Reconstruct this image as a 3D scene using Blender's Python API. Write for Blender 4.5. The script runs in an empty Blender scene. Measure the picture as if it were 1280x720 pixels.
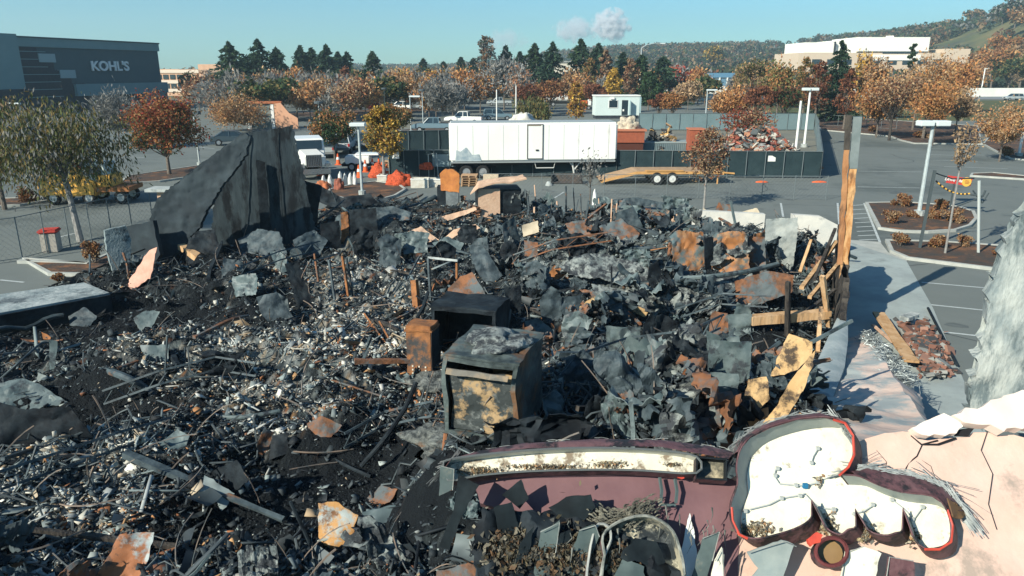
import bpy, bmesh, math, random
import numpy as np
from mathutils import Vector, Matrix, noise
R = math.radians
random.seed(7); RNG = np.random.default_rng(7)
SC = bpy.context.scene; COL = SC.collection
# ------------------------------------------------------------------ camera, sky, sun, exposure
CAM_H = 7.6; F = 914.0; PITCH = math.atan(272/F)
cam = bpy.data.cameras.new('camera'); cam_o = bpy.data.objects.new('camera', cam); COL.objects.link(cam_o)
cam_o.location = (0, 0, CAM_H); cam_o.rotation_euler = (math.pi/2-PITCH, 0, 0)
cam.sensor_width = 36; cam.lens = 36*F/1280; cam.clip_end = 9000; cam.clip_start = .1
SC.camera = cam_o
SUN_EL = R(31); SUN_AZ = math.atan2(-.67, -.75)          # direction towards the sun, from +X
w = bpy.data.worlds.new('World'); SC.world = w; w.use_nodes = True
nt = w.node_tree; nt.nodes.clear()
sky = nt.nodes.new('ShaderNodeTexSky'); sky.sky_type = 'NISHITA'; sky.sun_disc = False
sky.sun_elevation = SUN_EL; sky.sun_rotation = math.pi/2-SUN_AZ
sky.air_density = 1.0; sky.dust_density = .2; sky.ozone_density = 2.5
tint = nt.nodes.new('ShaderNodeMix'); tint.data_type = 'RGBA'; tint.blend_type = 'MULTIPLY'
tint.inputs[0].default_value = 1; tint.inputs[7].default_value = (.58, 1.0, 1.16, 1)
bg = nt.nodes.new('ShaderNodeBackground'); bg.inputs[1].default_value = .073
wo = nt.nodes.new('ShaderNodeOutputWorld')
nt.links.new(sky.outputs[0], tint.inputs[6]); nt.links.new(tint.outputs[2], bg.inputs[0]); nt.links.new(bg.outputs[0], wo.inputs[0])
sun = bpy.data.lights.new('sun', 'SUN'); sun.energy = 5.0; sun.angle = R(.5); sun.color = (1, .965, .83)
sun_o = bpy.data.objects.new('sun', sun); COL.objects.link(sun_o)
sd = Vector((math.cos(SUN_EL)*math.cos(SUN_AZ), math.cos(SUN_EL)*math.sin(SUN_AZ), math.sin(SUN_EL)))
sun_o.rotation_euler = sd.to_track_quat('Z', 'Y').to_euler()
SC.view_settings.view_transform = 'Standard'; SC.view_settings.look = 'None'
SC.view_settings.exposure = .60; SC.view_settings.gamma = 1
try:
    SC.cycles.max_bounces = 5; SC.cycles.diffuse_bounces = 2; SC.cycles.transparent_max_bounces = 8; SC.cycles.volume_bounces = 6
except Exception: pass
# ------------------------------------------------------------------ measuring helpers (photo pixel -> world)
cp, sp = math.cos(PITCH), math.sin(PITCH)
def ray(px, py):
    a = (px-640)/F; b = -(py-360)/F
    return Vector((a, cp+b*sp, -sp+b*cp))
CO = Vector((0, 0, CAM_H))
def G(px, py, z=0.0):
    d = ray(px, py); return CO+d*((z-CAM_H)/d.z)
def D(px, py, Y):
    d = ray(px, py); return CO+d*(Y/d.y)
def on_plane(px, py, p, n):
    d = ray(px, py); return CO+d*((Vector(p)-CO).dot(n)/d.dot(n))
def nrm(yaw, lean):
    """normal of a face towards -Y, turned by yaw (deg) and leaning back by lean (deg, 90 = lying flat)"""
    a = R(yaw); l = R(lean)
    return Vector((math.sin(a)*math.cos(l), -math.cos(a)*math.cos(l), math.sin(l)))
def to_px(v):
    x = v[0]; y = v[1]; z = v[2]-CAM_H
    f = y*cp-z*sp; u = y*sp+z*cp
    return 640+F*x/f, 360-F*u/f
# ------------------------------------------------------------------ materials
MATS = {}
def mat(name, c1, c2=None, scale=3.0, rough=.85, c3=None, t3=.62, metal=0, bump=0.0, detail=5, emit=None, sharp=.12, spec=.3, stretch=None, t2=.5, s3=None, coat=0):
    if name in MATS: return MATS[name]
    m = bpy.data.materials.new(name); m.use_nodes = True; n = m.node_tree; b = n.nodes['Principled BSDF']
    b.inputs['Roughness'].default_value = rough; b.inputs['Metallic'].default_value = metal
    b.inputs['Specular IOR Level'].default_value = spec; b.inputs['Coat Weight'].default_value = coat
    if c2 is None:
        b.inputs['Base Color'].default_value = (*c1, 1)
    if c2 is not None or bump:
        tc = n.nodes.new('ShaderNodeTexCoord'); src = tc.outputs['Object']
        if stretch:
            mp = n.nodes.new('ShaderNodeMapping'); mp.inputs['Scale'].default_value = stretch; n.links.new(src, mp.inputs[0]); src = mp.outputs[0]
        nz = n.nodes.new('ShaderNodeTexNoise'); nz.inputs['Scale'].default_value = scale; nz.inputs['Detail'].default_value = detail; nz.inputs['Roughness'].default_value = .65
        n.links.new(src, nz.inputs['Vector'])
    if c2 is not None:
        r = n.nodes.new('ShaderNodeValToRGB'); e = r.color_ramp.elements
        e[0].position = t2-sharp; e[0].color = (*c1, 1); e[1].position = t2+sharp; e[1].color = (*c2, 1)
        n.links.new(nz.outputs['Fac'], r.inputs[0]); out = r.outputs[0]
        if c3 is not None:
            n2 = n.nodes.new('ShaderNodeTexNoise'); n2.inputs['Scale'].default_value = s3 or scale*.45; n2.inputs['Detail'].default_value = 6; n2.inputs['Roughness'].default_value = .7
            ad = n.nodes.new('ShaderNodeVectorMath'); ad.operation = 'ADD'; ad.inputs[1].default_value = (17.3, 4.1, 9.7)
            n.links.new(src, ad.inputs[0]); n.links.new(ad.outputs[0], n2.inputs['Vector'])
            r2 = n.nodes.new('ShaderNodeValToRGB'); r2.color_ramp.elements[0].position = t3-.05; r2.color_ramp.elements[1].position = t3+.05
            mx = n.nodes.new('ShaderNodeMix'); mx.data_type = 'RGBA'; mx.inputs[7].default_value = (*c3, 1)
            n.links.new(n2.outputs['Fac'], r2.inputs[0]); n.links.new(r2.outputs[0], mx.inputs[0]); n.links.new(out, mx.inputs[6]); out = mx.outputs[2]
        n.links.new(out, b.inputs['Base Color'])
    if bump:
        bn = n.nodes.new('ShaderNodeBump'); bn.inputs['Strength'].default_value = min(1, bump); bn.inputs['Distance'].default_value = .04
        n3 = n.nodes.new('ShaderNodeTexNoise'); n3.inputs['Scale'].default_value = scale*4; n3.inputs['Detail'].default_value = 6
        n.links.new(src, n3.inputs['Vector']); n.links.new(n3.outputs['Fac'], bn.inputs['Height']); n.links.new(bn.outputs[0], b.inputs['Normal'])
    if emit:
        b.inputs['Emission Color'].default_value = (*c1, 1); b.inputs['Emission Strength'].default_value = emit
    MATS[name] = m; return m
def mat_attr(name, rough=.9, translucent=False, spec=.2, bump=0):
    if name in MATS: return MATS[name]
    m = bpy.data.materials.new(name); m.use_nodes = True; n = m.node_tree; b = n.nodes['Principled BSDF']
    at = n.nodes.new('ShaderNodeAttribute'); at.attribute_name = 'tone'
    n.links.new(at.outputs['Color'], b.inputs['Base Color']); b.inputs['Roughness'].default_value = rough; b.inputs['Specular IOR Level'].default_value = spec
    if bump:
        tc = n.nodes.new('ShaderNodeTexCoord'); nz = n.nodes.new('ShaderNodeTexNoise'); nz.inputs['Scale'].default_value = 14; nz.inputs['Detail'].default_value = 8
        bn = n.nodes.new('ShaderNodeBump'); bn.inputs['Strength'].default_value = bump; bn.inputs['Distance'].default_value = .08
        n.links.new(tc.outputs['Object'], nz.inputs['Vector']); n.links.new(nz.outputs['Fac'], bn.inputs['Height']); n.links.new(bn.outputs[0], b.inputs['Normal'])
    if translucent:
        tr = n.nodes.new('ShaderNodeBsdfTranslucent'); mx = n.nodes.new('ShaderNodeMixShader'); mx.inputs[0].default_value = .25
        n.links.new(at.outputs['Color'], tr.inputs[0]); o = n.nodes['Material Output']
        n.links.new(b.outputs[0], mx.inputs[1]); n.links.new(tr.outputs[0], mx.inputs[2]); n.links.new(mx.outputs[0], o.inputs[0])
    MATS[name] = m; return m
CHAR = lambda: mat('charred_metal', (.022, .034, .042), (.075, .10, .11), 2.2, .62, c3=(.20, .09, .04), t3=.64, bump=.5)
DARK = lambda: mat('soot_black_metal', (.006, .008, .011), (.022, .03, .036), 2.0, .7, bump=.4, spec=.15)
RUST = lambda: mat('rusted_steel', (.24, .10, .045), (.09, .05, .032), 3.0, .8, c3=(.10, .12, .125), t3=.54, bump=.4)
RUSTY = lambda: mat('orange_rust_steel', (.34, .14, .05), (.15, .065, .03), 2.2, .8, c3=(.05, .05, .05), t3=.58, bump=.4)
ASH = lambda: mat('ash_grey_sheet', (.11, .13, .13), (.28, .30, .28), 2.5, .85, c3=(.035, .04, .045), t3=.50, bump=1, s3=4)
GALV = lambda: mat('galvanised_grey', (.065, .094, .098), (.14, .175, .175), 1.8, .5, c3=(.035, .042, .048), t3=.58, bump=.4, s3=2.6)
DUCT = lambda: mat('sooty_duct', (.02, .03, .035), (.075, .10, .105), 1.5, .45, c3=(.16, .08, .04), t3=.63, bump=.3, metal=.2)
PLAST = lambda: mat('plaster_tan', (.52, .33, .22), (.62, .42, .29), 2.5, .9, c3=(.12, .11, .1), t3=.66, bump=.5)
WOODT = lambda: mat('scorched_tan_wood', (.42, .24, .11), (.55, .36, .2), 3, .85, c3=(.06, .045, .035), t3=.60, bump=.6, stretch=(1, 1, .2))
WOODB = lambda: mat('burnt_wood', (.02, .018, .018), (.07, .06, .05), 4, .9, bump=.8, stretch=(1, 1, .25))
CARD = lambda: mat('tan_warped_panel', (.46, .29, .13), (.60, .40, .20), 1.6, .8, c3=(.07, .05, .035), t3=.55, bump=.5, s3=2.2)
CONC = lambda: mat('weathered_concrete', (.30, .33, .32), (.44, .46, .44), 2, .9, c3=(.14, .155, .155), t3=.60, bump=.5)
WHITE = lambda: mat('white_paint', (.80, .79, .74), (.70, .69, .64), 1.5, .5, bump=.05)
BLACK = lambda: mat('black_rubber', (.015, .016, .017), rough=.8)
GLASS = lambda: mat('dark_glass', (.02, .035, .045), rough=.12, spec=.6)
STEEL = lambda: mat('painted_pole', (.42, .47, .47), (.34, .38, .38), 4, .5)
ORANGE = lambda: mat('safety_orange', (.75, .13, .03), (.6, .1, .03), 4, .7)
# ------------------------------------------------------------------ object helpers
def link(o, parent=None):
    COL.objects.link(o)
    if parent: o.parent = parent
    return o
def tag(o, label=None, cat=None, group=None, kind=None):
    if label: o['label'] = label
    if cat: o['category'] = cat
    if group: o['group'] = group
    if kind: o['kind'] = kind
    elif label and cat: o['kind'] = 'thing'
    return o
def thing(name, label, cat, loc=(0, 0, 0), rz=0, group=None):
    o = bpy.data.objects.new(name, None); COL.objects.link(o); o.empty_display_size = .3
    o.location = loc; o.rotation_euler = (0, 0, rz); return tag(o, label, cat, group)
class MB:
    def __init__(s): s.v = []; s.f = []; s.m = []; s.cur = 0
    def add(s, vs, fs):
        k = len(s.v); s.v += [tuple(v) for v in vs]; s.f += [tuple(i+k for i in f) for f in fs]; s.m += [s.cur]*len(fs); return s
    def box(s, c, d, rz=0, M=None):
        x, y, z = d[0]/2, d[1]/2, d[2]/2; vs = [Vector((i*x, j*y, k*z)) for k in (-1, 1) for j in (-1, 1) for i in (-1, 1)]
        rot = M if M is not None else Matrix.Rotation(rz, 3, 'Z')
        return s.add([rot @ v+Vector(c) for v in vs], [(0, 2, 3, 1), (4, 5, 7, 6), (0, 1, 5, 4), (2, 6, 7, 3), (0, 4, 6, 2), (1, 3, 7, 5)])
    def tube(s, pts, r, n=8, cap=True):
        pts = [Vector(p) for p in pts]; k = len(pts); rs = r if isinstance(r, (list, tuple)) else [r]*k; vs = []; fs = []
        for i, p in enumerate(pts):
            t = (pts[min(i+1, k-1)]-pts[max(i-1, 0)]).normalized(); a = t.orthogonal().normalized() if abs(t.z) > .95 else t.cross(Vector((0, 0, 1))).normalized(); b = t.cross(a)
            if abs(t.z) > .95: a = Vector((1, 0, 0)); a = (a-t*a.dot(t)).normalized(); b = t.cross(a)
            for j in range(n):
                q = 2*math.pi*j/n+.4; vs.append(p+(a*math.cos(q)+b*math.sin(q))*rs[i])
        for i in range(k-1):
            for j in range(n):
                fs.append((i*n+j, i*n+(j+1) % n, (i+1)*n+(j+1) % n, (i+1)*n+j))
        if cap: fs += [tuple(range(n))[::-1], tuple((k-1)*n+j for j in range(n))]
        return s.add(vs, fs)
    def prism(s, poly, vec):
        n = len(poly); vec = Vector(vec); vs = [Vector(p) for p in poly]; vs += [v+vec for v in vs]
        return s.add(vs, [tuple(range(n))[::-1], tuple(range(n, 2*n))]+[(i, (i+1) % n, n+(i+1) % n, n+i) for i in range(n)])
    def build(s, name, mats, parent=None, loc=None, smooth=False, bevel=0, world=False):
        me = bpy.data.meshes.new(name); o = bpy.data.objects.new(name, me)
        if loc is None: loc = Vector((0, 0, 0))
        loc = Vector(loc)
        me.from_pydata([tuple(Vector(v)-loc) for v in s.v], [], s.f)
        if not isinstance(mats, (list, tuple)): mats = [mats]
        for m in mats: me.materials.append(m)
        if len(mats) > 1: me.polygons.foreach_set('material_index', s.m)
        bm = bmesh.new(); bm.from_mesh(me); bmesh.ops.recalc_face_normals(bm, faces=bm.faces)
        if bevel: bmesh.ops.bevel(bm, geom=[e for e in bm.edges if e.is_manifold and e.calc_face_angle(0) > .5], offset=bevel, segments=2, affect='EDGES', clamp_overlap=True)
        bm.to_mesh(me); bm.free()
        if smooth:
            me.polygons.foreach_set('use_smooth', [True]*len(me.polygons)); me.set_sharp_from_angle(angle=R(40))
        o.location = loc; link(o, parent); return o
def set_tone(me, cols):
    a = me.color_attributes.new('tone', 'FLOAT_COLOR', 'POINT'); a.data.foreach_set('color', np.asarray(cols, dtype=np.float32).ravel())
def np_mesh(name, V, Fq, mats, cols=None, parent=None, loc=(0, 0, 0), smooth=False, midx=None):
    """V (n,3), Fq (m,4) or (m,3)"""
    me = bpy.data.meshes.new(name); n, m = len(V), len(Fq); k = Fq.shape[1]
    me.vertices.add(n); me.vertices.foreach_set('co', (V-np.array(loc)).astype(np.float32).ravel())
    me.loops.add(m*k); me.loops.foreach_set('vertex_index', Fq.astype(np.int32).ravel())
    me.polygons.add(m); me.polygons.foreach_set('loop_start', np.arange(0, m*k, k, dtype=np.int32)); me.polygons.foreach_set('loop_total', np.full(m, k, dtype=np.int32))
    for x in (mats if isinstance(mats, (list, tuple)) else [mats]): me.materials.append(x)
    if midx is not None: me.polygons.foreach_set('material_index', midx.astype(np.int32))
    me.update(calc_edges=True)
    if smooth: me.polygons.foreach_set('use_smooth', [True]*m)
    if cols is not None:
        if cols.shape[1] == 3: cols = np.hstack([cols, np.ones((len(cols), 1))])
        set_tone(me, cols)
    o = bpy.data.objects.new(name, me); o.location = loc; return link(o, parent)
def rand_rot(n, rng):
    q = rng.normal(size=(n, 4)); q /= np.linalg.norm(q, axis=1)[:, None]; a, b, c, d = q.T
    return np.stack([np.stack([1-2*(c*c+d*d), 2*(b*c-a*d), 2*(b*d+a*c)], -1), np.stack([2*(b*c+a*d), 1-2*(b*b+d*d), 2*(c*d-a*b)], -1), np.stack([2*(b*d-a*c), 2*(c*d+a*b), 1-2*(b*b+c*c)], -1)], 1)

def solid(bm, n, th):
    """give an open sheet a thickness of th behind its face normal n"""
    be = [(e.verts[0], e.verts[1], e.link_faces[0]) for e in bm.edges if e.is_boundary]; r = bmesh.ops.duplicate(bm, geom=bm.verts[:]+bm.edges[:]+bm.faces[:]); vm = r['vert_map']; df = [g for g in r['geom'] if isinstance(g, bmesh.types.BMFace)]; dv = [g for g in r['geom'] if isinstance(g, bmesh.types.BMVert)]
    for v in dv: v.co -= n*th
    bmesh.ops.reverse_faces(bm, faces=df)
    for a, b, f in be:
        try: bm.faces.new((a, b, vm[b], vm[a]))
        except Exception: pass
    bmesh.ops.recalc_face_normals(bm, faces=bm.faces[:])

def dent(o, amp=.03, cuts=5, seed=0):
    """buckle a plain panel"""
    bm = bmesh.new(); bm.from_mesh(o.data); bmesh.ops.subdivide_edges(bm, edges=[e for e in bm.edges if e.calc_length() > .25], cuts=cuts, use_grid_fill=True)
    for v in bm.verts:
        q = v.co*2.3+Vector((seed, 0, 0)); v.co += Vector((noise.noise(q), noise.noise(q+Vector((9, 0, 0))), noise.noise(q+Vector((0, 9, 0)))))*amp*2+Vector((noise.noise(q*3), noise.noise(q*3+Vector((5, 5, 5))), 0))*amp*.5
    bm.to_mesh(o.data); bm.free()
# ------------------------------------------------------------------ ground, lots, road
ASPH = mat('asphalt', (.124, .140, .131), (.165, .180, .167), .35, .92, c3=(.098, .112, .105), t3=.58, bump=.15, detail=8, s3=.09, sharp=.3)
PAINT = mat('road_paint', (.50, .53, .51), (.36, .39, .38), 3, .8)
EARTH = mat('dry_ground', (.17, .13, .08), (.10, .11, .06), .12, .95, c3=(.22, .19, .12), s3=.03)
MULCH = mat('bark_mulch', (.10, .055, .035), (.05, .045, .04), 1.6, .95, c3=(.22, .10, .045), t3=.58, bump=.8)
KERB = mat('kerb_concrete', (.42, .42, .38), (.33, .34, .31), 2, .85)
SLABC = mat('sidewalk_concrete', (.34, .38, .36), (.27, .30, .29), .8, .9, c3=(.22, .24, .23), t3=.62, bump=.1)
def sheet_flat(name, pts, z, m, kind='structure'):
    b = MB(); vs = [(p[0], p[1], z) for p in pts]; b.add(vs, [tuple(range(len(vs)))]); o = b.build(name, m)
    return tag(o, kind=kind)
sheet_flat('ground', [(-2500, -200), (2500, -200), (2500, 1900), (-2500, 1900)], -.012, EARTH)
sheet_flat('parking_lot', [(-170, -30), (150, -30), (150, 205), (-170, 205)], 0, ASPH)
sheet_flat('freeway', [(45, 206.5), (600, 215), (600, 236), (45, 229)], .006, mat('pale_asphalt', (.19, .21, .21), (.23, .25, .25), .2, .9))
lines = MB()
def pline(a, b, wd=.11):
    A, B = G(*a), G(*b); d = (B-A).normalized(); n = Vector((-d.y, d.x, 0))*wd/2
    lines.add([(p.x, p.y, .006) for p in (A-n, B-n, B+n, A+n)], [(0, 1, 2, 3)])
for a, b in [((1072, 214), (1152, 215)), ((1072, 233.5), (1150, 235)), ((1047, 254), (1050, 292)), ((1080, 254), (1100, 303)),
             ((1152, 353), (1249, 361.5)), ((1163, 381), (1260, 391)), ((1178, 415), (1260, 424)), ((1160, 193), (1203, 194.5)), ((1166, 200), (1222, 202)), ((1180, 208), (1260, 211)),
             ((705, 240), (678, 257)), ((976, 254), (979, 271)), ((1164, 186), (1200, 187)), ((0, 350), (30, 353)), ((160, 196), (180, 197)), ((330, 188), (365, 192)), ((240, 183), (268, 186)), ((100, 290), (60, 300))]:
    pline(a, b)
for k in range(9):
    y = 256+k*5.4; pline((1064+k*1.2, y+1), (1079+k*2.2, y))
for k in range(9): pline((470+k*16, 158), (462+k*16.5, 163), .12)
for k in range(8): pline((520+k*14, 146), (513+k*14.3, 150), .12)
tag(lines.build('parking_lines', PAINT), kind='structure')
tb = MB(); rsT = random.Random(31)
for i in range(26):
    x = rsT.choice([rsT.uniform(1060, 1280), rsT.uniform(640, 1280), rsT.uniform(0, 300)]); y = rsT.uniform(175, 430) if x > 1060 else rsT.uniform(200, 262); p = G(x, y); a = rsT.choice([.37, 1.95])+rsT.uniform(-.3, .3); n_ = rsT.randint(6, 16)
    for k in range(n_):
        a += rsT.uniform(-.35, .35); q = p+Vector((math.cos(a), math.sin(a), 0))*rsT.uniform(.4, 1.0); s_ = Vector((-math.sin(a), math.cos(a), 0))*rsT.uniform(.018, .04); tb.add([(v.x, v.y, .0035) for v in (p-s_, q-s_, q+s_, p+s_)], [(0, 1, 2, 3)]); p = q
tag(tb.build('tar_seams', mat('tar_black', (.05, .055, .055), rough=.7)), kind='structure')
tb = MB()
for i in range(60):
    x = rsT.uniform(640, 1290); y = rsT.uniform(170, 262) if x < 1060 else rsT.uniform(175, 420); p = G(x, y); r_ = rsT.uniform(.12, .5); tb.add([(p.x+math.cos(k*.7)*r_*rsT.uniform(.5, 1.2), p.y+math.sin(k*.7)*r_*rsT.uniform(.5, 1.2), .003) for k in range(9)], [tuple(range(9))])
tag(tb.build('oil_stains', mat('oil_stain', (.085, .095, .09), (.12, .135, .13), 3, .8)), kind='structure')
def offset_poly(P, d):
    n = len(P); out = []; area = sum(P[i].x*P[(i+1) % n].y-P[(i+1) % n].x*P[i].y for i in range(n)); s = 1 if area > 0 else -1
    for i in range(n):
        a, b, c = P[i-1], P[i], P[(i+1) % n]; e1 = (b-a).normalized(); e2 = (c-b).normalized()
        n1 = Vector((-e1.y, e1.x, 0)); n2 = Vector((-e2.y, e2.x, 0)); m = (n1+n2)
        m = m.normalized()/max(.5, (m.normalized().dot(n1))) if m.length > .1 else n1
        out.append(b+m*d*s)
    return out
def island(name, px, fill=MULCH, kw=.16, kh=.13):
    P = [G(x, y) for x, y in px]; Q = offset_poly(P, kw); n = len(P); b = MB()
    vs = [(p.x, p.y, -.005) for p in P]+[(p.x, p.y, kh) for p in P]+[(p.x, p.y, kh) for p in Q]+[(p.x, p.y, .03) for p in Q]
    fs = []
    for i in range(n):
        j = (i+1) % n
        for k in range(3): fs.append((k*n+i, k*n+j, (k+1)*n+j, (k+1)*n+i))
    b.add(vs, fs); o = tag(b.build('kerb', KERB), kind='structure')
    b = MB(); b.add([(p.x, p.y, kh-.04) for p in Q], [tuple(range(n))]); f = tag(b.build(name, fill), kind='structure')
island('island_bed', [(1081, 255), (1097, 287), (1125, 291), (1160, 292), (1195, 290), (1214, 284), (1222, 275), (1218, 266), (1200, 260), (1170, 257), (1130, 254)])
island('island_bed', [(1106, 302), (1112, 316), (1133, 325), (1252, 340), (1340, 352), (1340, 315), (1180, 304)])
island('verge_bed', [(1020, 157), (1026, 163), (1080, 168), (1112, 171), (1125, 176), (1142, 180), (1228, 181), (1225, 168), (1222, 158), (1100, 150), (1020, 148)])
island('verge_bed', [(1228, 181), (1244, 190), (1262, 199), (1330, 206), (1330, 170), (1235, 172)])
island('island_strip', [(1212, 221), (1290, 226), (1290, 222), (1240, 217), (1214, 218)])
island('island_bed', [(405, 244), (430, 250), (470, 253), (495, 246), (508, 238), (500, 232), (470, 228), (440, 232), (412, 238)])
island('island_bed', [(146, 232), (200, 228), (262, 219), (275, 211), (262, 206), (215, 213), (160, 221)])
island('island_bed', [(-40, 262), (25, 258), (70, 251), (66, 246), (20, 249), (-40, 251)])
island('island_bed', [(500, 168), (545, 167), (600, 162), (600, 158), (545, 160), (500, 163)])
island('verge_bed', [(560, 139), (470, 143), (300, 150), (300, 145), (470, 137), (560, 134)])
island('planting_bed', [(27, 325), (60, 345), (108, 346), (170, 322), (150, 313), (108, 331)])
sheet_flat('tan_lot', [G(490, 222), G(1025, 222), G(1016, 152), G(490, 152)], .004, mat('compacted_soil', (.20, .19, .15), (.14, .145, .13), .3, .95))
# lawn strips
sheet_flat('lawn', [(48, 118), (150, 118), (150, 200), (50, 200)], .005, mat('lawn_green', (.06, .085, .03), (.12, .10, .04), .2, .95))
# ------------------------------------------------------------------ hills: one terrain, ridge height by azimuth
ridge = [(-400, 84), (0, 82), (250, 83), (450, 82), (560, 82), (640, 76), (680, 68), (720, 64), (770, 61), (830, 59), (900, 58), (960, 56), (985, 52), (1040, 48), (1100, 42), (1150, 36), (1190, 29), (1215, 15), (1245, 4), (1290, -14), (1400, -40), (1900, -60)]
def ridge_px(x): return float(np.interp(x, [p[0] for p in ridge], [p[1] for p in ridge]))
def hill_z(X, Y):
    x = 640+F*(X/Y)*1.0*cp
    Yr = float(np.interp(x, [600, 1000, 1180, 1280], [1150, 900, 620, 520]))
    H = (88-ridge_px(x))*1.03/F*Yr+7.6-7*min(1, Yr/900)
    Ys = float(np.interp(x, [600, 1000, 1280], [520, 330, 262]))
    t = (Y-Ys)/(Yr-Ys); t = max(0, min(1.0, t)); s = t*t*(3-2*t)
    z = H*s
    if t > 0: z += (noise.noise(Vector((X*.006, Y*.006, 0)))*5+noise.noise(Vector((X*.02, Y*.02, 3)))*2)*min(1, t*4)*(1-.75*t)
    if Y > Yr: z -= (Y-Yr)*.05
    return z-.4
gx = np.linspace(-900, 2300, 150); tY = np.concatenate([np.linspace(255, 700, 46), np.linspace(715, 1500, 34)])
V = []; 
for y in tY:
    for x in gx:
        X = (x-640)/F*y/cp; V.append((X, y, hill_z(X, y)))
V = np.array(V); nx = len(gx); ny = len(tY)
idx = np.arange(nx*ny).reshape(ny, nx); Fq = np.stack([idx[:-1, :-1], idx[:-1, 1:], idx[1:, 1:], idx[1:, :-1]], -1).reshape(-1, 4)
hm = mat('hill_ground', (.075, .10, .04), (.20, .16, .075), .012, .95, c3=(.07, .075, .05), s3=.02, t3=.55)
tag(np_mesh('hills', V, Fq, hm, smooth=True), kind='structure')
# ------------------------------------------------------------------ foliage
LEAF = mat_attr('leaf', .8, translucent=True)
BARK = mat('bark', (.10, .08, .065), (.17, .145, .12), 5, .9)
BARKD = mat('dark_bark', (.035, .03, .028), (.07, .06, .05), 5, .9)
def leaf_cloud(C, size, rng, cols, aspect=1.0, direc=None, jit=.5):
    """one quad per centre; direc (n,3) gives slivers a long axis"""
    n = len(C); rot = rand_rot(n, rng); s = size*rng.uniform(.6, 1.4, n)
    if direc is None: A = rot[:, 0]*s[:, None]*aspect
    else:
        dd = direc/np.linalg.norm(direc, axis=1)[:, None]+rng.normal(size=(n, 3))*jit; dd /= np.linalg.norm(dd, axis=1)[:, None]; A = dd*s[:, None]*aspect
    B = np.cross(A, rot[:, 1]); B = B/np.linalg.norm(B, axis=1)[:, None]*s[:, None]
    V = np.stack([C-A*.5, C-B*.35+A*.1, C+A*.5, C+B*.35-A*.05], 1).reshape(-1, 3)
    return V, np.arange(4*n).reshape(n, 4), np.repeat(cols, 4, 0)
def pick(pal, n, rng, w=None):
    p = np.array(pal, float); c = p[rng.choice(len(p), n, p=w)]; return np.clip(c*rng.uniform(.75, 1.25, (n, 1)), 0, 1)
GREEN = [(.035, .07, .03), (.05, .085, .03), (.025, .05, .025)]
PINE = [(.028, .055, .032), (.042, .075, .04), (.018, .04, .024)]
OLIVE = [(.11, .12, .045), (.15, .14, .06), (.07, .09, .035), (.20, .14, .05)]
ORNG = [(.36, .165, .06), (.30, .125, .05), (.38, .22, .09), (.22, .12, .06)]
RUSTP = [(.16, .06, .035), (.11, .045, .028), (.21, .085, .04)]
REDP = [(.32, .055, .035), (.24, .05, .035), (.36, .09, .04)]
YEL = [(.50, .30, .05), (.42, .24, .04), (.55, .36, .09), (.30, .20, .04)]
BROWN = [(.29, .19, .11), (.34, .22, .12), (.20, .14, .095), (.37, .25, .14)]
GREY = [(.20, .20, .19), (.26, .245, .22), (.15, .155, .15)]
GREYO = GREY+[(.28, .13, .07), (.25, .14, .08)]
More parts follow.
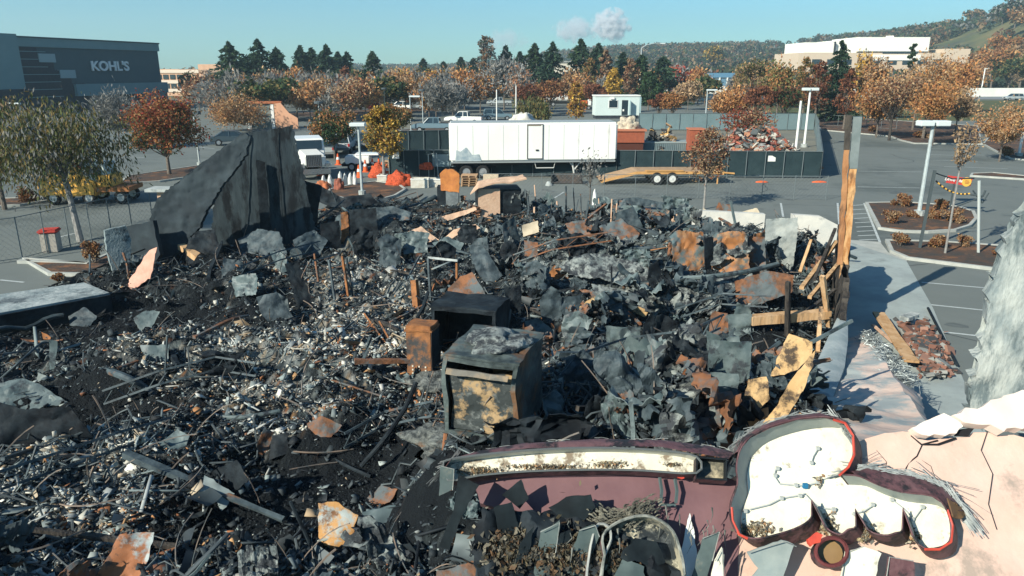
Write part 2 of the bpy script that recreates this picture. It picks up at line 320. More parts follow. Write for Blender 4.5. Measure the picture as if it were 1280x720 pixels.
def tree(name, label, base, H, W, kind='broad', pal=GREEN, n=2200, leaf=.3, seed=None, group='trees beyond the lot', trunk_h=None, lean=(0, 0), pal2=None, cat='tree', trunk_r=None, bark=None, top_first=False, dens=1.0):
    rng = np.random.default_rng(seed if seed is not None else abs(hash((round(base[0], 1), round(base[1], 1)))) % 99999)
    n = int(n*1.7) if kind == 'bare' else n; t = thing(name, label, cat, base, rng.uniform(0, 6.28) if lean == (0, 0) else 0, group)
    th = trunk_h if trunk_h is not None else (H*.06 if kind == 'conifer' else H*.25)
    R0 = W/2; n = int(n*dens); tr = MB(); ends = []; direc = None; tr_r = trunk_r or max(.06, H*.018)
    lx, ly = lean; top = Vector((lx, ly, H*.9))
    def axis(f): return Vector((lx*f, ly*f, H*f))
    if kind == 'conifer':
        k = int(H*2.6)+8; C = []; Dr = []
        prof = lambda u: (1-u)**.7*(.6+.4*min(1, u*9))*(1+.22*math.sin(u*23+H))
        br = []
        nb = k*5
        for i in range(nb):
            u = rng.uniform(0, 1)**1.1; a = rng.uniform(0, 6.28); r = R0*prof(u)*rng.uniform(.55, 1.12); br.append((u, a, r))
        per = max(3, n//nb)
        for u, a, r in br:
            z = th+(H-th)*u; f = rng.uniform(.12, 1, per); rr = r*f
            C.append(np.stack([np.cos(a+rng.normal(0, .12, per))*rr, np.sin(a+rng.normal(0, .12, per))*rr, z-rr*.28+rng.normal(0, .10*H/12, per)], 1))
            Dr.append(np.tile([[math.cos(a), math.sin(a), -.35]], (per, 1)))
        C = np.concatenate(C); direc = np.concatenate(Dr); asp = 1.8; leafs = leaf; jit = .5
        tr.tube([(0, 0, -.1), (0, 0, H*.5), (0, 0, H*.97)], [tr_r*1.2, tr_r*.7, .03], 7)
    elif kind == 'bare' or kind == 'sapling':
        C = []; Dr = []; nl = 22 if kind == 'bare' else 14
        for i in range(nl):
            a = rng.uniform(0, 6.28); u = rng.uniform(.0, 1); spread = rng.uniform(.2, 1.0)
            s0 = Vector((0, 0, th+(H-th)*.35*u)); e = Vector((math.cos(a)*R0*spread, math.sin(a)*R0*spread, th+(H-th)*(1-.55*spread**2)*rng.uniform(.7, 1)))
            mid = (s0+e)/2+Vector((math.cos(a)*R0*.12, math.sin(a)*R0*.12, -.04*H)); tr.tube([s0, mid, e], [tr_r*.35, tr_r*.22, tr_r*.07], 4)
            m = n//nl; f = rng.uniform(.25, 1.08, m)[:, None]; s0n, en, mn = np.array(s0), np.array(e), np.array(mid)
            P = (1-f)**2*s0n+2*f*(1-f)*mn+f*f*en
            C.append(P+rng.normal(0, 1, (m, 3))*R0*.17*np.array([1, 1, 1.1])*f); Dr.append(np.tile(en-s0n+np.array([0, 0, H*.2]), (m, 1)))
        C = np.concatenate(C); direc = np.concatenate(Dr); gy = pal is GREY; asp = (3.4 if gy else 1.5) if kind == 'bare' else 1.4; leafs = leaf*(.55 if gy else .62) if kind == 'bare' else leaf; jit = .55 if gy else 1.1
        tr.tube([(0, 0, -.1), (0, 0, th), (.0, 0, H*.75)], [tr_r, tr_r*.75, tr_r*.2], 7)
    else:
        nl = {'broad': 20, 'oval': 16, 'round': 30, 'weeping': 24, 'bush': 9}[kind]; C = []; Dr = []
        for i in range(nl):
            if kind == 'oval':
                u = (i+.5)/nl; a = i*2.4+rng.uniform(0, 1); rr = R0*math.sin(math.pi*min(1, .12+u*.86))**.7*rng.uniform(.3, .75); c = Vector((math.cos(a)*rr, math.sin(a)*rr, th+(H-th)*(.05+u*.88))); lr = R0*rng.uniform(.32, .52)*(1.15-.6*u)
            elif kind == 'bush':
                a = rng.uniform(0, 6.28); rr = R0*rng.uniform(0, .62); c = Vector((math.cos(a)*rr, math.sin(a)*rr, H*rng.uniform(.25, .72))); lr = min(R0, H)*rng.uniform(.28, .42)
            else:
                a = i*2.4+rng.uniform(-.4, .4); q = math.sqrt((i+.5)/nl); rr = R0*q*.78; up = rng.uniform(-.75, 1) if kind == 'round' else rng.uniform(-.25, 1); c = Vector((math.cos(a)*rr, math.sin(a)*rr, th+(H-th)*(.45+.42*math.sqrt(max(0, 1-q*q*.8))*up))); lr = R0*rng.uniform(.26, .42)
            c += Vector((lx, ly, 0))*(c.z/H)
            if kind != 'bush':
                s0 = axis(min(.75, (th*.9)/H+.12*rng.uniform(0, 1))); tr.tube([s0, (s0+c)/2+Vector((0, 0, -.03*H)), c], [tr_r*.45, tr_r*.28, tr_r*.08], 5)
            m = n//nl; v = rng.normal(size=(m, 3)); v /= np.linalg.norm(v, axis=1)[:, None]; rad = lr*(rng.uniform(.15, 1.15, (m, 1))**.55)
            lump = 1+.35*np.sin(v[:, :1]*5+i)*np.sin(v[:, 1:2]*6+2*i)
            sc = np.array([1, 1, .75]) if kind != 'weeping' else np.array([1, 1, .8])
            P = np.array(c)+v*rad*lump*sc
            if kind == 'weeping':
                P[:, 2] -= rng.uniform(0, 1, m)**2*lr*1.9
                Dr.append(np.tile([[0, 0, -1.0]], (m, 1))+v*.3)
            C.append(P)
        C = np.concatenate(C); asp = 1.15; leafs = leaf; jit = .35
        if kind == 'weeping': direc = np.concatenate(Dr); asp = 2.4; leafs = leaf*.75
        if kind != 'bush': tr.tube([(0, 0, -.1), axis(th/H*.5), axis(th/H), axis(.6)], [tr_r*1.25, tr_r, tr_r*.85, tr_r*.3], 8)
        else:
            for q in range(5): tr.tube([(0, 0, -.05), (math.cos(q*1.3)*R0*.5, math.sin(q*1.3)*R0*.5, H*.55)], [.03, .012], 4)
    kp = C[:, 2] > .03; C = C[kp]; direc = direc[kp] if direc is not None else None; m = len(C)
    if kind == 'bare' and pal is not GREY: pal = [tuple(min(1, v*1.3) for v in c) for c in pal]
    cl = np.array([noise.noise(Vector(p)*(2.2/max(W, .5))*1.3) for p in C[::6]]); cl = np.repeat(cl, 6)[:m]; cl = np.resize(cl, m)
    cols = pick(pal, m, rng)*(1+.5*cl[:, None])
    if pal2:
        q = (C[:, 2]/H)*1.3-.25+cl*.9 if top_first else cl*2+.45
        sel = rng.uniform(0, 1, m) < np.clip(q, 0, 1); cols[sel] = pick(pal2, m, rng)[sel]
    V, Fq, cc = leaf_cloud(C, leafs, rng, np.clip(cols, 0, 1), asp, direc, jit)
    if not kind == 'bush' or True: tr.build('stems' if kind == 'bush' else 'trunk', bark or BARK, t, smooth=False)
    o = np_mesh({'conifer': 'crown', 'bush': 'foliage'}.get(kind, 'crown'), V, Fq, LEAF, cc, t)
    return t
def ptree(name, label, px, Y, top, wpx, kind, pal, **k):
    z0 = k.pop('z0', 0.0); base = D(px, 100, Y); base.z = z0; zt = D(px, top, Y).z; H = zt-z0; W = wpx/F*Y*1.0
    k.setdefault('leaf', max(.05, Y*.0026)); k.setdefault('n', 1800)
    return tree(name, label, base, H, W, kind, pal, **k)
# ------------------------------------------------------------------ trees
GB = 'conifers on the skyline'; GO = 'autumn trees in the middle distance'; GN = 'trees standing in the parking lot'
def pole_near(t): pass
tree('weeping_tree', 'olive green weeping tree with leaning pale trunk beside the orange truck', G(101, 302), 6.7, 6.3, 'weeping', OLIVE, n=11500, leaf=.12, pal2=GREY+OLIVE, trunk_h=2.9, lean=(-1.3, 1.3), group=GN, trunk_r=.13, seed=3, bark=mat('pale_bark', (.28, .27, .25), (.19, .18, .17), 5, .9))
tree('weeping_tree', 'grey green drooping tree at the frame edge behind the leaning trunk', G(6, 262), 6.6, 6.6, 'weeping', OLIVE, n=7500, leaf=.14, pal2=BROWN, group=GN, seed=5)
tree('maple_tree', 'round maple with scarlet top and green underside', G(212, 219), 6.3, 6.0, 'round', GREEN+ORNG[:2], n=16000, leaf=.15, pal2=REDP+ORNG, top_first=True, group=GN, trunk_h=1.35, trunk_r=.13, seed=11)
ptree('pear_tree', 'golden yellow tree on the mulched island beside the twin-head lamp', 474, 52, 132, 62, 'oval', YEL, n=7000, leaf=.15, pal2=ORNG[:1]+OLIVE[:2], group=GN, trunk_h=2.1, seed=4, bark=mat('pale_bark', (.28, .27, .25)))
ptree('maple_tree', 'small orange and dark green tree behind the white truck cab', 412, 66, 128, 62, 'round', GREEN, n=4200, leaf=.19, pal2=ORNG, group=GN, seed=6)
ptree('maple_tree', 'olive and rust tree behind the golden tree', 494, 84, 120, 42, 'round', OLIVE, n=3000, leaf=.22, pal2=ORNG, group=GN)
ptree('maple_tree', 'broad fuzzy orange tree above the charred wall', 286, 96, 126, 86, 'bare', ORNG, n=6500, leaf=.3, group=GN, pal2=BROWN)
ptree('maple_tree', 'grey leafless tree behind the broad orange tree', 292, 125, 104, 90, 'bare', GREY, n=4500, leaf=.34, group=GO)
ptree('maple_tree', 'bare grey tree left of the retail building entrance hedge', 138, 75, 112, 62, 'bare', GREY, n=3500, leaf=.24, group=GN)
ptree('young_tree', 'small rust coloured tree between flatbed trailer and screened fence', 892, 41.3, 158, 62, 'oval', BROWN+RUSTP, n=2400, leaf=.13, group=GN, trunk_h=1.9, seed=8, trunk_r=.06, bark=mat('pale_bark', (.28, .27, .25)))
ptree('bare_sapling', 'leafless sapling in front of the white box trailer', 742, 40, 178, 42, 'sapling', GREY, n=240, leaf=.12, group=GN, trunk_h=1.4, trunk_r=.04)
ptree('young_tree', 'sparse brown-leaved sapling beside the drive-through sign', 1219, 30.5, 146, 50, 'sapling', BROWN, n=480, leaf=.10, group=GN, trunk_h=3.4, trunk_r=.05, bark=mat('pale_bark', (.28, .27, .25)), seed=4)
ptree('young_tree', 'orange brown tree at the frame edge above the far kerb island', 1268, 64, 128, 62, 'bare', ORNG+BROWN, n=4500, leaf=.22, group=GN)
ptree('red_tree', 'crimson leaved tree over the heap behind the dark screen', 940, 74, 132, 66, 'round', REDP+RUSTP, n=2600, leaf=.2, group=GN, pal2=BROWN)
# skyline conifers
for i, (x, top, wp, Y, lab) in enumerate([(290, 54, 38, 175, 'dark twin-topped pine right of the retail building'), (326, 50, 34, 178, 'tallest dark pine of the pair beside the banded office'), (348, 60, 24, 180, 'narrow dark pine just right of the tallest pine'), (309, 72, 22, 195, 'low grey pine between the two big dark pines'),
    (378, 58, 22, 200, 'slim blue-green pine left in the row above the red trees'), (392, 60, 22, 206, 'second slim pine of the row above the red trees'), (410, 57, 26, 200, 'bushy pine in the middle of the row above the red trees'), (424, 66, 18, 210, 'short pine between two taller ones above the red trees'), (435, 66, 18, 204, 'last slim pine of the row above the red trees'),
    (467, 66, 28, 190, 'lone open-branched pine over the grey tree line'), (530, 75, 14, 260, 'tiny pointed pine above the golden trees'), (577, 73, 13, 260, 'small pointed pine right of the golden trees'), (555, 79, 14, 270, 'tiny pine low on the skyline'), (592, 74, 16, 250, 'small pine left of the tall ragged tree'), (632, 58, 16, 220, 'narrow pine right of the tall ragged tree'),
    (668, 55, 24, 190, 'dark pine with forked tip above the red shrubs'), (690, 54, 28, 186, 'large dark pine left of the beige roof'), (650, 66, 16, 230, 'thin pine beside the white lamp post'), (725, 50, 30, 192, 'tall pine rising before the beige roof'), (747, 56, 28, 188, 'green pine behind the yellow tree'), (778, 66, 24, 196, 'squat pine right of the yellow tree'), (801, 70, 36, 176, 'wide green pine above the site office'), (828, 72, 36, 172, 'rounded green pine right of the site office'), (1047, 52, 32, 118, 'dark evergreen between two rust trees under the hillside building')]):
    ptree('pine_tree', lab, x, Y, top, wp*2.7, 'conifer', PINE if i not in (9, 15) else GREY[:1]+PINE, n=4600, leaf=Y*.0030, group=GB, pal2=(GREEN if i % 3 == 0 else None), bark=BARKD)
ptree('poplar_tree', 'ragged tall grey-green tree on the skyline above the trailer', 608, 215, 42, 34, 'oval', PINE+GREY, n=1700, leaf=.6, group=GB, pal2=ORNG[3:])
# autumn masses
M = [(385, 150, 98, 44, 'bare', GREY, 'grey leafless tree under the row of slim pines'), (345, 140, 96, 46, 'bare', GREY, 'grey leafless tree under the tallest pine'), (370, 165, 86, 40, 'bare', ORNG, 'dull orange tree in front of the slim pines'),
 (418, 135, 98, 46, 'broad', RUSTP, 'rust red tree left of the crimson one'), (446, 150, 100, 40, 'broad', REDP, 'crimson tree above the white pickups'), (462, 128, 110, 38, 'bare', REDP, 'low red twiggy tree over the parked pickups'), (432, 175, 82, 22, 'oval', RUSTP, 'narrow rust tree among the pines'), (463, 170, 88, 18, 'oval', ORNG, 'thin orange tree below the lone pine'),
 (512, 160, 88, 50, 'bare', ORNG+YEL, 'broad orange tree left in the golden row'), (545, 155, 86, 50, 'broad', ORNG+YEL[:2], 'fullest golden orange tree of the row'), (580, 150, 86, 44, 'bare', ORNG, 'fading orange tree right in the golden row'), (565, 125, 104, 48, 'bare', GREY, 'grey leafless tree before the golden row'), (600, 140, 88, 44, 'bare', ORNG+GREY, 'half bare orange tree below the ragged tall tree'), (630, 150, 76, 52, 'bare', GREY, 'large grey leafless tree over the trailer'), (648, 140, 84, 40, 'bare', GREYO, 'grey leafless tree left of the red shrubs'),
 (660, 128, 104, 34, 'broad', RUSTP, 'rust red tree left of the white tanker'), (688, 135, 98, 46, 'broad', RUSTP+ORNG, 'brick red tree below the large dark pine'), (667, 92, 118, 52, 'weeping', OLIVE, 'olive drooping tree behind the box trailer roof'), (721, 100, 100, 28, 'oval', YEL+ORNG, 'yellow orange tree beside the orange machine'), (767, 140, 84, 30, 'oval', YEL, 'bright yellow tree above the site office'), (745, 135, 100, 34, 'broad', RUSTP, 'dark red tree left of the bright yellow one'), (757, 178, 60, 24, 'oval', RUSTP+BROWN, 'brown spire tree between the green pines'), (788, 168, 72, 26, 'oval', BROWN+RUSTP, 'brown tree right of the bright yellow one'), (737, 160, 70, 26, 'oval', OLIVE+ORNG, 'olive tree in the pine belt'), (812, 150, 88, 30, 'oval', GREEN, 'green tree on the pine belt edge'),
 (826, 112, 112, 26, 'broad', RUSTP, 'small rust tree right of the site office'), (843, 110, 112, 30, 'broad', ORNG, 'small orange tree at the end of the grey screen'), (846, 190, 84, 34, 'bare', REDP+GREY, 'pale red twiggy tree below the ridge'), (866, 195, 82, 28, 'broad', REDP, 'red tree left of the blue-roofed building'), (874, 180, 86, 30, 'bare', ORNG, 'orange twiggy tree by the blue-roofed building'), (862, 150, 104, 36, 'bare', BROWN, 'brown twiggy tree before the freeway wall'), (905, 108, 112, 30, 'bare', BROWN+ORNG, 'sparse brown tree by the lamp behind the heap'),
 (940, 130, 68, 52, 'broad', OLIVE+BROWN, 'large olive brown tree right of the blue-roofed building'), (918, 105, 112, 50, 'bare', ORNG, 'orange twiggy tree above the heap'), (952, 100, 100, 44, 'broad', RUSTP, 'dark rust tree left of the twin lamp posts'), (975, 118, 74, 40, 'bare', ORNG+OLIVE, 'orange tree at the left end of the hillside building'), (984, 100, 100, 40, 'broad', RUSTP+GREEN, 'dark green and rust tree behind the twin lamp posts'), (1008, 112, 68, 36, 'oval', OLIVE+ORNG, 'olive tree behind the lamp posts'), (1024, 105, 74, 36, 'oval', RUSTP, 'dark russet tree left of the evergreen'), (1062, 100, 82, 32, 'oval', RUSTP, 'dark russet tree right of the evergreen'), (1078, 125, 60, 24, 'bare', YEL+BROWN, 'pale yellow tree in front of the hillside building'), (1136, 150, 50, 16, 'oval', GREEN+PINE, 'slim green poplar before the hillside building'),
 (1105, 88, 104, 78, 'bare', ORNG, 'wide orange tree on the verge left of the sign lamp'), (1122, 84, 86, 70, 'broad', BROWN+RUSTP, 'dark trunked brown tree on the verge'), (1165, 86, 60, 56, 'bare', ORNG+BROWN, 'tall orange brown tree behind the sign lamp'), (1178, 78, 98, 76, 'bare', ORNG, 'spreading orange tree right of the sign lamp'), (1150, 98, 78, 60, 'bare', BROWN, 'brown twiggy tree between the verge trees'), (1205, 92, 108, 44, 'bare', BROWN, 'low brown tree by the freeway lanes'), (1095, 120, 72, 40, 'bare', BROWN+ORNG, 'tan twiggy tree under the hillside building'), (1200, 140, 74, 50, 'bare', ORNG, 'orange tree at the right end of the hillside building')]
for x, Y, top, wp, kd, pal, lab in M:
    ptree('autumn_tree' if pal is not GREY else 'bare_tree', lab, x, Y, top, wp, kd, pal, n=(2300 if kd == 'bare' else 2000), group=GO, leaf=Y*(.0042 if kd == 'bare' else .0027), bark=BARKD if 'dark trunk' in lab else None)
HG = 'trees on the hillside'
def htree(x, Y, top, wp, kd, pal, lab, n=1500):
    X = D(x, 100, Y).x; ptree('hillside_tree', lab, x, Y, top, wp, kd, pal, z0=hill_z(X, Y)-.3, n=n, group=HG, leaf=Y*.0032)
for a in [(1250, 330, 36, 44, 'broad', ORNG, 'orange tree on the vineyard slope at the frame edge'), (1222, 330, 58, 50, 'broad', ORNG+BROWN, 'wide orange tree low on the vineyard slope'), (1262, 262, 66, 48, 'broad', GREEN+OLIVE, 'green rounded tree above the parked cars'), (1240, 270, 52, 50, 'broad', ORNG, 'orange tree above the freeway lamp'), (1276, 300, 44, 40, 'broad', BROWN, 'brown tree at the frame edge on the slope'), (1272, 430, 6, 44, 'broad', ORNG+BROWN, 'tan-orange crown under the ridge oaks'), (1256, 470, -6, 40, 'broad', GREY+PINE, 'dark ridge oak above the orange crown'), (1240, 520, 2, 26, 'broad', GREY+PINE, 'small dark oak at the ridge step'), (1205, 640, 12, 24, 'broad', PINE+BROWN, 'round lone oak on the ridge'), (890, 520, 54, 26, 'broad', OLIVE+YEL, 'pale yellow oak on the forested hill'), (1185, 250, 72, 40, 'bare', ORNG, 'orange twiggy tree left of the freeway lamp'), (1215, 245, 78, 40, 'bare', BROWN+ORNG, 'brown twiggy tree behind the freeway wall')]:
    htree(*a)
# forest mass on the hills (nobody could count it)
rng = np.random.default_rng(5); C = []; cc = []
cnt = 0
while cnt < 9000:
    x = rng.uniform(420, 1330); Y = rng.uniform(300, 1180); X = (x-640)/F*Y/cp
    Yr = np.interp(x, [600, 1000, 1180, 1280], [1150, 900, 620, 520])
    if Y > Yr+30 or (x < 700 and Y < 600): continue
    zg = hill_z(X, Y); ypx = to_px((X, Y, zg))[1]
    open_ = (x > 1095 and ypx > ridge_px(x)+3+max(0, 1160-x)*.4 and ypx < 84) or (920 < x < 1010 and 55 < ypx < 72 and rng.uniform() < .8)
    if open_ and rng.uniform() < .97: continue
    h = rng.uniform(4, 10); wd = h*rng.uniform(.4, .65); m = 26; v = rng.normal(size=(m, 3)); v /= np.linalg.norm(v, axis=1)[:, None]
    P = np.array([X, Y, zg+h*.55])+v*np.array([wd, wd, h*.45])*rng.uniform(.5, 1, (m, 1)); C.append(P)
    p = [PINE, PINE, GREEN, BROWN, OLIVE, GREY, ORNG[3:]+RUSTP][rng.choice(7, p=[.24, .14, .18, .17, .09, .10, .08])]
    cc.append(pick(p, m, rng)); cnt += 1
C = np.concatenate(C); cc = np.concatenate(cc); V, Fq, c4 = leaf_cloud(C, 2.3, rng, cc*.7+np.array([.045, .05, .035])*.5, 1.1)
o = tag(np_mesh('forest', V, Fq, LEAF, c4), 'mixed evergreen and brown woodland covering the hills', 'woodland', kind='stuff')
FILL = random.Random(17)
for i in range(88):
    x = FILL.choice([FILL.uniform(235, 640), FILL.uniform(235, 640), FILL.uniform(640, 1000)]) if i >= 22 else 245+i*15+FILL.uniform(-6, 6); Y = FILL.uniform(112, 140) if i < 22 else FILL.uniform(150, 225); kind_ = FILL.choice(['g', 'g', 'g', 'o', 'o', 'r', 'e', 'e'])
    pal = {'e': OLIVE+GREEN, 'g': GREY, 'o': ORNG+BROWN, 'r': RUSTP+BROWN}[kind_]; lab = {'e': 'olive green tree in the rows filling the far parking lot', 'g': 'grey leafless tree in the rows filling the far parking lot', 'o': 'dull orange tree in the rows filling the far parking lot', 'r': 'rust brown tree in the rows filling the far parking lot'}[kind_]
    ptree('parking_row_tree', lab, x, Y, 88+FILL.uniform(0, 14)+max(0, 150-Y)*.14, FILL.uniform(30, 50)*140/Y, 'broad' if kind_ == 'e' else 'bare', pal, n=1500, group={'e': 'olive', 'g': 'grey', 'o': 'orange', 'r': 'rust'}[kind_]+' trees in the far parking rows', leaf=Y*.0046)
# low tree belt closing the horizon on flat land
rng = np.random.default_rng(6); C = []; cc = []
for i in range(2100):
    x = rng.uniform(-60, 1150); Y = rng.uniform(262, 480); X = (x-640)/F*Y/cp
    top = 86+rng.uniform(-5, 8); h = max(4, D(640, top, Y).z)*rng.uniform(.75, 1.0); zg = max(-.4, hill_z(X, Y)); m = 40
    v = rng.normal(size=(m, 3)); v /= np.linalg.norm(v, axis=1)[:, None]; wd = rng.uniform(2.5, 4.5)
    C.append(np.array([X, Y, zg+h*.5])+v*np.array([wd, wd, h*.5])*rng.uniform(.5, 1, (m, 1)))
    p = [PINE, GREEN, BROWN, ORNG, GREY, RUSTP][rng.choice(6, p=[.24, .16, .2, .14, .18, .08])]; cc.append(pick(p, m, rng))
C = np.concatenate(C); cc = np.concatenate(cc); V, Fq, c4 = leaf_cloud(C, 1.5, rng, cc, 1.1)
tag(np_mesh('woods', V, Fq, LEAF, c4), 'far belt of mixed trees along the flat horizon', 'woodland', kind='stuff')
# vineyard rows
b = MB(); rng2 = random.Random(3)
for k in range(34):
    p = []
    for q in range(14):
        x = 1150+k*7+q*2.5; Y = 330+q*16; X = (x-640)/F*Y/cp; z = hill_z(X, Y)
        yp = to_px((X, Y, z))[1]
        if 22 < yp < 80 and x > 1255-(yp-20)*1.6: p.append(Vector((X, Y, z+.6)))
    if len(p) > 1: b.tube(p, .75, 4)
tag(b.build('vineyard_rows', mat('vine_green', (.09, .10, .035), (.2, .13, .05), .08, .95)), 'green and gold vine rows on the hill slope', 'vineyard', kind='stuff')
# bushes
for i, (x, y, wp, top, lab) in enumerate([(1128, 259, 30, 241, 'orange bush at the back of the kerb island left end'), (1113, 281, 28, 259, 'orange bush at the front left of the kerb island'), (1141, 273, 18, 262, 'small orange bush between the lamp and black post'), (1176, 262, 24, 247, 'rust bush at the back of the island under the drive-through sign'), (1167, 275, 24, 260, 'rust bush right of the black post'), (1192, 280, 30, 256, 'tallest orange bush at the island right end'), (1124, 309, 30, 285, 'round orange bush in the lower bed beside the walk'), (1170, 311, 30, 290, 'round orange bush in the lower bed right of the black post'), (1205, 309, 26, 291, 'orange bush in the lower bed by the sapling'), (1252, 322, 26, 302, 'dull orange bush in the lower bed near the frame edge'),
        (118, 331, 38, 293, 'dense orange shrub beside the charred corner wall'), (36, 252, 40, 232, 'tan shrub below the drooping trees'), (1150, 173, 26, 163, 'low orange shrub on the far verge'), (1092, 165, 26, 157, 'low rust shrub along the far kerb'), (1258, 196, 26, 182, 'orange shrub on the far island by the white pole'), (74, 352, 20, 340, 'low rust coloured plant in the bed by the bin')]):
    p = G(x, y); Y = p.y; H = max(.25, D(x, top, Y).z)
    tree('bush', lab, p, H, wp/F*Y*1.02, 'bush', ORNG+RUSTP, n=1900, leaf=max(.07, Y*.0022), group='bushes in the planting beds', cat='bush', seed=40+i, pal2=BROWN)
# ------------------------------------------------------------------ buildings
def bxm(c0, c1, M=None):
    b = MB(); c = [(p+q)/2 for p, q in zip(c0, c1)]; d = [abs(p-q) for p, q in zip(c0, c1)]; return b.box(c, d)
def part(name, m, par, c0, c1, bevel=0): return bxm(c0, c1).build(name, m, par, bevel=bevel)
def text_mesh(s, size, depth, m, parent, loc, rot, name='lettering', bold=0.0, sx=1.0, align='CENTER', shear=0):
    cu = bpy.data.curves.new('t', 'FONT'); cu.body = s; cu.size = size; cu.extrude = depth; cu.offset = bold; cu.align_x = align; cu.shear = shear
    o = bpy.data.objects.new('t', cu); COL.objects.link(o); dg = bpy.context.evaluated_depsgraph_get(); me = bpy.data.meshes.new_from_object(o.evaluated_get(dg))
    bpy.data.objects.remove(o); n = bpy.data.objects.new(name, me); me.materials.clear(); me.materials.append(m); n.location = loc; n.rotation_euler = rot; n.scale = (sx, 1, 1); return link(n, parent)
# department store: sign wall runs away from us along +Y (local x = depth along the wall, local -y = out of the wall)
A = D(17, 51, 133); B = D(196, 58, 168); L = (Vector((B.x, B.y, 0))-Vector((A.x, A.y, 0))).length; rz = math.atan2(B.y-A.y, B.x-A.x)
top = 13.1
st = thing('department_store', 'dark grey retail store with stepped brick corner and light band over the entrance', 'building', (A.x, A.y, 0), rz)
SG = mat('slate_wall', (.045, .085, .10), (.052, .094, .108), .3, .8); SL = mat('grey_green_wall', (.15, .24, .25), (.17, .26, .27), .3, .8); BK = mat('dark_brick', (.022, .028, .036), (.035, .04, .05), 2, .85)
part('wall', SG, st, (0, 0, 0), (L, 45, top-.3))
part('parapet', SL, st, (-.15, -.35, top-1.5), (L+.2, 45, top)); part('coping', mat('dark_trim', (.06, .09, .1)), st, (-.3, -.5, top), (L+.35, 45.2, top+.25))
for k, (x0, x1, z0, z1) in enumerate([(-.2, 13.5, 0, 5.2), (-.2, 10.5, 5.2, 7.6), (-.2, 7, 7.6, 9.6), (-.2, 3.8, 9.6, 11.5)]):
    b = MB(); b.box(((x0+x1)/2, -.25, (z0+z1)/2), (x1-x0, .7, z1-z0)); b.build('brick_step', BK, st)
b = MB()
for z in (3, 4.3, 5.6, 6.9, 8.2, 9.5, 10.8): b.box((4.0-(z > 8)*1.2, -.63, z), (8-(z > 8)*2.4, .06, .12))
b.build('brick_band', SL, st)
for x0, z0 in ((3.9, 9.0), (8, 6.2)): part('accent_block', mat('pale_block', (.28, .36, .37)), st, (x0, -.75, z0), (x0+3.6, -.2, z0+1.5))
part('canopy_band', SL, st, (10.8, -1.2, 2.9), (L+.4, 0, 5.1)); part('entrance_glazing', GLASS(), st, (12, -.4, 0), (L-7, -.05, 2.9))
for k in range(7): part('mullion', SL, st, (13+k*2.1, -.5, 0), (13.12+k*2.1, -.38, 2.9))
part('entrance_pier', SL, st, (L-7, -1, 0), (L+.2, -.02, 2.9))
b = MB(); b.box((-7, 3, 6.8), (13.6, 8, 13.6)); pyl = b.build('entrance_block', SL, st); part('base_course', BK, st, (-14, -1.4, 0), (-.4, -1.0, 4.5))
KW = mat('sign_white', (.72, .72, .70)); 
n_ = text_mesh("KOHL'S", 2.5, .12, KW, st, (21.2, -.3, 7.6), (math.pi/2, 0, 0), bold=.07, sx=1.22)
# banded office far behind
of = thing('office_building', 'low office block with alternating tan and cream bands among trees', 'building', D(253, 100, 235), R(-8)); of.location.z = 0; of.scale = (.82, .82, .95)
TB = mat('tan_band', (.50, .30, .19), (.56, .35, .23), .5); CB = mat('cream_band', (.62, .52, .42))
for k, (x0, x1, hh) in enumerate([(-19, -9, 8.4), (-9, 8, 8.3), (8, 18, 9.0), (-1, 8, 9.9)]):
    part('wall', TB, of, (x0, 0-.3*(k == 3), 0), (x1, 14, hh))
for z in (1.2, 3.9, 7.2): part('band', CB, of, (-19.1, -.3, z), (18.1, -.05, z+1.0))
for z in (2.3, 5.2):
    for k in range(13): part('window', GLASS(), of, (-18.5+k*2.8, -.2, z), (-16.4+k*2.8, -.02, z+1.5))
# hillside building
X0, X1 = D(1008, 60, 330), D(1208, 60, 330); sc_ = thing('hillside_building', 'long white flat-roofed building on the hillside terrace', 'building', (X0.x, 330, 8), R(0))
WL = X1.x-X0.x; WH = mat('bright_white_wall', (.82, .80, .72)); TN = mat('buff_wall', (.60, .48, .36))
zt = D(1100, 50, 330).z-8
part('lower_wall', TN, sc_, (-3, 0, -8), (WL*1.02, 30, zt-5.2)); part('upper_wall', WH, sc_, (0, 1.5, zt-5.1), (WL*.18, 26, zt-.9)); part('upper_wall', WH, sc_, (WL*.19, 3, zt-5.1), (WL*.34, 26, zt-.1)); part('gym_wall', WH, sc_, (WL*.33, .6, zt-4.6), (WL*.77, 29, zt+1.2))
part('dark_joint', BK, sc_, (WL*.182, 1.2, zt-5), (WL*.19, 3, zt-.6)); part('clerestory', GLASS(), sc_, (WL*.48, -.1, zt-5.6), (WL*.70, .5, zt-4.7)); part('white_fascia', WH, sc_, (WL*.42, -.4, zt-8.3), (WL*.72, -.05, zt-6.0)); part('annex', TN, sc_, (WL*.86, -1, -8), (WL*1.02, 20, zt-3.6))
for k in range(9): part('window', GLASS(), sc_, (3+k*6.5, -.2, 2), (7+k*6.5, -.02, 4.2))
part('roof_vent', WH, sc_, (WL*.55, 6, zt+1.2), (WL*.58, 9, zt+2))
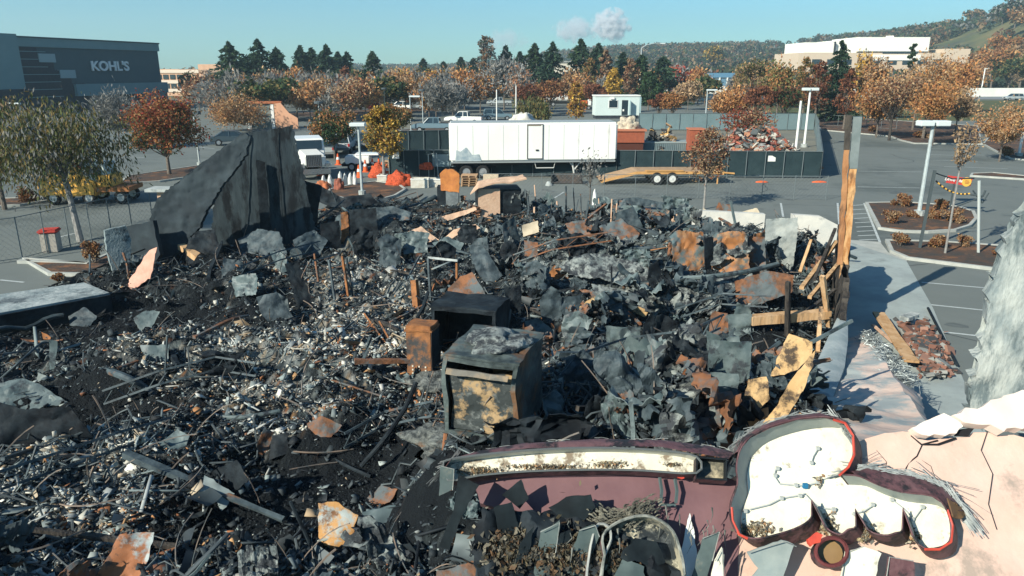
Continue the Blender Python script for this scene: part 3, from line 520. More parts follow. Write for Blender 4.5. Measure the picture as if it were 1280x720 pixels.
# blue roofed building, beige roofs
bb = thing('glass_building', 'small blue-roofed building with white columns beyond the heap', 'building', D(903, 110, 246)); bb.location.z = 0
part('wall', mat('pale_wall', (.5, .5, .46)), bb, (-3.8, 0, 0), (3.8, 7, 5.4)); part('roof', mat('blue_metal', (.10, .22, .33)), bb, (-4.4, -.5, 5.4), (4.4, 7.5, 6.8)); part('glazing', mat('blue_glass', (.12, .22, .30), rough=.2), bb, (-2.9, -.12, 1), (3.4, -.02, 5))
for k in range(4): part('column', WHITE(), bb, (-3.9+k*2.5, -.5, 0), (-3.5+k*2.5, -.15, 5.4))
for px0, px1, tp, Y, lab in [(645, 664, 80, 250, 'cream building corner left of the dark pines'), (694, 742, 78, 262, 'cream low building glimpsed between the dark pines')]:
    q = thing('low_building', lab, 'building', D((px0+px1)/2, 100, Y)); q.location.z = 0; wd = (px1-px0)/F*Y; h = D(px0, tp, Y).z
    part('wall', mat('cream_wall', (.60, .56, .46), (.55, .5, .42), .4), q, (-wd/2, 0, 0), (wd/2, 14, h)); part('roof', mat('grey_roof', (.3, .31, .3)), q, (-wd/2-.4, -.4, h), (wd/2+.4, 14.4, h+.4)); part('window', GLASS(), q, (-wd*.3, -.06, h*.4), (wd*.3, -.01, h*.7))
# remains of a stucco house behind the charred wall
q = thing('ruined_shop', 'roofless peach stucco shop remains with terracotta tile edge', 'building', G(345, 161), R(4))
PE = mat('peach_stucco', (.66, .36, .22), (.6, .32, .2), .8, .9); TT = mat('terracotta', (.42, .14, .06), (.30, .10, .05), 3)
b = MB(); b.prism([(0, 0, 0), (3.0, 0, 0), (3.0, 0, 1.4), (1.9, 0, 2.1), (.9, 0, 3.4), (0, 0, 3.3)], (0, .3, 0)); b.build('gable_wall', PE, q)
part('side_wall', mat('grey_green_board', (.14, .17, .16), (.2, .22, .2), 1), q, (-3.2, .1, 0), (-.6, .3, 3.0)); part('post', WHITE(), q, (-.5, 0, 0), (-.1, .3, 3.2)); part('post', WHITE(), q, (-3.7, 0, 0), (-3.2, .3, 3.2)); part('tile_edge', TT, q, (-3.6, .4, 3.3), (.9, 1.2, 3.6))
# site office
q = thing('site_office', 'pale blue site office cabin with one window and open door', 'cabin', G(772, 146), R(3)); q.location = (D(772, 130, 123).x, 123, 0)
PB = mat('pale_blue_siding', (.58, .66, .63), (.54, .62, .59), .6, .6)
part('wall', PB, q, (-3.65, 0, .5), (3.65, 3, 3.55), .03); part('roof', WHITE(), q, (-3.75, -.12, 3.55), (3.75, 3.1, 3.75)); f = part('window', WHITE(), q, (-1.5, -.06, 1.7), (.05, -.01, 3.0)); part('pane', GLASS(), f, (-1.4, -.09, 1.8), (-.05, -.05, 2.9))
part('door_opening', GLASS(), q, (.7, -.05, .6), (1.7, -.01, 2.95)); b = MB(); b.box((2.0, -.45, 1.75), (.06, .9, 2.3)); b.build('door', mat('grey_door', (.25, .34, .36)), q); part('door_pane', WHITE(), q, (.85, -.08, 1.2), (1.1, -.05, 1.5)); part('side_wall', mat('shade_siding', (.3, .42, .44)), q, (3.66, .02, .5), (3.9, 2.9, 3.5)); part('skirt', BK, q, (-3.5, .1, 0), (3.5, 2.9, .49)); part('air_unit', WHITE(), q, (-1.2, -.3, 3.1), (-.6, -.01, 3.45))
# freeway barrier walls
for x0, x1, Y, y0, y1, lab in [(815, 935, 226, 118, 108, 'white freeway barrier seen left of the russet trees'), (1060, 1290, 229, 118, 110, 'long white freeway barrier on the right'), (826, 938, 198, 123, 117, 'lower pale barrier in front of the left freeway wall')]:
    a, b_ = D(x0, 100, Y), D(x1, 100, Y); h = D(x0, y1, Y).z
    o = bxm((a.x, Y, 0), (b_.x, Y+.4, h)).build('barrier_wall', mat('barrier_white', (.74, .72, .64), (.66, .64, .58), .3, .8), loc=(a.x, Y, 0)); tag(o, lab, 'barrier')
# ------------------------------------------------------------------ vehicles
def wheel(par, x, y, r, wd, rim=True, rc=None):
    b = MB(); n = 20; vs = []; fs = []
    prof = [(r*.58, -wd/2), (r*.93, -wd/2), (r, -wd*.35), (r, wd*.35), (r*.93, wd/2), (r*.58, wd/2)]
    for i in range(n):
        a = 2*math.pi*i/n; vs += [(x+math.cos(a)*p, y+q, r+math.sin(a)*p) for p, q in prof]
    for i in range(n):
        for k in range(6): fs.append((i*6+k, i*6+(k+1) % 6, ((i+1) % n)*6+(k+1) % 6, ((i+1) % n)*6+k))
    b.add(vs, fs); w_ = b.build('wheel', BLACK(), par, smooth=True)
    b = MB(); b.tube([(x, y-wd*.42, r), (x, y+wd*.42, r)], r*.58, 14); b.tube([(x, y-wd*.5, r), (x, y+wd*.5, r)], r*.2, 8); b.build('rim', rc or mat('rim_grey', (.45, .46, .46), rough=.4, metal=.6), w_)
def car(kind, label, base, rz, color, group='cars parked in the lot', L=4.7, s=1.0):
    t = thing({'pickup': 'pickup_truck', 'suv': 'parked_suv', 'sedan': 'parked_car', 'van': 'parked_van'}[kind], label, {'pickup': 'pickup truck', 'suv': 'car', 'sedan': 'car', 'van': 'van'}[kind], base, rz, group)
    W = 1.85; m = mat('car_paint_%d_%d_%d' % tuple(int(c*99) for c in color), color, rough=.3, spec=.5, coat=.5)
    if kind == 'pickup': L = 5.6; body = [(-2.8, .55), (-2.8, 1.12), (-.65, 1.15), (-.6, 1.15), (1.0, 1.15), (2.3, 1.08), (2.75, .95), (2.8, .5)]; cab = [(-.75, 1.13), (-.65, 1.78), (.6, 1.80), (1.25, 1.13)]
    elif kind == 'suv': L = 4.7; body = [(-2.3, .5), (-2.35, 1.05), (1.05, 1.08), (2.1, .98), (2.35, .8), (2.35, .45)]; cab = [(-2.25, 1.03), (-2.0, 1.68), (.3, 1.72), (1.1, 1.05)]
    elif kind == 'van': L = 5.2; body = [(-2.6, .5), (-2.6, 1.2), (1.7, 1.2), (2.5, 1.0), (2.6, .5)]; cab = [(-2.6, 1.18), (-2.55, 2.1), (1.0, 2.1), (1.9, 1.18)]
    else: L = 4.6; body = [(-2.3, .45), (-2.3, .95), (-1.6, 1.0), (1.0, .98), (2.1, .86), (2.3, .7), (2.3, .42)]; cab = [(-1.75, .96), (-1.0, 1.42), (.3, 1.45), (1.15, .96)]
    b = MB(); b.prism([(x, -W/2, z) for x, z in body], (0, W, 0)); b.build('body', m, t, bevel=.06, smooth=True)
    b = MB(); n = len(cab); cx = sum(c[0] for c in cab)/n
    vs = [(x, -W/2+.06+(.16 if z > 1.3 else 0), z) for x, z in cab]+[(x, W/2-.06-(.16 if z > 1.3 else 0), z) for x, z in cab]
    b.add(vs, [tuple(range(n)), tuple(range(2*n-1, n-1, -1))]+[(i, (i+1) % n, n+(i+1) % n, n+i) for i in range(n)]); b.build('cab_windows', GLASS(), t, bevel=.03)
    zt_ = max(z for x, z in cab); b = MB(); b.box(((cab[1][0]+cab[2][0])/2, 0, zt_+.02), (cab[2][0]-cab[1][0]+.1, W-.42, .07))
    for sy in (-1, 1):
        for i, j in ((0, 1), (2, 3)): b.tube([(cab[i][0], sy*(W/2-.06), cab[i][1]), (cab[j][0], sy*(W/2-.06-(.16 if cab[j][1] > 1.3 else 0)) if j == 1 else sy*(W/2-.05), cab[j][1])], .045, 5)
        mx_ = (cab[1][0]+cab[2][0])/2; b.tube([(mx_, sy*(W/2-.05), cab[0][1]), (mx_, sy*(W/2-.2), zt_)], .05, 5)
    b.build('roof', m, t)
    if kind == 'pickup': part('bed', BLACK(), t, (-2.7, -W/2+.12, 1.13), (-.85, W/2-.12, 1.165))
    for sx in (-.62*L/2-.02, .62*L/2+.02):
        for sy in (-1, 1): wheel(t, sx, sy*(W/2-.1), .36, .24)
    part('bumper', mat('bumper_grey', (.2, .21, .21), rough=.5), t, (L/2-.02, -W/2+.08, .42), (L/2+.1, W/2-.08, .62)); part('bumper', mat('bumper_grey', (.2, .21, .21)), t, (-L/2-.1, -W/2+.08, .42), (-L/2+.02, W/2-.08, .62))
    for sy in (-1, 1): part('headlight', mat('lamp_glass', (.7, .7, .66), rough=.2), t, (L/2-.05, sy*(W/2-.32)-.16, .68), (L/2+.03, sy*(W/2-.32)+.16, .84)); part('tail_light', mat('tail_red', (.4, .02, .02), rough=.3), t, (-L/2-.03, sy*(W/2-.14)-.08, .75), (-L/2+.05, sy*(W/2-.14)+.08, 1.0))
    part('grille', BLACK(), t, (L/2-.04, -.45, .66), (L/2+.02, .45, .84))
    return t
WC = (.78, .77, .72); SV = (.36, .40, .41); DG = (.05, .075, .09); BG = (.13, .20, .24)
for k in [('pickup', 'white pickup truck left of two behind the crimson tree', 441, 131, 178, WC), ('pickup', 'white pickup truck right of two behind the crimson tree', 464, 129.5, 176, WC), ('suv', 'silver car parked in front of the grey leafless tree', 582, 127.5, 5, SV), ('pickup', 'silver pickup truck at the far end above the trailer', 624, 132, 182, SV), ('sedan', 'small dark car between the grey leafless trees', 556, 126, 0, DG), ('sedan', 'dark car furthest back above the white pickup', 602, 121, 10, DG),
          ('suv', 'grey estate car parked above the trailer roof', 622, 150, 4, BG), ('pickup', 'blue-grey pickup truck nose-left beside the screened fence', 543, 165, 176, BG), ('pickup', 'white pickup truck parked behind the blue-grey one', 580, 155, 172, WC), ('sedan', 'dark hatchback half hidden behind the white cab', 408, 195, 100, SV), ('suv', 'silver van-like car behind the cones', 430, 190, 95, (.5, .53, .54)), ('sedan', 'dark parked car left of the golden tree', 452, 184, 100, DG),
          ('suv', 'silver car driving on the near freeway lane at the frame edge', 1266, 125.5, 180, SV), ('sedan', 'pale car behind the freeway wall left of the lamp', 1212, 109.5, 0, (.45, .5, .52)), ('sedan', 'dark car behind the freeway wall beside the lamp', 1224, 109, 0, DG), ('sedan', 'grey car behind the freeway wall right of the lamp', 1240, 108.6, 0, BG), ('sedan', 'light car behind the freeway wall near the frame edge', 1256, 108.2, 0, SV), ('sedan', 'parked car glimpsed left of the charred wall', 292, 181, 20, DG), ('suv', 'white estate car in the row left of the golden trees', 500, 138, 175, WC), ('sedan', 'silver saloon in the row below the golden trees', 535, 137, 178, SV), ('sedan', 'dark saloon parked below the golden trees', 560, 139, 2, DG), ('suv', 'silver estate car beyond the screened fence left of the tanker', 660, 139, 0, SV), ('sedan', 'white saloon parked behind the orange tree above the wall', 330, 158, 10, WC), ('pickup', 'white pickup truck right of the dark hatchback', 420, 176, 100, WC), ('sedan', 'pale blue car in front of the store entrance', 88, 166, 60, (.3, .38, .4))]:
    kd, lab, x, y, rz, c = k
    car(kd, lab, G(x, y), R(rz), c)
# semi truck cab
q = thing('truck_cab', 'white conventional semi truck cab with chrome grille', 'truck', G(388, 219), R(-68))
WT = mat('truck_white', (.80, .79, .74), rough=.35, coat=.4); CH = mat('chrome_grey', (.35, .37, .38), rough=.25, metal=.8)
b = MB(); b.prism([(.6, -.75, .9), (2.75, -.62, .95), (2.75, -.62, 1.75), (.6, -.9, 2.05)], (0, 1.5, 0)); b.build('hood', WT, q, bevel=.12, smooth=True)
b = MB(); b.prism([(-1.6, -1.1, .9), (.7, -1.1, .9), (.75, -1.1, 1.95), (.35, -1.1, 2.75), (-1.6, -1.1, 2.85)], (0, 2.2, 0)); b.build('cab', WT, q, bevel=.08, smooth=True)
b = MB(); b.prism([(.76, -.95, 2.0), (.42, -.9, 2.62), (.46, -.9, 2.64), (.80, -.95, 2.0)], (0, 1.85, 0)); b.build('windshield', GLASS(), q)
for s_ in (-1, 1): part('side_window', GLASS(), q, (-.5, s_*1.1-.02, 1.95), (.3, s_*1.1+.02, 2.55)); part('fender', WT, q, (1.3, s_*.95-.3, .85), (2.7, s_*.95+.3, 1.2), .08); part('headlight', CH, q, (2.62, s_*.95-.2, .95), (2.74, s_*.95+.2, 1.15)); wheel(q, 2.0, s_*.95, .5, .3); wheel(q, -2.2, s_*.9, .5, .5); wheel(q, -3.5, s_*.9, .5, .5)
    
g_ = part('grille', CH, q, (2.74, -.55, .95), (2.84, .55, 1.8))
for k in range(9): part('grille_bar', BLACK(), g_, (2.84, -.5+k*.12, 1.0), (2.86, -.46+k*.12, 1.75))
part('bumper', CH, q, (2.6, -1.15, .4), (2.9, 1.15, .8), .04); part('chassis', BLACK(), q, (-4.2, -.4, .6), (2, .4, .9)); part('tank', mat('green_tank', (.06, .3, .14)), q, (-.9, -1.2, .45), (.4, -.8, .95), .05)
b = MB(); b.tube([(-1.8, -1, 1), (-1.8, -1, 3.4)], .08, 8); b.build('exhaust_stack', CH, q); b = MB(); b.tube([(.9, -1.2, 1.9), (.9, -1.45, 1.9), (.9, -1.45, 2.5)], .05, 6); b.build('mirror', CH, q)
# box trailer
a, b_ = G(588, 224), G(772, 218); q = thing('box_trailer', 'long white box trailer with side door parked before the dark screen', 'trailer', (D(562, 200, 53.2).x, 53.2, 0), R(5))
Lt = 12.25; TW = mat('trailer_white', (.86, .85, .80), (.78, .77, .71), .5, .45, spec=.4, c3=(.62, .60, .54), t3=.68, s3=.8, stretch=(1, 1, .3))
b = MB(); b.box((Lt/2, 1.25, 2.62), (Lt, 2.5, 2.75)); b.build('box_body', TW, q, bevel=.12, smooth=True)
part('bottom_rail', mat('rail_grey', (.25, .27, .27)), q, (.1, -.03, 1.16), (Lt-.1, 2.5, 1.26)); part('roof_edge', mat('roof_grey', (.30, .34, .35)), q, (.15, .12, 3.99), (Lt-.15, 2.4, 4.03))
d_ = part('side_door', TW, q, (5.65, -.03, 1.45), (6.75, -.002, 3.85)); b = MB()
for s in ((5.62, 5.67), (6.73, 6.78)): b.box(((s[0]+s[1])/2, -.04, 2.65), (.06, .02, 2.45))
b.box((6.2, -.04, 3.87), (1.18, .02, .06)); b.box((6.2, -.04, 1.44), (1.18, .02, .05)); b.build('door_frame', mat('door_trim_dark', (.06, .06, .06)), d_); part('latch', BLACK(), d_, (6.25, -.08, 2.0), (6.45, -.03, 2.1)); part('door_header', mat('dirty_trim', (.25, .2, .15)), d_, (5.7, -.05, 3.78), (6.6, -.035, 3.85))
b = MB()
for k in range(11):
    if k != 5: b.box((.6+k*1.1, -.004, 2.6), (.012, .012, 2.5))
b.box((3.0, -.004, 1.34), (5.0, .012, .03)); b.box((9.4, -.004, 1.34), (5.0, .012, .03))
b.build('panel_seam', mat('rail_grey', (.25, .27, .27)), q)
for x in (1.2, 2.4): wheel(q, x, .3, .5, .35); wheel(q, x, 2.2, .5, .35)
part('axle_frame', BLACK(), q, (.6, .4, .8), (3.4, 2.1, 1.15)); part('underbody', BLACK(), q, (0.1, .3, .95), (Lt-.1, 2.3, 1.15))
b = MB()
for y in (.3, 2.1): b.tube([(9.0, y, 1.15), (9.2, y, .05)], .07, 6); b.tube([(9.6, y, 1.15), (9.2, y, .6)], .05, 6); b.tube([(8.8, y, 1.15), (9.2, y, .6)], .05, 6)
b.build('landing_gear', mat('gear_white', (.5, .5, .47)), q); b = MB(); b.tube([(6.2, .1, 1.15), (6.3, .1, .75), (7.6, .1, .75), (7.7, .1, 1.15)], .04, 6); b.build('step_rail', mat('gear_white', (.5, .5, .47)), q)
b = MB(); b.prism([(.4, -.05, 1.3), (2.3, -.05, 1.3), (2.1, -.05, 1.8), (1.6, -.05, 1.75), (1.2, -.05, 2.3), (.8, -.05, 2.0), (.5, -.05, 2.1)], (0, .03, 0)); b.build('tree_graphic', mat('blue_grey_graphic', (.25, .32, .36), (.45, .5, .5), 3), q)
# flatbed trailer
q = thing('flatbed_trailer', 'yellow equipment flatbed trailer with ramp nose down on the left', 'trailer', (G(758, 233).x, G(800, 231).y, 0), R(1))
YL = mat('yellow_steel', (.62, .34, .12), (.50, .26, .09), 1.5, .7); DK = mat('tan_planks', (.34, .22, .13), (.42, .28, .17), 3, .85, stretch=(1, .2, 1))
k0 = 41.7/F; L2 = 8.1
b = MB(); b.prism([(2.2, 0, .78), (L2, 0, .78), (L2, 0, .93), (2.2, 0, .93)], (0, 2.3, 0)); b.prism([(-.3, 0, .2), (2.2, 0, .78), (2.2, 0, .93), (-.3, 0, .3)], (0, 2.3, 0)); b.build('deck', DK, q)
b = MB(); b.box((L2/2+1, -.05, .82), (L2-2.2, .08, .17)); b.prism([(-.4, -.09, .12), (2.2, -.09, .73), (2.2, -.09, .92), (-.4, -.09, .32)], (0, .08, 0)); b.box((L2/2+1, 2.35, .82), (L2-2.2, .08, .17)); b.box((L2+.05, 1.15, .8), (.12, 2.4, .25)); b.tube([(L2, 1.1, .7), (L2+1.2, 1.1, .6)], .07, 6); b.tube([(L2-.1, .1, .8), (L2-.1, .1, 1.1)], .05, 5); b.tube([(L2-.2, .3, .75), (L2-.2, .3, .0)], .06, 6); b.build('frame', YL, q)
for x in (3.6, 4.65):
    for y in (.25, 2.05): wheel(q, x-.05, y-.35 if y < 1 else y, .43, .28, rc=mat('white_rim', (.62, .62, .58)))
b = MB(); b.box((4.1, .1, .95), (2.6, .5, .05)); b.build('mudguard', YL, q)
# orange flatbed / lifting truck behind the weeping tree
q = thing('utility_truck', 'orange hydraulic truck with flat bed half hidden behind the weeping tree', 'truck', G(46, 257), R(5)); q.scale = (.95, .95, 1); OT = mat('truck_orange', (.85, .45, .09), (.72, .36, .07), 1.2, .5); 
kx = 46.2/F
b = MB(); b.prism([(.2, 0, .5), (3.6, 0, .5), (3.6, 0, 1.3), (2.4, 0, 2.0), (.9, 0, 2.1), (.2, 0, 1.5)], (0, 2.2, 0)); b.build('body', OT, q, bevel=.08, smooth=True)
part('deck', mat('rust_deck', (.32, .13, .05)), q, (3.6, 0, .75), (5.6, 2.2, 1.0)); part('deck_box', OT, q, (3.65, .2, 1.0), (4.5, 2.0, 1.7), .04); part('cab', mat('cab_white_green', (.5, .55, .52)), q, (2.9, .3, 1.3), (4.2, 2.0, 2.4), .05); part('window', GLASS(), q, (3.0, .27, 1.7), (4.0, .3, 2.2)); part('beacon', mat('red_lamp', (.6, .06, .03)), q, (2.2, .5, 2.0), (2.6, .9, 2.35), .05)
for x in (1.0, 3.1, 5.0): wheel(q, x, .2, .4, .3); wheel(q, x, 2.0, .4, .3)
# tanker and machine in the distance
q = thing('tank_truck', 'white tank truck glimpsed right of the olive tree', 'truck', G(698, 133), R(0)); b = MB(); b.tube([(-3.2, 0, 1.9), (-3, 0, 1.9), (2, 0, 1.9), (2.2, 0, 1.9)], [.7, .95, .95, .7], 14); b.build('tank', WT, q, smooth=True); part('cab', WT, q, (2.5, -1, .8), (4, 1, 2.6), .1); part('window', GLASS(), q, (2.8, -1.03, 1.7), (3.6, -1, 2.3)); part('chassis', BLACK(), q, (-3.3, -.8, .6), (4, .8, .9))
for x in (-2.4, -1.2, 3.2): wheel(q, x, -.8, .5, .3)
q = thing('orange_machine', 'small orange and white machine beside the yellow tree', 'machine', G(731, 137), R(0)); part('body', mat('machine_orange', (.6, .12, .04)), q, (-.9, -.5, .4), (.5, .7, 1.8), .1); part('hood', WHITE(), q, (.5, -.4, .8), (1.3, .6, 2.0), .1); b = MB(); b.tube([(.8, 0, 1.8), (1.4, 0, 3.0)], .12, 6); b.build('arm', mat('machine_orange', (.6, .12, .04)), q); wheel(q, -.5, -.5, .4, .3); wheel(q, .7, -.5, .4, .3)
# ------------------------------------------------------------------ light poles
def lamp(label, px, ybase, ytop, Y=None, head='box2', r=.07, m=None, g='parking lot light poles', rz=0):
    p = G(px, ybase) if Y is None else D(px, 100, Y); p = Vector((p.x, p.y, 0)); Y = p.y; H = D(px, ytop, Y).z
    t = thing('light_pole', label, 'light pole', p, rz, g); m = m or STEEL(); b = MB(); b.tube([(0, 0, 0), (0, 0, H)], [r, r*.75], 8); b.build('pole', m, t)
    b = MB(); b.tube([(0, 0, 0), (0, 0, .35)], r*2.6, 10); b.build('footing', CONC(), t)
    HD = mat('lamp_head_pale', (.60, .64, .63), rough=.5); DKH = mat('lamp_head_dark', (.08, .10, .11))
    if head == 'box2':
        part('arm', m, t, (-.45, -.04, H-.12), (.45, .04, H-.04))
        for s in (-1, 1): part('lamp_head', HD, t, (s*.42-.36, -.3, H-.1), (s*.42+.36, .3, H+.18), .03)
    elif head == 'box1': part('lamp_head', HD, t, (-.5, -.3, H), (.45, .3, H+.22), .03)
    elif head == 'round': b = MB(); b.tube([(0, 0, H), (0, 0, H+.05), (0, 0, H+.25), (0, 0, H+.3)], [.2, .45, .45, .1], 12); b.build('lamp_head', DKH, t)
    elif head == 'dark': part('lamp_head', DKH, t, (-.5, -.25, H-.05), (.5, .25, H+.2), .03)
    elif head == 'arm': b = MB(); b.tube([(0, 0, H), (1.5, 0, H+.9), (4, 0, H+1.4), (6, 0, H+1.3)], [r*.7, r*.5, r*.4, r*.4], 6); b.build('arm', m, t); part('lamp_head', HD, t, (5.6, -.25, H+1.15), (7, .25, H+1.4))
    elif head == 'shoe': part('lamp_head', HD, t, (-.1, -.25, H-.05), (1.3, .25, H+.15), .03)
    return t
lamp('tall pale light pole with twin box heads rising from the kerb island', 1148, 271, 155, head='box2', r=.11, g='parking lot light poles')
lamp('pale light pole with box head beside the golden tree', 453, 245, 158, head='box1', r=.09)
lamp('grey light pole with round head behind the white truck cab', 402, 182, 130, head='round', r=.08)
lamp('dark-headed light pole right of the scarlet-topped maple', 250, 208, 142, head='dark', r=.08)
lamp('light pole with pale head left before the store', 19, 165, 130, head='shoe', r=.08)
lamp('slim white pole without head at the fence corner', 994, 193, 126, head=None, r=.13, m=WHITE())
lamp('white twin-head lamp standing behind the screened fence', 1005, 184, 112, head='box2', r=.13, m=WHITE())
lamp('slim white pole behind the box trailer roof', 621, 160, 112, head=None, r=.1, m=WHITE())
lamp('white pole left of the olive drooping tree', 645, 152, 107, head=None, r=.11, m=WHITE())
lamp('freeway lamp with long curved arm above the pines', 800, 0, 60, Y=230, head='arm', r=.22)
lamp('freeway lamp with short arm behind the right barrier', 1229, 0, 86, Y=236, head='shoe', r=.2, m=WHITE())
lamp('light pole above the heap at the end of the grey screen', 881, 160, 113, head='shoe', r=.1)
lamp('white pole on the far island at the frame edge', 1273, 196, 60, head=None, r=.12, m=WHITE())
lamp('thin grey lamp in front of the golden row', 529, 158, 114, head='round', r=.07)
lamp('thin dark lamp left of the golden row', 482, 150, 112, head='round', r=.07, m=mat('dark_trim', (.06, .09, .1)))
lamp('grey lamp between the blue-grey pickup and golden tree', 514, 166, 121, head='shoe', r=.08)
lamp('thin white lamp in front of the hillside trees', 1096, 130, 92, head='box2', r=.12, m=WHITE())
# black leaning post and chain barrier at the drive-through
q = thing('clearance_post', 'dark square post beside the black and yellow clearance chain', 'post', G(1149, 312)); Yp = G(1149, 312).y; H = D(1160, 213, Yp).z
b = MB(); b.tube([(0, 0, 0), (.12, 0, H)], .085, 4); b.build('post', mat('dark_post', (.05, .065, .07)), q); arm_end = Vector((2.9, 1.6, H-.25))
b = MB(); b.tube([(.12, 0, H-.1), (1.3, .6, H-.45), (2.8, 1.5, H-.55)], .03, 6); b.build('cable_arm', mat('dark_post', (.05, .065, .07)), q)
q = thing('drive_through_sign', 'red sign reading Drive Thru with yellow disc', 'sign', G(1186, 268)); Ys = G(1186, 268).y
Pc = D(1199, 226, Ys)-Vector(q.location); RS = mat('sign_red', (.55, .06, .05), rough=.5); YS = mat('sign_yellow', (.80, .45, .08), rough=.5)
b = MB(); b.tube([(0, 0, 0), (0, .0, Pc.z-.1)], .04, 6); b.build('post', mat('dark_post', (.05, .065, .07)), q)
M_ = Matrix.Rotation(R(8), 3, 'Y'); b = MB(); b.box(Pc, (1.35, .06, .40), M=M_); b.build('sign_board', RS, q)
b = MB(); c = Pc+Vector((.38, -.06, -.055)); b.tube([c+Vector((0, .05, 0)), c+Vector((0, -.02, 0))], .25, 24); b.build('sign_disc', YS, q)
text_mesh('Drive Thru', .25, .008, WHITE(), q, Pc+Vector((-.27, -.045, -.03)), (math.pi/2, R(8), 0), bold=.006, shear=.2)
b = MB()
for k in range(3): b.box(c+Vector((0, -.03, .07-k*.07)), (.26-.05*abs(k-1), .012, .022), M=M_)
b.build('disc_text_line', mat('sign_brown', (.35, .08, .04)), q)
q = thing('clearance_chain', 'black and yellow striped clearance tube sagging under the sign', 'barrier', D(1172, 225, Ys))
P0, P1 = D(1170, 226, Ys), D(1212, 242, Ys); pts = []
for k in range(19):
    f = k/18; p = P0.lerp(P1, f); p.z -= .42*4*f*(1-f)*.62; pts.append(p-q.location)
for k in range(18):
    b = MB(); b.tube([pts[k], pts[k+1]], .045, 8); b.build('yellow_segment' if k % 2 else 'black_segment', YS if k % 2 else BLACK(), q)
q = thing('support_frame', 'dark metal frame carrying the clearance tube beside the sapling', 'frame', G(1223, 318)); Z = q.location
b = MB(); f = lambda x, y, Y: D(x, y, Y)-Z
b.tube([f(1213, 243, Ys), f(1228, 245, Ys*.99)], .05, 6); b.tube([f(1196, 258, Ys), f(1228, 246, Ys)], .035, 6); b.tube([f(1228, 246, Ys), f(1232, 238, Ys)], .05, 6); b.tube([f(1228, 254, Ys), f(1216, 238, Ys)], .04, 6); b.tube([f(1228, 254, Ys), f(1236, 241, Ys)], .04, 6); b.build('brace', mat('dark_post', (.05, .065, .07)), q)
b = MB(); b.tube([(0, 0, 0), f(1224, 226, Z.y)], .06, 8); b.build('post', mat('pale_post', (.42, .45, .43)), q)
# ------------------------------------------------------------------ fences
def fence_run(name, label, pts, H, n_posts, screen=None, wire=.012, r=.03, cat='fence', mesh_step=None, group=None, rails=True, slack=.0):
    P = [Vector((p[0], p[1], 0)) for p in pts]; t = thing(name, label, cat, P[0], 0, group); O = P[0]
    m = mat('fence_steel', (.13, .155, .16), rough=.6); seg = sum((P[i+1]-P[i]).length for i in range(len(P)-1))
    b = MB()
    for i in range(len(P)-1):
        a, c = P[i]-O, P[i+1]-O; up = Vector((0, 0, H))
        if rails: b.tube([a+up, c+up], r*.8, 5); b.tube([a+Vector((0, 0, .1)), c+Vector((0, 0, .1))], r*.6, 5)
        if screen:
            s = MB(); N = max(2, int((c-a).length/1.2)); vs = []; side = (c-a).normalized().cross(Vector((0, 0, 1)))*-.04
            rs = random.Random(i)
            for k in range(N+1):
                for z in (0.05, H*.35, H*.7, H-.03): vs.append(a.lerp(c, k/N)+side+side*rs.uniform(-1, 1.5)*(1.5 if .1 < z < H-.1 else .1)+Vector((0, 0, z)))
            s.add(vs, [(k*4+j, (k+1)*4+j, (k+1)*4+j+1, k*4+j+1) for k in range(N) for j in range(3)]); s.build('screen_cloth', screen, t, smooth=True)
    if rails: b.build('rail', m, t)
    if mesh_step:
        w_ = MB()
        for i in range(len(P)-1):
            a, c = P[i]-O, P[i+1]-O; ll = (c-a).length; N = int(ll/mesh_step); d = (c-a)/ll
            for k in range(-int(H/mesh_step), N+1):
                for sg in (1, -1):
                    x0 = k*mesh_step; z0, z1 = 0, H; x1 = x0+H
                    if x0 < 0: z0 = -x0; x0 = 0
                    if x1 > ll: z1 = H-(x1-ll); x1 = ll
                    if z1 <= z0: continue
                    q0, q1 = (z0, z1) if sg > 0 else (H-z0, H-z1); w_.tube([a+d*x0+Vector((0, 0, q0)), a+d*x1+Vector((0, 0, q1))], .0035, 3, cap=False)
        w_.build('wire_mesh', mat('wire_grey', (.16, .19, .2), rough=.6), t)
    for k in range(n_posts):
        s = seg*k/(n_posts-1); i = 0
        while i < len(P)-2 and s > (P[i+1]-P[i]).length: s -= (P[i+1]-P[i]).length; i += 1
        p = P[i].lerp(P[i+1], min(1, s/(P[i+1]-P[i]).length))-O; q_ = MB(); q_.tube([p, p+Vector((0, 0, H+.04))], r, 6); q_.build('post', m, t)
    return t
SCR = mat('black_windscreen', (.014, .03, .035), (.022, .042, .047), 1.2, .8, bump=.3); SCG = mat('grey_windscreen', (.13, .19, .20), (.15, .21, .22), .8, .85)
fA, fB, fC = G(486, 222), G(1025, 222), G(1020, 152)
fence_run('screened_fence', 'long black screened fence behind the trailers', [G(770, 221), G(1025, 223)], 1.95, 12, SCR)
fence_run('screened_fence', 'black screened fence left of the box trailer', [G(487, 222), G(562, 222)], 2.0, 5, SCR)
fence_run('screened_fence', 'black screened fence hidden behind the box trailer', [G(562, 221), G(770, 221)], 1.95, 9, SCR)
fence_run('wire_fence', 'see-through wire fence returning from the corner by the white pole', [G(1025, 223), G(1021, 176)], 1.95, 5, mat('side_screen', (.17, .22, .23)))
fence_run('screened_fence', 'grey screened fence below the site office', [G(798, 163), G(1017, 163)], 2.2, 14, SCG)
fence_run('screened_fence', 'black screened fence behind the golden tree', [G(492, 190), G(640, 186)], 2.0, 9, SCR)
fence_run('wire_fence', 'grey wire fence at the corner behind the white poles', [G(1017, 163), G(1021, 176)], 2.2, 4, SCG)
fence_run('wire_fence', 'low grey wire fence on the verge under the rust trees', [G(1030, 157), G(1120, 162)], 1.5, 6)
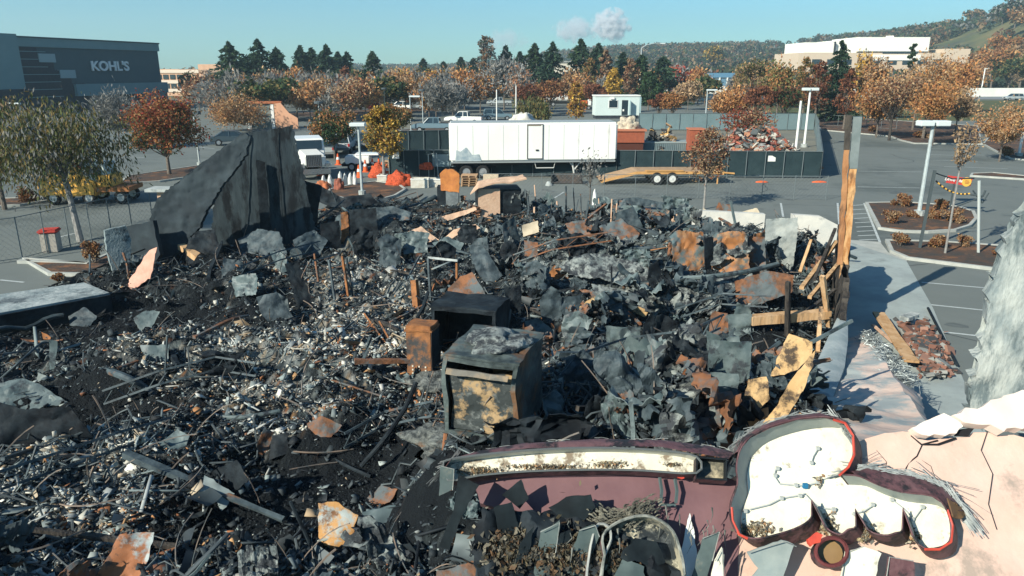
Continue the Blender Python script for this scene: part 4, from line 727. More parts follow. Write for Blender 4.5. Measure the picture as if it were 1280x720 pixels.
fence_run('chain_link_fence', 'thin chain link fence across the lot behind the ruin', [G(600, 246), G(820, 248), G(1032, 250)], 1.45, 12, None, r=.022, mesh_step=.24)
fence_run('chain_link_fence', 'thin chain link fence on the left beside the bin', [G(-60, 338), G(28, 325), G(110, 303), G(150, 292), G(192, 283)], 1.8, 9, None, r=.025, mesh_step=.24)
# small white notices on screens
q = tag(bxm((0, 0, 0), (.55, .03, .42)).build('notice', WHITE(), loc=(0, 0, 0)), 'small white notice on the black screen near the corner post', 'sign'); q.location = G(957, 222)+Vector((0, -.14, 1.2))
q = tag(bxm((0, 0, 0), (.5, .03, .5)).build('notice', WHITE(), loc=(0, 0, 0)), 'small white notice on the black screen beside the golden tree', 'sign'); q.location = G(492, 222)+Vector((0, -.16, 1.4))
# ------------------------------------------------------------------ works yard behind the wall
def cone(x, y, lab, s=1.0):
    q = thing('traffic_cone', lab, 'traffic cone', G(x, y), 0, 'traffic cones by the works yard'); b = MB(); b.box((0, 0, .03), (.42*s, .42*s, .05)); b.build('base', ORANGE(), q); b = MB(); b.tube([(0, 0, .05), (0, 0, .75*s)], [.16*s, .04*s], 12); c_ = b.build('body', ORANGE(), q); b = MB(); b.tube([(0, 0, .36*s), (0, 0, .52*s)], [.115*s, .085*s], 12); b.build('reflective_band', WHITE(), q)
for i, (x, y) in enumerate([(449, 222), (457, 215), (466, 213), (474, 212), (484, 221), (478, 218), (401, 220), (423, 206), (448, 213)]):
    cone(x, y, 'orange traffic cone in the cluster left of the stacked pallets', 1.25)
for i, (x, y, w_, h, lab) in enumerate([(524, 235, 1.15, .62, 'white plastic crate left of two in front of the red netting'), (545, 234, 1.1, .55, 'white plastic crate right, beside the burnt column'), (482, 229, .62, .55, 'white plastic crate between golden tree and red netting')]):
    q = thing('plastic_crate', lab, 'crate', G(x-10, y)); b = MB(); t_ = .05; b.box((w_/2, .4, .04), (w_, .8, .06)); b.box((w_/2, .02, h/2), (w_, t_, h)); b.box((w_/2, .8, h/2), (w_, t_, h)); b.box((0, .4, h/2), (t_, .8, h-.02)); b.box((w_, .4, h/2), (t_, .8, h-.02)); b.build('bin', mat('dirty_white_plastic', (.62, .60, .53), (.5, .46, .38), 3, .6), q); part('rim', WHITE(), q, (-.04, -.04, h-.06), (w_+.04, -.01, h+.02))
def lump(name, label, px, w_, h, dpt, m, cat, z=0, seed=0, group=None, amp=.35, loc=None):
    bm = bmesh.new(); bmesh.ops.create_icosphere(bm, subdivisions=4, radius=1); rs = seed*7.1
    for v in bm.verts:
        n_ = noise.fractal(v.co*1.7+Vector((rs, rs, 0)), 1, 2, 4)*amp; v.co *= 1+n_; v.co.x *= w_/2; v.co.y *= dpt/2; v.co.z = max(-.02, v.co.z)*h
    me = bpy.data.meshes.new(name); bm.to_mesh(me); bm.free(); me.materials.append(m); me.polygons.foreach_set('use_smooth', [True]*len(me.polygons))
    o = link(bpy.data.objects.new(name, me)); p = loc if loc is not None else G(*px); o.location = (p[0], p[1], z if loc is None else p[2]); return tag(o, label, cat, group)
NET = mat('red_netting', (.62, .10, .035), (.30, .05, .02), 9, .8, bump=1)
lump('safety_netting', 'large heap of bunched red safety netting beside the pallets', (499, 232), 1.6, .95, 1.1, NET, 'netting', seed=1)
lump('safety_netting', 'small heap of red netting on top of the right crates', (533, 222), 1.0, .5, .7, NET, 'netting', z=.62, seed=2); 
lump('safety_netting', 'upright bundle of red netting behind the golden tree trunk', (473, 222), 1.3, 1.0, .8, NET, 'netting', seed=3)
lump('orange_tarpaulin', 'low heap of orange tarpaulin beside the truck cab', (403, 236), 1.3, .5, 1.0, mat('orange_tarp', (.5, .16, .06), (.3, .1, .05), 5), 'tarpaulin', seed=4)
lump('sack_heap', 'low red-brown heap of bags behind the fallen beam', (424, 238), .7, .8, .6, mat('redbrown_sack', (.30, .09, .05), (.2, .07, .05), 5), 'heap', seed=5)
SK = mat('white_sack', (.66, .66, .62), (.5, .5, .47), 6, .8)
for i, (x, y) in enumerate([(405, 233), (413, 233), (426, 232), (432, 231), (438, 232), (444, 232)]): lump('sand_bag', 'upright white sack in the row behind the fallen beam', (x, y), .33, .75+.1*(i % 3), .33, SK, 'sack', seed=i+6, group='white sacks in a row', amp=.15)
def pallet_stack(lab, x, y, n, w_=1.1, z=0, rz=0):
    for k in range(n):
        q = thing('wooden_pallet', lab[k] if isinstance(lab, list) else lab, 'pallet', G(x, y)+Vector((0, 0, z+k*.155)), R(rz+(k*37 % 7)-3), 'stacked wooden pallets'); b = MB()
        for i in range(6): b.box((0, -.5+i*.2, .125), (w_, .1, .022))
        b.build('top_boards', mat('pallet_wood', (.48, .30, .17), (.38, .24, .14), 4), q); b = MB()
        for i in (-1, 0, 1): b.box((i*(w_/2-.06), 0, .065), (.09, 1.1, .09))
        b.build('stringers', mat('pallet_wood', (.48, .30, .17)), q)
pallet_stack('wooden pallet in the square stack right of the golden tree', 507, 218, 7, 1.0)
pallet_stack('wooden pallet in the small stack behind the cones', 487, 214, 4, .75, z=.2)
pallet_stack('brown pallet in the low pile by the trailer wheels', 587, 232, 5, 1.1)
q = thing('folding_table', 'grey folding table and board beside the fence', 'table', G(548, 222)); part('board', mat('grey_board', (.16, .22, .24)), q, (-.4, 0, .8), (1.3, .05, 1.7)); b = MB(); b.tube([(-.7, 0, 0), (-.7, 0, 1.7), (-.1, 0, 1.8), (0, 0, 0)], .03, 6); b.build('leg', STEEL(), q)
tag(bxm((0, 0, 0), (1.1, .5, .42)).build('wooden_box', mat('cream_box', (.62, .50, .36), (.5, .4, .28), 3), loc=(0, 0, 0), bevel=.02), 'cream timber block under the trailer rear', 'box').location = G(604, 226)
# loader bucket
q = thing('loader_bucket', 'black steel loader bucket lying under the box trailer', 'bucket', G(690, 230)); b = MB(); b.prism([(0, 0, .05), (2.1, 0, .05), (2.1, .6, .05), (0, .6, .05)], (0, 0, .05)); b.box((1.05, .75, .35), (2.1, .05, .6)); b.build('shell', mat('rust_dark', (.10, .075, .06), (.05, .05, .05), 3), q)
for x in (0, 2.1): b = MB(); b.prism([(x-.03, -.2, .02), (x-.03, .8, .02), (x-.03, .8, .7), (x-.03, .45, .7)], (.06, 0, 0)); b.build('side_plate', BLACK(), q)
tag(lump('fence_weight', 'white fence foot by the bucket', (686, 232), .5, .28, .4, CONC(), 'fence foot', seed=31, amp=.1)); tag(lump('fence_weight', 'white fence foot below the bare sapling', (743, 256), .28, .9, .25, WHITE(), 'fence foot', seed=32, amp=.1))
tag(lump('orange_barrier', 'orange flattened barrier strip by the far screened fence corner', (1024, 228), 1.1, .12, .3, ORANGE(), 'barrier', seed=33, amp=.05)); lump('orange_barrier', 'orange strip lying under the long screened fence', (952, 228), .9, .12, .3, ORANGE(), 'barrier', seed=34, amp=.05)
# white pick-up body / tailgates next to the pole
q = thing('utility_trailer', 'white flat utility trailer beside the pole under the golden tree', 'trailer', G(432, 214), R(4)); part('body', WT, q, (0, 0, .55), (1.9, 1.6, 1.15), .06); part('lid', WT, q, (.7, .4, 1.15), (2.6, 1.8, 1.3), .05); part('chassis', BLACK(), q, (-.3, .2, .35), (2.3, 1.5, .54)); wheel(q, .5, 0, .33, .2); wheel(q, 1.4, 0, .33, .2); wheel(q, .9, 1.5, .33, .2)
# yard heaps : brick structure, container, debris
q = thing('brick_ruin', 'red brick enclosure with lower wall coloured dark for shade behind the trailer', 'ruin', (D(770, 190, 60).x, 60, 0)); BR = mat('red_brick', (.36, .10, .05), (.28, .08, .045), 5, .9)
part('wall', BR, q, (0, 0, 2.0), (2.25, 2.0, 2.9)); part('shadowed_wall', mat('shaded_brick_red', (.09, .03, .02)), q, (0, .1, 0), (2.2, 1.9, 2.0)); part('coping', mat('brick_coping', (.45, .16, .09)), q, (-.1, -.1, 2.9), (2.4, 2.1, 3.05))  # lower wall's shade put in as a darker brick colour
q = thing('brick_pier', 'red brick pier standing beside the rust tree', 'pier', (D(861, 190, 60).x, 60, 0)); part('shaft', BR, q, (0, 0, 0), (1.15, 1.2, 3.0)); part('cap', mat('brick_coping', (.45, .16, .09)), q, (-.06, -.06, 3.0), (1.2, 1.26, 3.12))
q = thing('debris_container', 'grey corrugated open container filled with wreckage', 'container', (D(803, 190, 61).x, 61, 0)); b = MB(); Lc = 4.0
b.box((Lc/2, .9, .95), (Lc, 1.8, 1.85))
for k in range(26): b.box((.08+k*.155, -.03, .95), (.075, .06, 1.75))
b.build('body', mat('container_grey', (.15, .20, .21), (.2, .25, .25), 1), q); part('rim', mat('container_rim', (.25, .3, .3)), q, (-.05, -.08, 1.86), (Lc+.05, 1.9, 1.98))
# ------------------------------------------------------------------ the burnt building
U2 = Vector((.37, .93, 0)).normalized(); V2 = Vector((.93, -.37, 0)).normalized(); BC = Vector((10.3, 21.9, 0))
def st_of(X, Y): d = (X-BC.x, Y-BC.y); return d[0]*V2.x+d[1]*V2.y, d[0]*U2.x+d[1]*U2.y
MOUNDS = [(780, 352, 3.2, 1.0), (740, 335, 2.5, .5), (270, 365, 2.2, .55), (470, 300, 3, .5), (900, 360, 2.5, .7), (620, 430, 1.6, .35), (120, 470, 2, .3), (380, 470, 2.2, .35), (760, 480, 1.8, .5), (60, 640, 1.4, .35), (250, 560, 1.5, .35), (650, 600, 1.3, .7), (540, 590, 1.0, .45), (860, 520, 1.3, .8), (600, 280, 3.0, .5), (950, 330, 2.5, .7), (700, 560, 1.5, .9), (700, 700, 1.6, 1.3), (560, 700, .9, .8), (850, 640, 1.6, 1.7), (960, 600, 1.5, 1.6)]
PITS = [(200, 395, 2.6, .35), (130, 410, 2, .3), (60, 420, 2, .3), (120, 525, 1.2, .5), (470, 585, 1.0, .6), (380, 640, 1.1, .7), (450, 650, .8, .6), (585, 405, 1.5, .3), (850, 440, 1.3, .4), (700, 470, 1.2, .4), (330, 600, .8, .6), (440, 700, .6, .5), (270, 680, .6, .6)]
MW = [(G(x, y), r, h) for x, y, r, h in MOUNDS]+[(G(x, y), r, -h) for x, y, r, h in PITS]
def hr(X, Y):
    p = Vector((X, Y, 0)); z = .42+noise.fractal(p*.38, 1, 2, 3)*.42+noise.fractal(p*1.1+Vector((5, 5, 0)), 1, 2, 4)*.24+abs(noise.noise(p*2.6))*.30
    for c, r, h in MW:
        d2 = ((X-c.x)**2+(Y-c.y)**2)/(r*r)
        if d2 < 6: z += h*math.exp(-d2)
    s, t = st_of(X, Y); e = min(1, max(0, min((-s+.1)/1.2, (s+25.9)/1.2, (14.4-t)/4.5))); return max(.03, z)*e+.02
res = .105; xs = np.arange(-21, 17.2, res); ys = np.arange(3.0, 46, res); xx, yy = np.meshgrid(xs, ys)
ss = (xx-BC.x)*V2.x+(yy-BC.y)*V2.y; tt = (xx-BC.x)*U2.x+(yy-BC.y)*U2.y
ok = (ss > -26.1) & (ss < .15) & (tt < 14.6) & (tt > -24); vid = -np.ones(xx.shape, int); vid[ok] = np.arange(ok.sum())
P2 = np.stack([xx[ok], yy[ok]], 1); Z2 = np.array([hr(a, b) for a, b in P2]); HG_ = np.full(xx.shape, 0.0); HG_[ok] = Z2
def GH(px, py, sink=0.0):
    d = ray(px, py); t = 4.0
    while t < 60:
        p = CO+d*t
        if p.z < 3 and p.z <= hr(p.x, p.y)-sink: return p
        t += .04
    return G(px, py, .3)
def hgrid(X, Y):
    i = np.clip(((Y-3.0)/res).astype(int), 0, xx.shape[0]-1); j = np.clip(((X+21)/res).astype(int), 0, xx.shape[1]-1); return HG_[i, j]
q4 = np.stack([vid[:-1, :-1], vid[:-1, 1:], vid[1:, 1:], vid[1:, :-1]], -1).reshape(-1, 4); q4 = q4[(q4 >= 0).all(1)]
# colour of debris by place on the ground: (px, py, rx, ry) measured in the photo, kept as ground positions
ZN = {'pale': [(400, 412, 80, 52, 1), (450, 380, 60, 30, .9), (300, 485, 90, 42, .9), (470, 440, 60, 30, 1), (240, 505, 70, 30, .7), (375, 515, 75, 28, .9), (330, 440, 60, 35, .7), (40, 650, 70, 50, .8), (140, 570, 80, 30, .7), (70, 590, 80, 30, .7), (30, 700, 70, 30, .7), (200, 600, 70, 25, .6), (180, 470, 60, 25, .5), (130, 650, 50, 30, .5), (520, 440, 30, 50, .8), (350, 560, 60, 20, .4), (440, 460, 80, 20, .9), (270, 350, 60, 30, .35), (600, 590, 50, 30, .4), (110, 330, 20, 10, .5)],
      'soot': [(150, 402, 150, 32, 1.6), (60, 410, 80, 35, 1.5), (260, 335, 50, 30, 1), (120, 520, 130, 36, 1.8), (480, 575, 80, 40, 1.7), (370, 632, 120, 50, 1.9), (430, 690, 110, 30, 1.4), (420, 590, 60, 30, 1), (700, 480, 100, 30, 1), (590, 405, 50, 45, 1.4), (850, 440, 80, 30, 1.2), (950, 450, 60, 60, 1.2), (350, 390, 40, 30, .8), (450, 270, 60, 20, 1), (700, 400, 60, 20, .8), (680, 700, 150, 60, 1.2), (230, 690, 60, 30, .9), (860, 560, 80, 40, .5)],  # charred ground, and black colour standing in for shade in the hollows
      'rust': [(560, 510, 45, 28, .9), (420, 450, 40, 25, .5), (240, 560, 40, 20, .35), (660, 560, 30, 25, .6), (780, 290, 60, 20, .7), (330, 330, 60, 25, .3), (150, 670, 60, 20, .4), (410, 540, 40, 20, .4), (200, 430, 30, 15, .3)],
      'ash': [(790, 345, 110, 40, 1.3), (900, 370, 80, 35, 1.1), (720, 320, 60, 30, .8), (600, 590, 50, 40, .8), (640, 550, 40, 25, .6), (870, 510, 40, 40, .8), (60, 470, 80, 30, .4), (220, 540, 90, 40, .5), (80, 600, 80, 40, .5), (550, 640, 40, 30, .4), (930, 310, 60, 40, .8)]}
ZW = {k: [(np.array(G(a, b)[:2]), None, a, b, rx, ry, w_) for a, b, rx, ry, w_ in v] for k, v in ZN.items()}
def px_np(X, Y, Z=0.3):
    z = Z-CAM_H; f = Y*cp-z*sp; u = Y*sp+z*cp; return 640+F*X/f, 360-F*u/f
def weights(X, Y):
    a, b = px_np(X, Y); W = {}
    for k, L_ in ZN.items():
        s = np.zeros(len(X))
        for cx, cy, rx, ry, w_ in L_: s += w_*np.exp(-(((a-cx)/rx)**2+((b-cy)/ry)**2))
        W[k] = s
    return W
PALE = [(.50, .48, .41), (.38, .38, .35), (.58, .57, .52), (.29, .31, .30), (.42, .34, .24), (.22, .255, .25), (.62, .59, .50), (.33, .24, .15), (.30, .32, .31), (.24, .27, .265)]
GRY = [(.13, .165, .17), (.20, .24, .235), (.085, .11, .12), (.27, .30, .285), (.05, .07, .08), (.16, .19, .19)]
CHR = [(.010, .014, .018), (.022, .03, .036), (.035, .045, .05), (.05, .062, .068)]
RST = [(.28, .11, .045), (.36, .17, .07), (.18, .08, .045), (.42, .24, .11)]
def chip_cols(X, Y, rng, dark=1.0):
    n = len(X); W = weights(X, Y); nz = np.array([noise.noise(Vector((a*.9, b*.9, 1))) for a, b in zip(X, Y)])
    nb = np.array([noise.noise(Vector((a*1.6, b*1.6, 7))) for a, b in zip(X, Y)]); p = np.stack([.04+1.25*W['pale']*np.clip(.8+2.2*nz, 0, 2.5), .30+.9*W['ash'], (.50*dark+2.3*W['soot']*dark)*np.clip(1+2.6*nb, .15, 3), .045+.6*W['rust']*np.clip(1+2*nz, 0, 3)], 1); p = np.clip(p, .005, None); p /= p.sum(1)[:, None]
    r = rng.uniform(0, 1, n); k = (r[:, None] > np.cumsum(p, 1)).sum(1).clip(0, 3); out = np.zeros((n, 3))
    for i, pal in enumerate((PALE, GRY, CHR, RST)):
        m = k == i; out[m] = pick(pal, m.sum(), rng)
    return out, k
rg = np.random.default_rng(12)
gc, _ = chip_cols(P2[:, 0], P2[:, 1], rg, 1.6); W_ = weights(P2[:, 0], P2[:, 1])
gc = gc*.5; soot_shade = np.clip(W_['soot']*1.2, 0, 1)[:, None]; gc = gc*(1-.96*soot_shade)+np.array([.005, .007, .009])*soot_shade  # near-black bed colour paints shade into the soot zones
bed = np_mesh('rubble', np.column_stack([P2, Z2]), q4, mat_attr('ash_bed', .95, bump=1), gc); tag(bed, 'uneven bed of ash and soot, dark zones coloured in for shade, covering the whole burnt floor', 'rubble', kind='stuff')
sheet_flat('floor_slab', [tuple((BC+V2*a+U2*b)[:2]) for a, b in ((-26.5, -25), (.4, -25), (.4, 14.9), (-26.5, 14.9))], .015, mat('scorched_slab', (.05, .055, .055), (.10, .11, .11), 1.2, .9))
def sample_pts(n, rng, frac_px=.5):
    a = int(n*frac_px); px_ = rng.uniform(-70, 1110, a*3); py_ = rng.uniform(262, 800, a*3)
    b = -(py_-360)/F; dz = -sp+b*cp; t = (.3-CAM_H)/dz; X = (px_-640)/F*t; Y = (cp+b*sp)*t
    X2 = rng.uniform(-21, 17, (n-a)*5); Y2 = rng.uniform(6, 45, (n-a)*5); X = np.concatenate([X, X2]); Y = np.concatenate([Y, Y2])
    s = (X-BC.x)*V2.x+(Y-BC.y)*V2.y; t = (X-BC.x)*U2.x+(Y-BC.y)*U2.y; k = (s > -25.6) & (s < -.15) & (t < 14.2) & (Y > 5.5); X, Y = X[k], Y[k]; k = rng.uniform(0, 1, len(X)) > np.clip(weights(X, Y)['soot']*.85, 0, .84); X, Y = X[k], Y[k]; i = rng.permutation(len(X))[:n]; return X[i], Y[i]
def plates(name, label, n, smin, smax, rng, tilt, aspect, thick, dark=1.0, frac=.5, lift=.0, keep=None):
    X, Y = sample_pts(n, rng, frac); W = weights(X, Y)
    n = len(X)
    L_ = smin*(smax/smin)**(rng.uniform(0, 1, n)**3.4); asp = rng.uniform(*aspect, n); T = L_*thick+.004
    yaw = rng.uniform(0, 6.283, n); tl = rng.normal(0, tilt, n); tr_ = rng.normal(0, tilt, n)
    ca, sa = np.cos(yaw), np.sin(yaw); A = np.stack([ca*np.cos(tl), sa*np.cos(tl), np.sin(tl)], 1); Bv = np.stack([-sa*np.cos(tr_), ca*np.cos(tr_), np.sin(tr_)], 1); N = np.cross(A, Bv); N /= np.linalg.norm(N, axis=1)[:, None]; Bv = np.cross(N, A)
    Z = hgrid(X, Y)+np.abs(A[:, 2])*L_*.35+rng.uniform(-.02, .05, n)+lift; Cn = np.column_stack([X, Y, Z]); V = []
    jit = rng.uniform(.6, 1.3, (n, 4))
    for kk in (-1, 1):
        for q, (i, j) in enumerate(((-1, -1), (1, -1), (1, 1), (-1, 1))):
            V.append(Cn+A*(i*L_*.5*jit[:, q])[:, None]+Bv*(j*L_*asp*.5*jit[:, (q+1) % 4])[:, None]+N*(kk*T*.5)[:, None])
    V = np.stack(V, 1).reshape(-1, 3); o8 = (np.arange(n)*8)[:, None, None]
    Fb = np.array([(3, 2, 1, 0), (4, 5, 6, 7), (0, 1, 5, 4), (1, 2, 6, 5), (2, 3, 7, 6), (3, 0, 4, 7)])[None]+o8
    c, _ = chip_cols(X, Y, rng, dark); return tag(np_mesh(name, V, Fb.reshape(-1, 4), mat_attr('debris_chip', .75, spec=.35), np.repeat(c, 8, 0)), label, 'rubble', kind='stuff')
plates('rubble_chips', 'small pale and charred flakes strewn over the burnt floor', 165000, .022, .19, np.random.default_rng(1), .55, (.25, .9), .12, 1.0, .78)
plates('rubble_fragments', 'hand-sized plaster and metal fragments across the burnt floor', 17000, .09, .30, np.random.default_rng(2), .5, (.2, .7), .06, 1.25, .5)
plates('splintered_laths', 'thin charred laths and strips scattered through the rubble', 2600, .3, 1.0, np.random.default_rng(3), .28, (.03, .09), .03, 1.9, .5, .04)
# curled scrap (stuff) : strips of bent sheet
def curls(name, label, n, rng, s0, s1, frac=.5, dark=2.2):
    X, Y = sample_pts(n, rng, frac); a_, b_ = px_np(X, Y); kk = rng.uniform(0, 1, len(X)) > np.clip(weights(X, Y)['pale']*.8+.62*((a_ < 560) & (b_ > 400)), 0, .86); X, Y = X[kk], Y[kk]; n = len(X); S = s0*(s1/s0)**(rng.uniform(0, 1, n)**1.8); g = 5; u = np.linspace(-.5, .5, g); uu, vv = np.meshgrid(u, u); uu = uu.ravel(); vv = vv.ravel()
    k1 = rng.uniform(-3.2, 3.2, n)[:, None]; k2 = rng.uniform(-1.5, 1.5, n)[:, None]; asp = rng.uniform(.3, 1, n)[:, None]
    xl = np.sin(uu[None]*k1)/k1; zl = (1-np.cos(uu[None]*k1))/k1+np.cos(vv[None]*k2*2+uu[None]*3)*.08+rng.normal(0, .012, (n, g*g)); yl = vv[None]*asp
    P = np.stack([xl, yl, zl], -1)*S[:, None, None]; Rm = rand_rot(n, rng); Rz = Rm.copy()
    P = np.einsum('nij,nkj->nki', Rm, P); P[:, :, 2] *= .75; Z = hgrid(X, Y)+S*.16; P += np.stack([X, Y, Z], -1)[:, None]
    q = np.arange(g*g).reshape(g, g); q = np.stack([q[:-1, :-1], q[:-1, 1:], q[1:, 1:], q[1:, :-1]], -1).reshape(-1, 4)
    Fq = (q[None]+(np.arange(n)*g*g)[:, None, None]).reshape(-1, 4); c, _ = chip_cols(X, Y, rng, dark); c = np.repeat(c, g*g, 0)*.75*rng.uniform(.8, 1.2, (n*g*g, 1))
    return tag(np_mesh(name, P.reshape(-1, 3), Fq, mat_attr('curled_sheet', .6, spec=.4), np.clip(c, 0, 1), smooth=True), label, 'rubble', kind='stuff')
curls('curled_scrap', 'curled scraps of thin charred sheet metal over the rubble', 6500, np.random.default_rng(4), .10, .55)
# wires
def tubes_np(name, label, paths, r, m, cat, kind=None, loc=(0, 0, 0), parent=None, n=4):
    b = MB()
    for p in paths: b.tube(p, r if not callable(r) else r(), n, cap=False)
    o = b.build(name, m, parent, loc=loc); 
    if label: tag(o, label, cat, kind=kind)
    return o
rr_ = random.Random(9); wp = []
X, Y = sample_pts(900, np.random.default_rng(8), .5)
for a, b in zip(X, Y):
    L_ = rr_.uniform(.3, 1.5); an = rr_.uniform(0, 6.28); el = rr_.choice([.1, .2, .3, .9, 1.3]); z = hr(a, b); k = rr_.uniform(-.6, .6); pts = []
    for i in range(6):
        f = i/5*L_; pts.append((a+math.cos(an+k*f)*f*math.cos(el), b+math.sin(an+k*f)*f*math.cos(el), z+f*math.sin(el)*(1-.3*f/L_)+.02))
    wp.append(pts)
tubes_np('loose_wires', 'thin bent wires and rods sprouting from the rubble', wp, lambda: rr_.uniform(.006, .018), mat('wire_burnt', (.06, .075, .08), (.22, .16, .12), 3, .6), 'wire', 'stuff')
# ---- traced panels
def sheet(name, label, px, z0, yaw, lean, m, cat='sheet metal', th=.02, cr=.06, fine=.0, group=None, parent=None, Y=None, seg=.18, jag=.02, fold=0, ridge=0):
    """polygon measured in the photo, standing on a plane through its lowest point; real size and thickness"""
    base = max(px, key=lambda p: p[1])
    a = D(base[0], base[1], Y) if Y is not None else (GH(base[0], base[1], .06 if z0 == 'bed' else (-.16 if z0 == 'above' else -.45)) if z0 in ('bed', 'above', 'high') else G(base[0], base[1], z0)); n = nrm(yaw, lean)
    P = [on_plane(x, y, a, n) for x, y in px]
    return slab(name, label, P, n, m, cat, th, cr, group, parent, seg, jag, fold, None, ridge)
def slab(name, label, P, n, m, cat, th=.02, cr=.06, group=None, parent=None, seg=.18, jag=.02, fold=0, loc=None, ridge=0):
    bm = bmesh.new(); vs = [bm.verts.new(p) for p in P]; f = bm.faces.new(vs); n = Vector(n).normalized()
    bmesh.ops.triangulate(bm, faces=[f], ngon_method='EAR_CLIP')
    for it in range(8):
        es = [e for e in bm.edges if e.calc_length() > seg]
        if not es or len(bm.verts) > 3600: break
        bmesh.ops.subdivide_edges(bm, edges=es, cuts=1, use_grid_fill=False); bmesh.ops.triangulate(bm, faces=[f for f in bm.faces if len(f.verts) > 3])
    bmesh.ops.recalc_face_normals(bm, faces=bm.faces)
    if bm.faces[:] and sum((f.normal*f.calc_area() for f in bm.faces), Vector()).dot(n) < 0: bmesh.ops.reverse_faces(bm, faces=bm.faces)
    t1 = n.orthogonal().normalized(); t2 = n.cross(t1); sd = Vector((P[0].x*.37, P[0].y*.61, 1.7))
    for v in bm.verts:
        q = v.co*1.1+sd; d = noise.noise(q)*cr+noise.noise(q*2.7)*cr*.45+noise.noise(q*7)*cr*.12+ridge*(abs(noise.noise(q*2.1+t1))+.5*abs(noise.noise(q*4.7)))
        if fold: d += fold*abs(math.sin((v.co.dot(t1)*1.7+v.co.dot(t2)*.6)*2.2+noise.noise(q)*2))
        j = jag if v.is_boundary else 0
        v.co += n*d+t1*noise.noise(q*9)*j*2+t2*noise.noise(q*9+Vector((3, 3, 3)))*j*2
    solid(bm, n, th)
    me = bpy.data.meshes.new(name); loc = Vector(loc) if loc is not None else min(P, key=lambda p: p.z).copy(); bmesh.ops.translate(bm, verts=bm.verts, vec=-loc); bm.to_mesh(me); bm.free(); me.materials.append(m)
    if not fold: me.polygons.foreach_set('use_smooth', [True]*len(me.polygons)); me.set_sharp_from_angle(angle=R(32))
    o = bpy.data.objects.new(name, me); o.location = loc-(parent.location if parent else Vector((0, 0, 0))); link(o, parent)
    return tag(o, label, cat, group) if not parent else o
def pipe(name, label, px, r, m, cat='pipe', z=None, Y=None, n=8, group=None):
    """px: list of (x, y, z) -> points at height z above ground"""
    P = [G(x, y, q) if Y is None else D(x, y, q) for x, y, q in px]
    if len(P) > 2:
        Q = []
        for i in range(len(P)-1):
            p0, p1, p2, p3 = P[max(i-1, 0)], P[i], P[i+1], P[min(i+2, len(P)-1)]
            for k in range(4):
                t = k/4; Q.append(.5*((2*p1)+(p2-p0)*t+(2*p0-5*p1+4*p2-p3)*t*t+(3*p1-p0-3*p2+p3)*t**3))
        Q.append(P[-1]); P = Q
    b = MB(); b.tube(P, r, n); o = b.build(name, m, loc=P[0], smooth=True); return tag(o, label, cat, group)
def beam(name, label, a, b_, w_, h, m, cat='beam', group=None, bow=.0, twist=0):
    A, B = G(*a), G(*b_); d = (B-A); L_ = d.length; t = d.normalized(); s = t.cross(Vector((0, 0, 1))).normalized(); u = s.cross(t); b = MB(); vs = []; N = 8; rs = random.Random(int(abs(A.x*100)))
    for i in range(N+1):
        c = A+d*i/N+u*bow*math.sin(math.pi*i/N); ww = w_*rs.uniform(.85, 1.08); hh = h*rs.uniform(.8, 1.08)
        for x, y in ((-1, -1), (1, -1), (1, 1), (-1, 1)): vs.append(c+s*x*ww/2+u*y*hh/2)
    fs = [(0, 1, 2, 3), tuple(N*4+k for k in (3, 2, 1, 0))]+[(i*4+k, i*4+(k+1) % 4, (i+1)*4+(k+1) % 4, (i+1)*4+k) for i in range(N) for k in range(4)]
    b.add(vs, fs); o = b.build(name, m, loc=A); return tag(o, label, cat, group)
SM = mat('smoke_stained_stucco', (.014, .022, .028), (.034, .048, .056), .8, .85, c3=(.02, .028, .034), t3=.56, bump=.25, s3=.9)
SMD = mat('smoke_black_stucco', (.018, .027, .034), (.052, .072, .08), 1.6, .85, c3=(.008, .011, .014), t3=.54, bump=.6, s3=1.6, stretch=(1, 1, .3), sharp=.2)
# left corner
sheet('charred_wall', 'tall charred wall panel, the highest left of the ruin', [(299, 168), (366, 157), (372, 190), (381, 225), (388, 262), (396, 290), (386, 312), (340, 318), (262, 312), (268, 250), (285, 210)], .1, 14, 2, SMD, 'wall', th=.28, cr=.03, jag=.04, seg=.13)
sheet('leaning_wall_slab', 'smooth grey wall slab leaning against the tall charred wall', [(190, 262), (198, 248), (216, 232), (240, 214), (272, 190), (304, 166), (313, 170), (306, 196), (286, 222), (268, 248), (250, 282), (228, 310), (206, 330), (188, 316), (187, 285)], .4, -6, 10, SM, 'wall', th=.2, cr=.10, jag=.05, seg=.13, fold=0, ridge=.06)
cwall = bpy.data.objects['charred_wall']; nw = nrm(14, 2)
for i, (xa, ya, xb, yb) in enumerate([(312, 170, 306, 300), (345, 164, 356, 306)]):
    pa, pb = on_plane(xa, ya, D(340, 318, G(340, 318, .1).y-.06), nw), on_plane(xb, yb, D(340, 318, G(340, 318, .1).y-.06), nw); b = MB(); b.tube([pa-cwall.location, pa.lerp(pb, .5)-cwall.location, pb-cwall.location], [.014, .022, .012], 4); b.build('board_seam', DARK() if i % 2 else SM, cwall)
tag(sheet('wall_stub', 'narrow black vertical board on the tall charred wall', [(320, 200), (331, 203), (340, 300), (326, 302)], .15, 14, 2, DARK(), 'board', th=.05, cr=.03, Y=29.9)); 
sheet('wall_stub', 'black-edged wall remnant right of the tall charred wall', [(378, 225), (402, 232), (398, 262), (396, 300), (386, 306)], .3, 30, 0, DARK(), 'wall', th=.15)
sheet('corner_wall', 'light grey stuccoed corner wall left of the rust-edged panel', [(131, 288), (157, 282), (164, 300), (163, 336), (150, 362), (143, 345), (134, 315)], .05, 38, 4, mat('grey_stucco', (.17, .21, .215), (.23, .27, .27), 4, .9, c3=(.06, .075, .08), t3=.57, bump=.8), 'wall', th=.25, cr=.04)
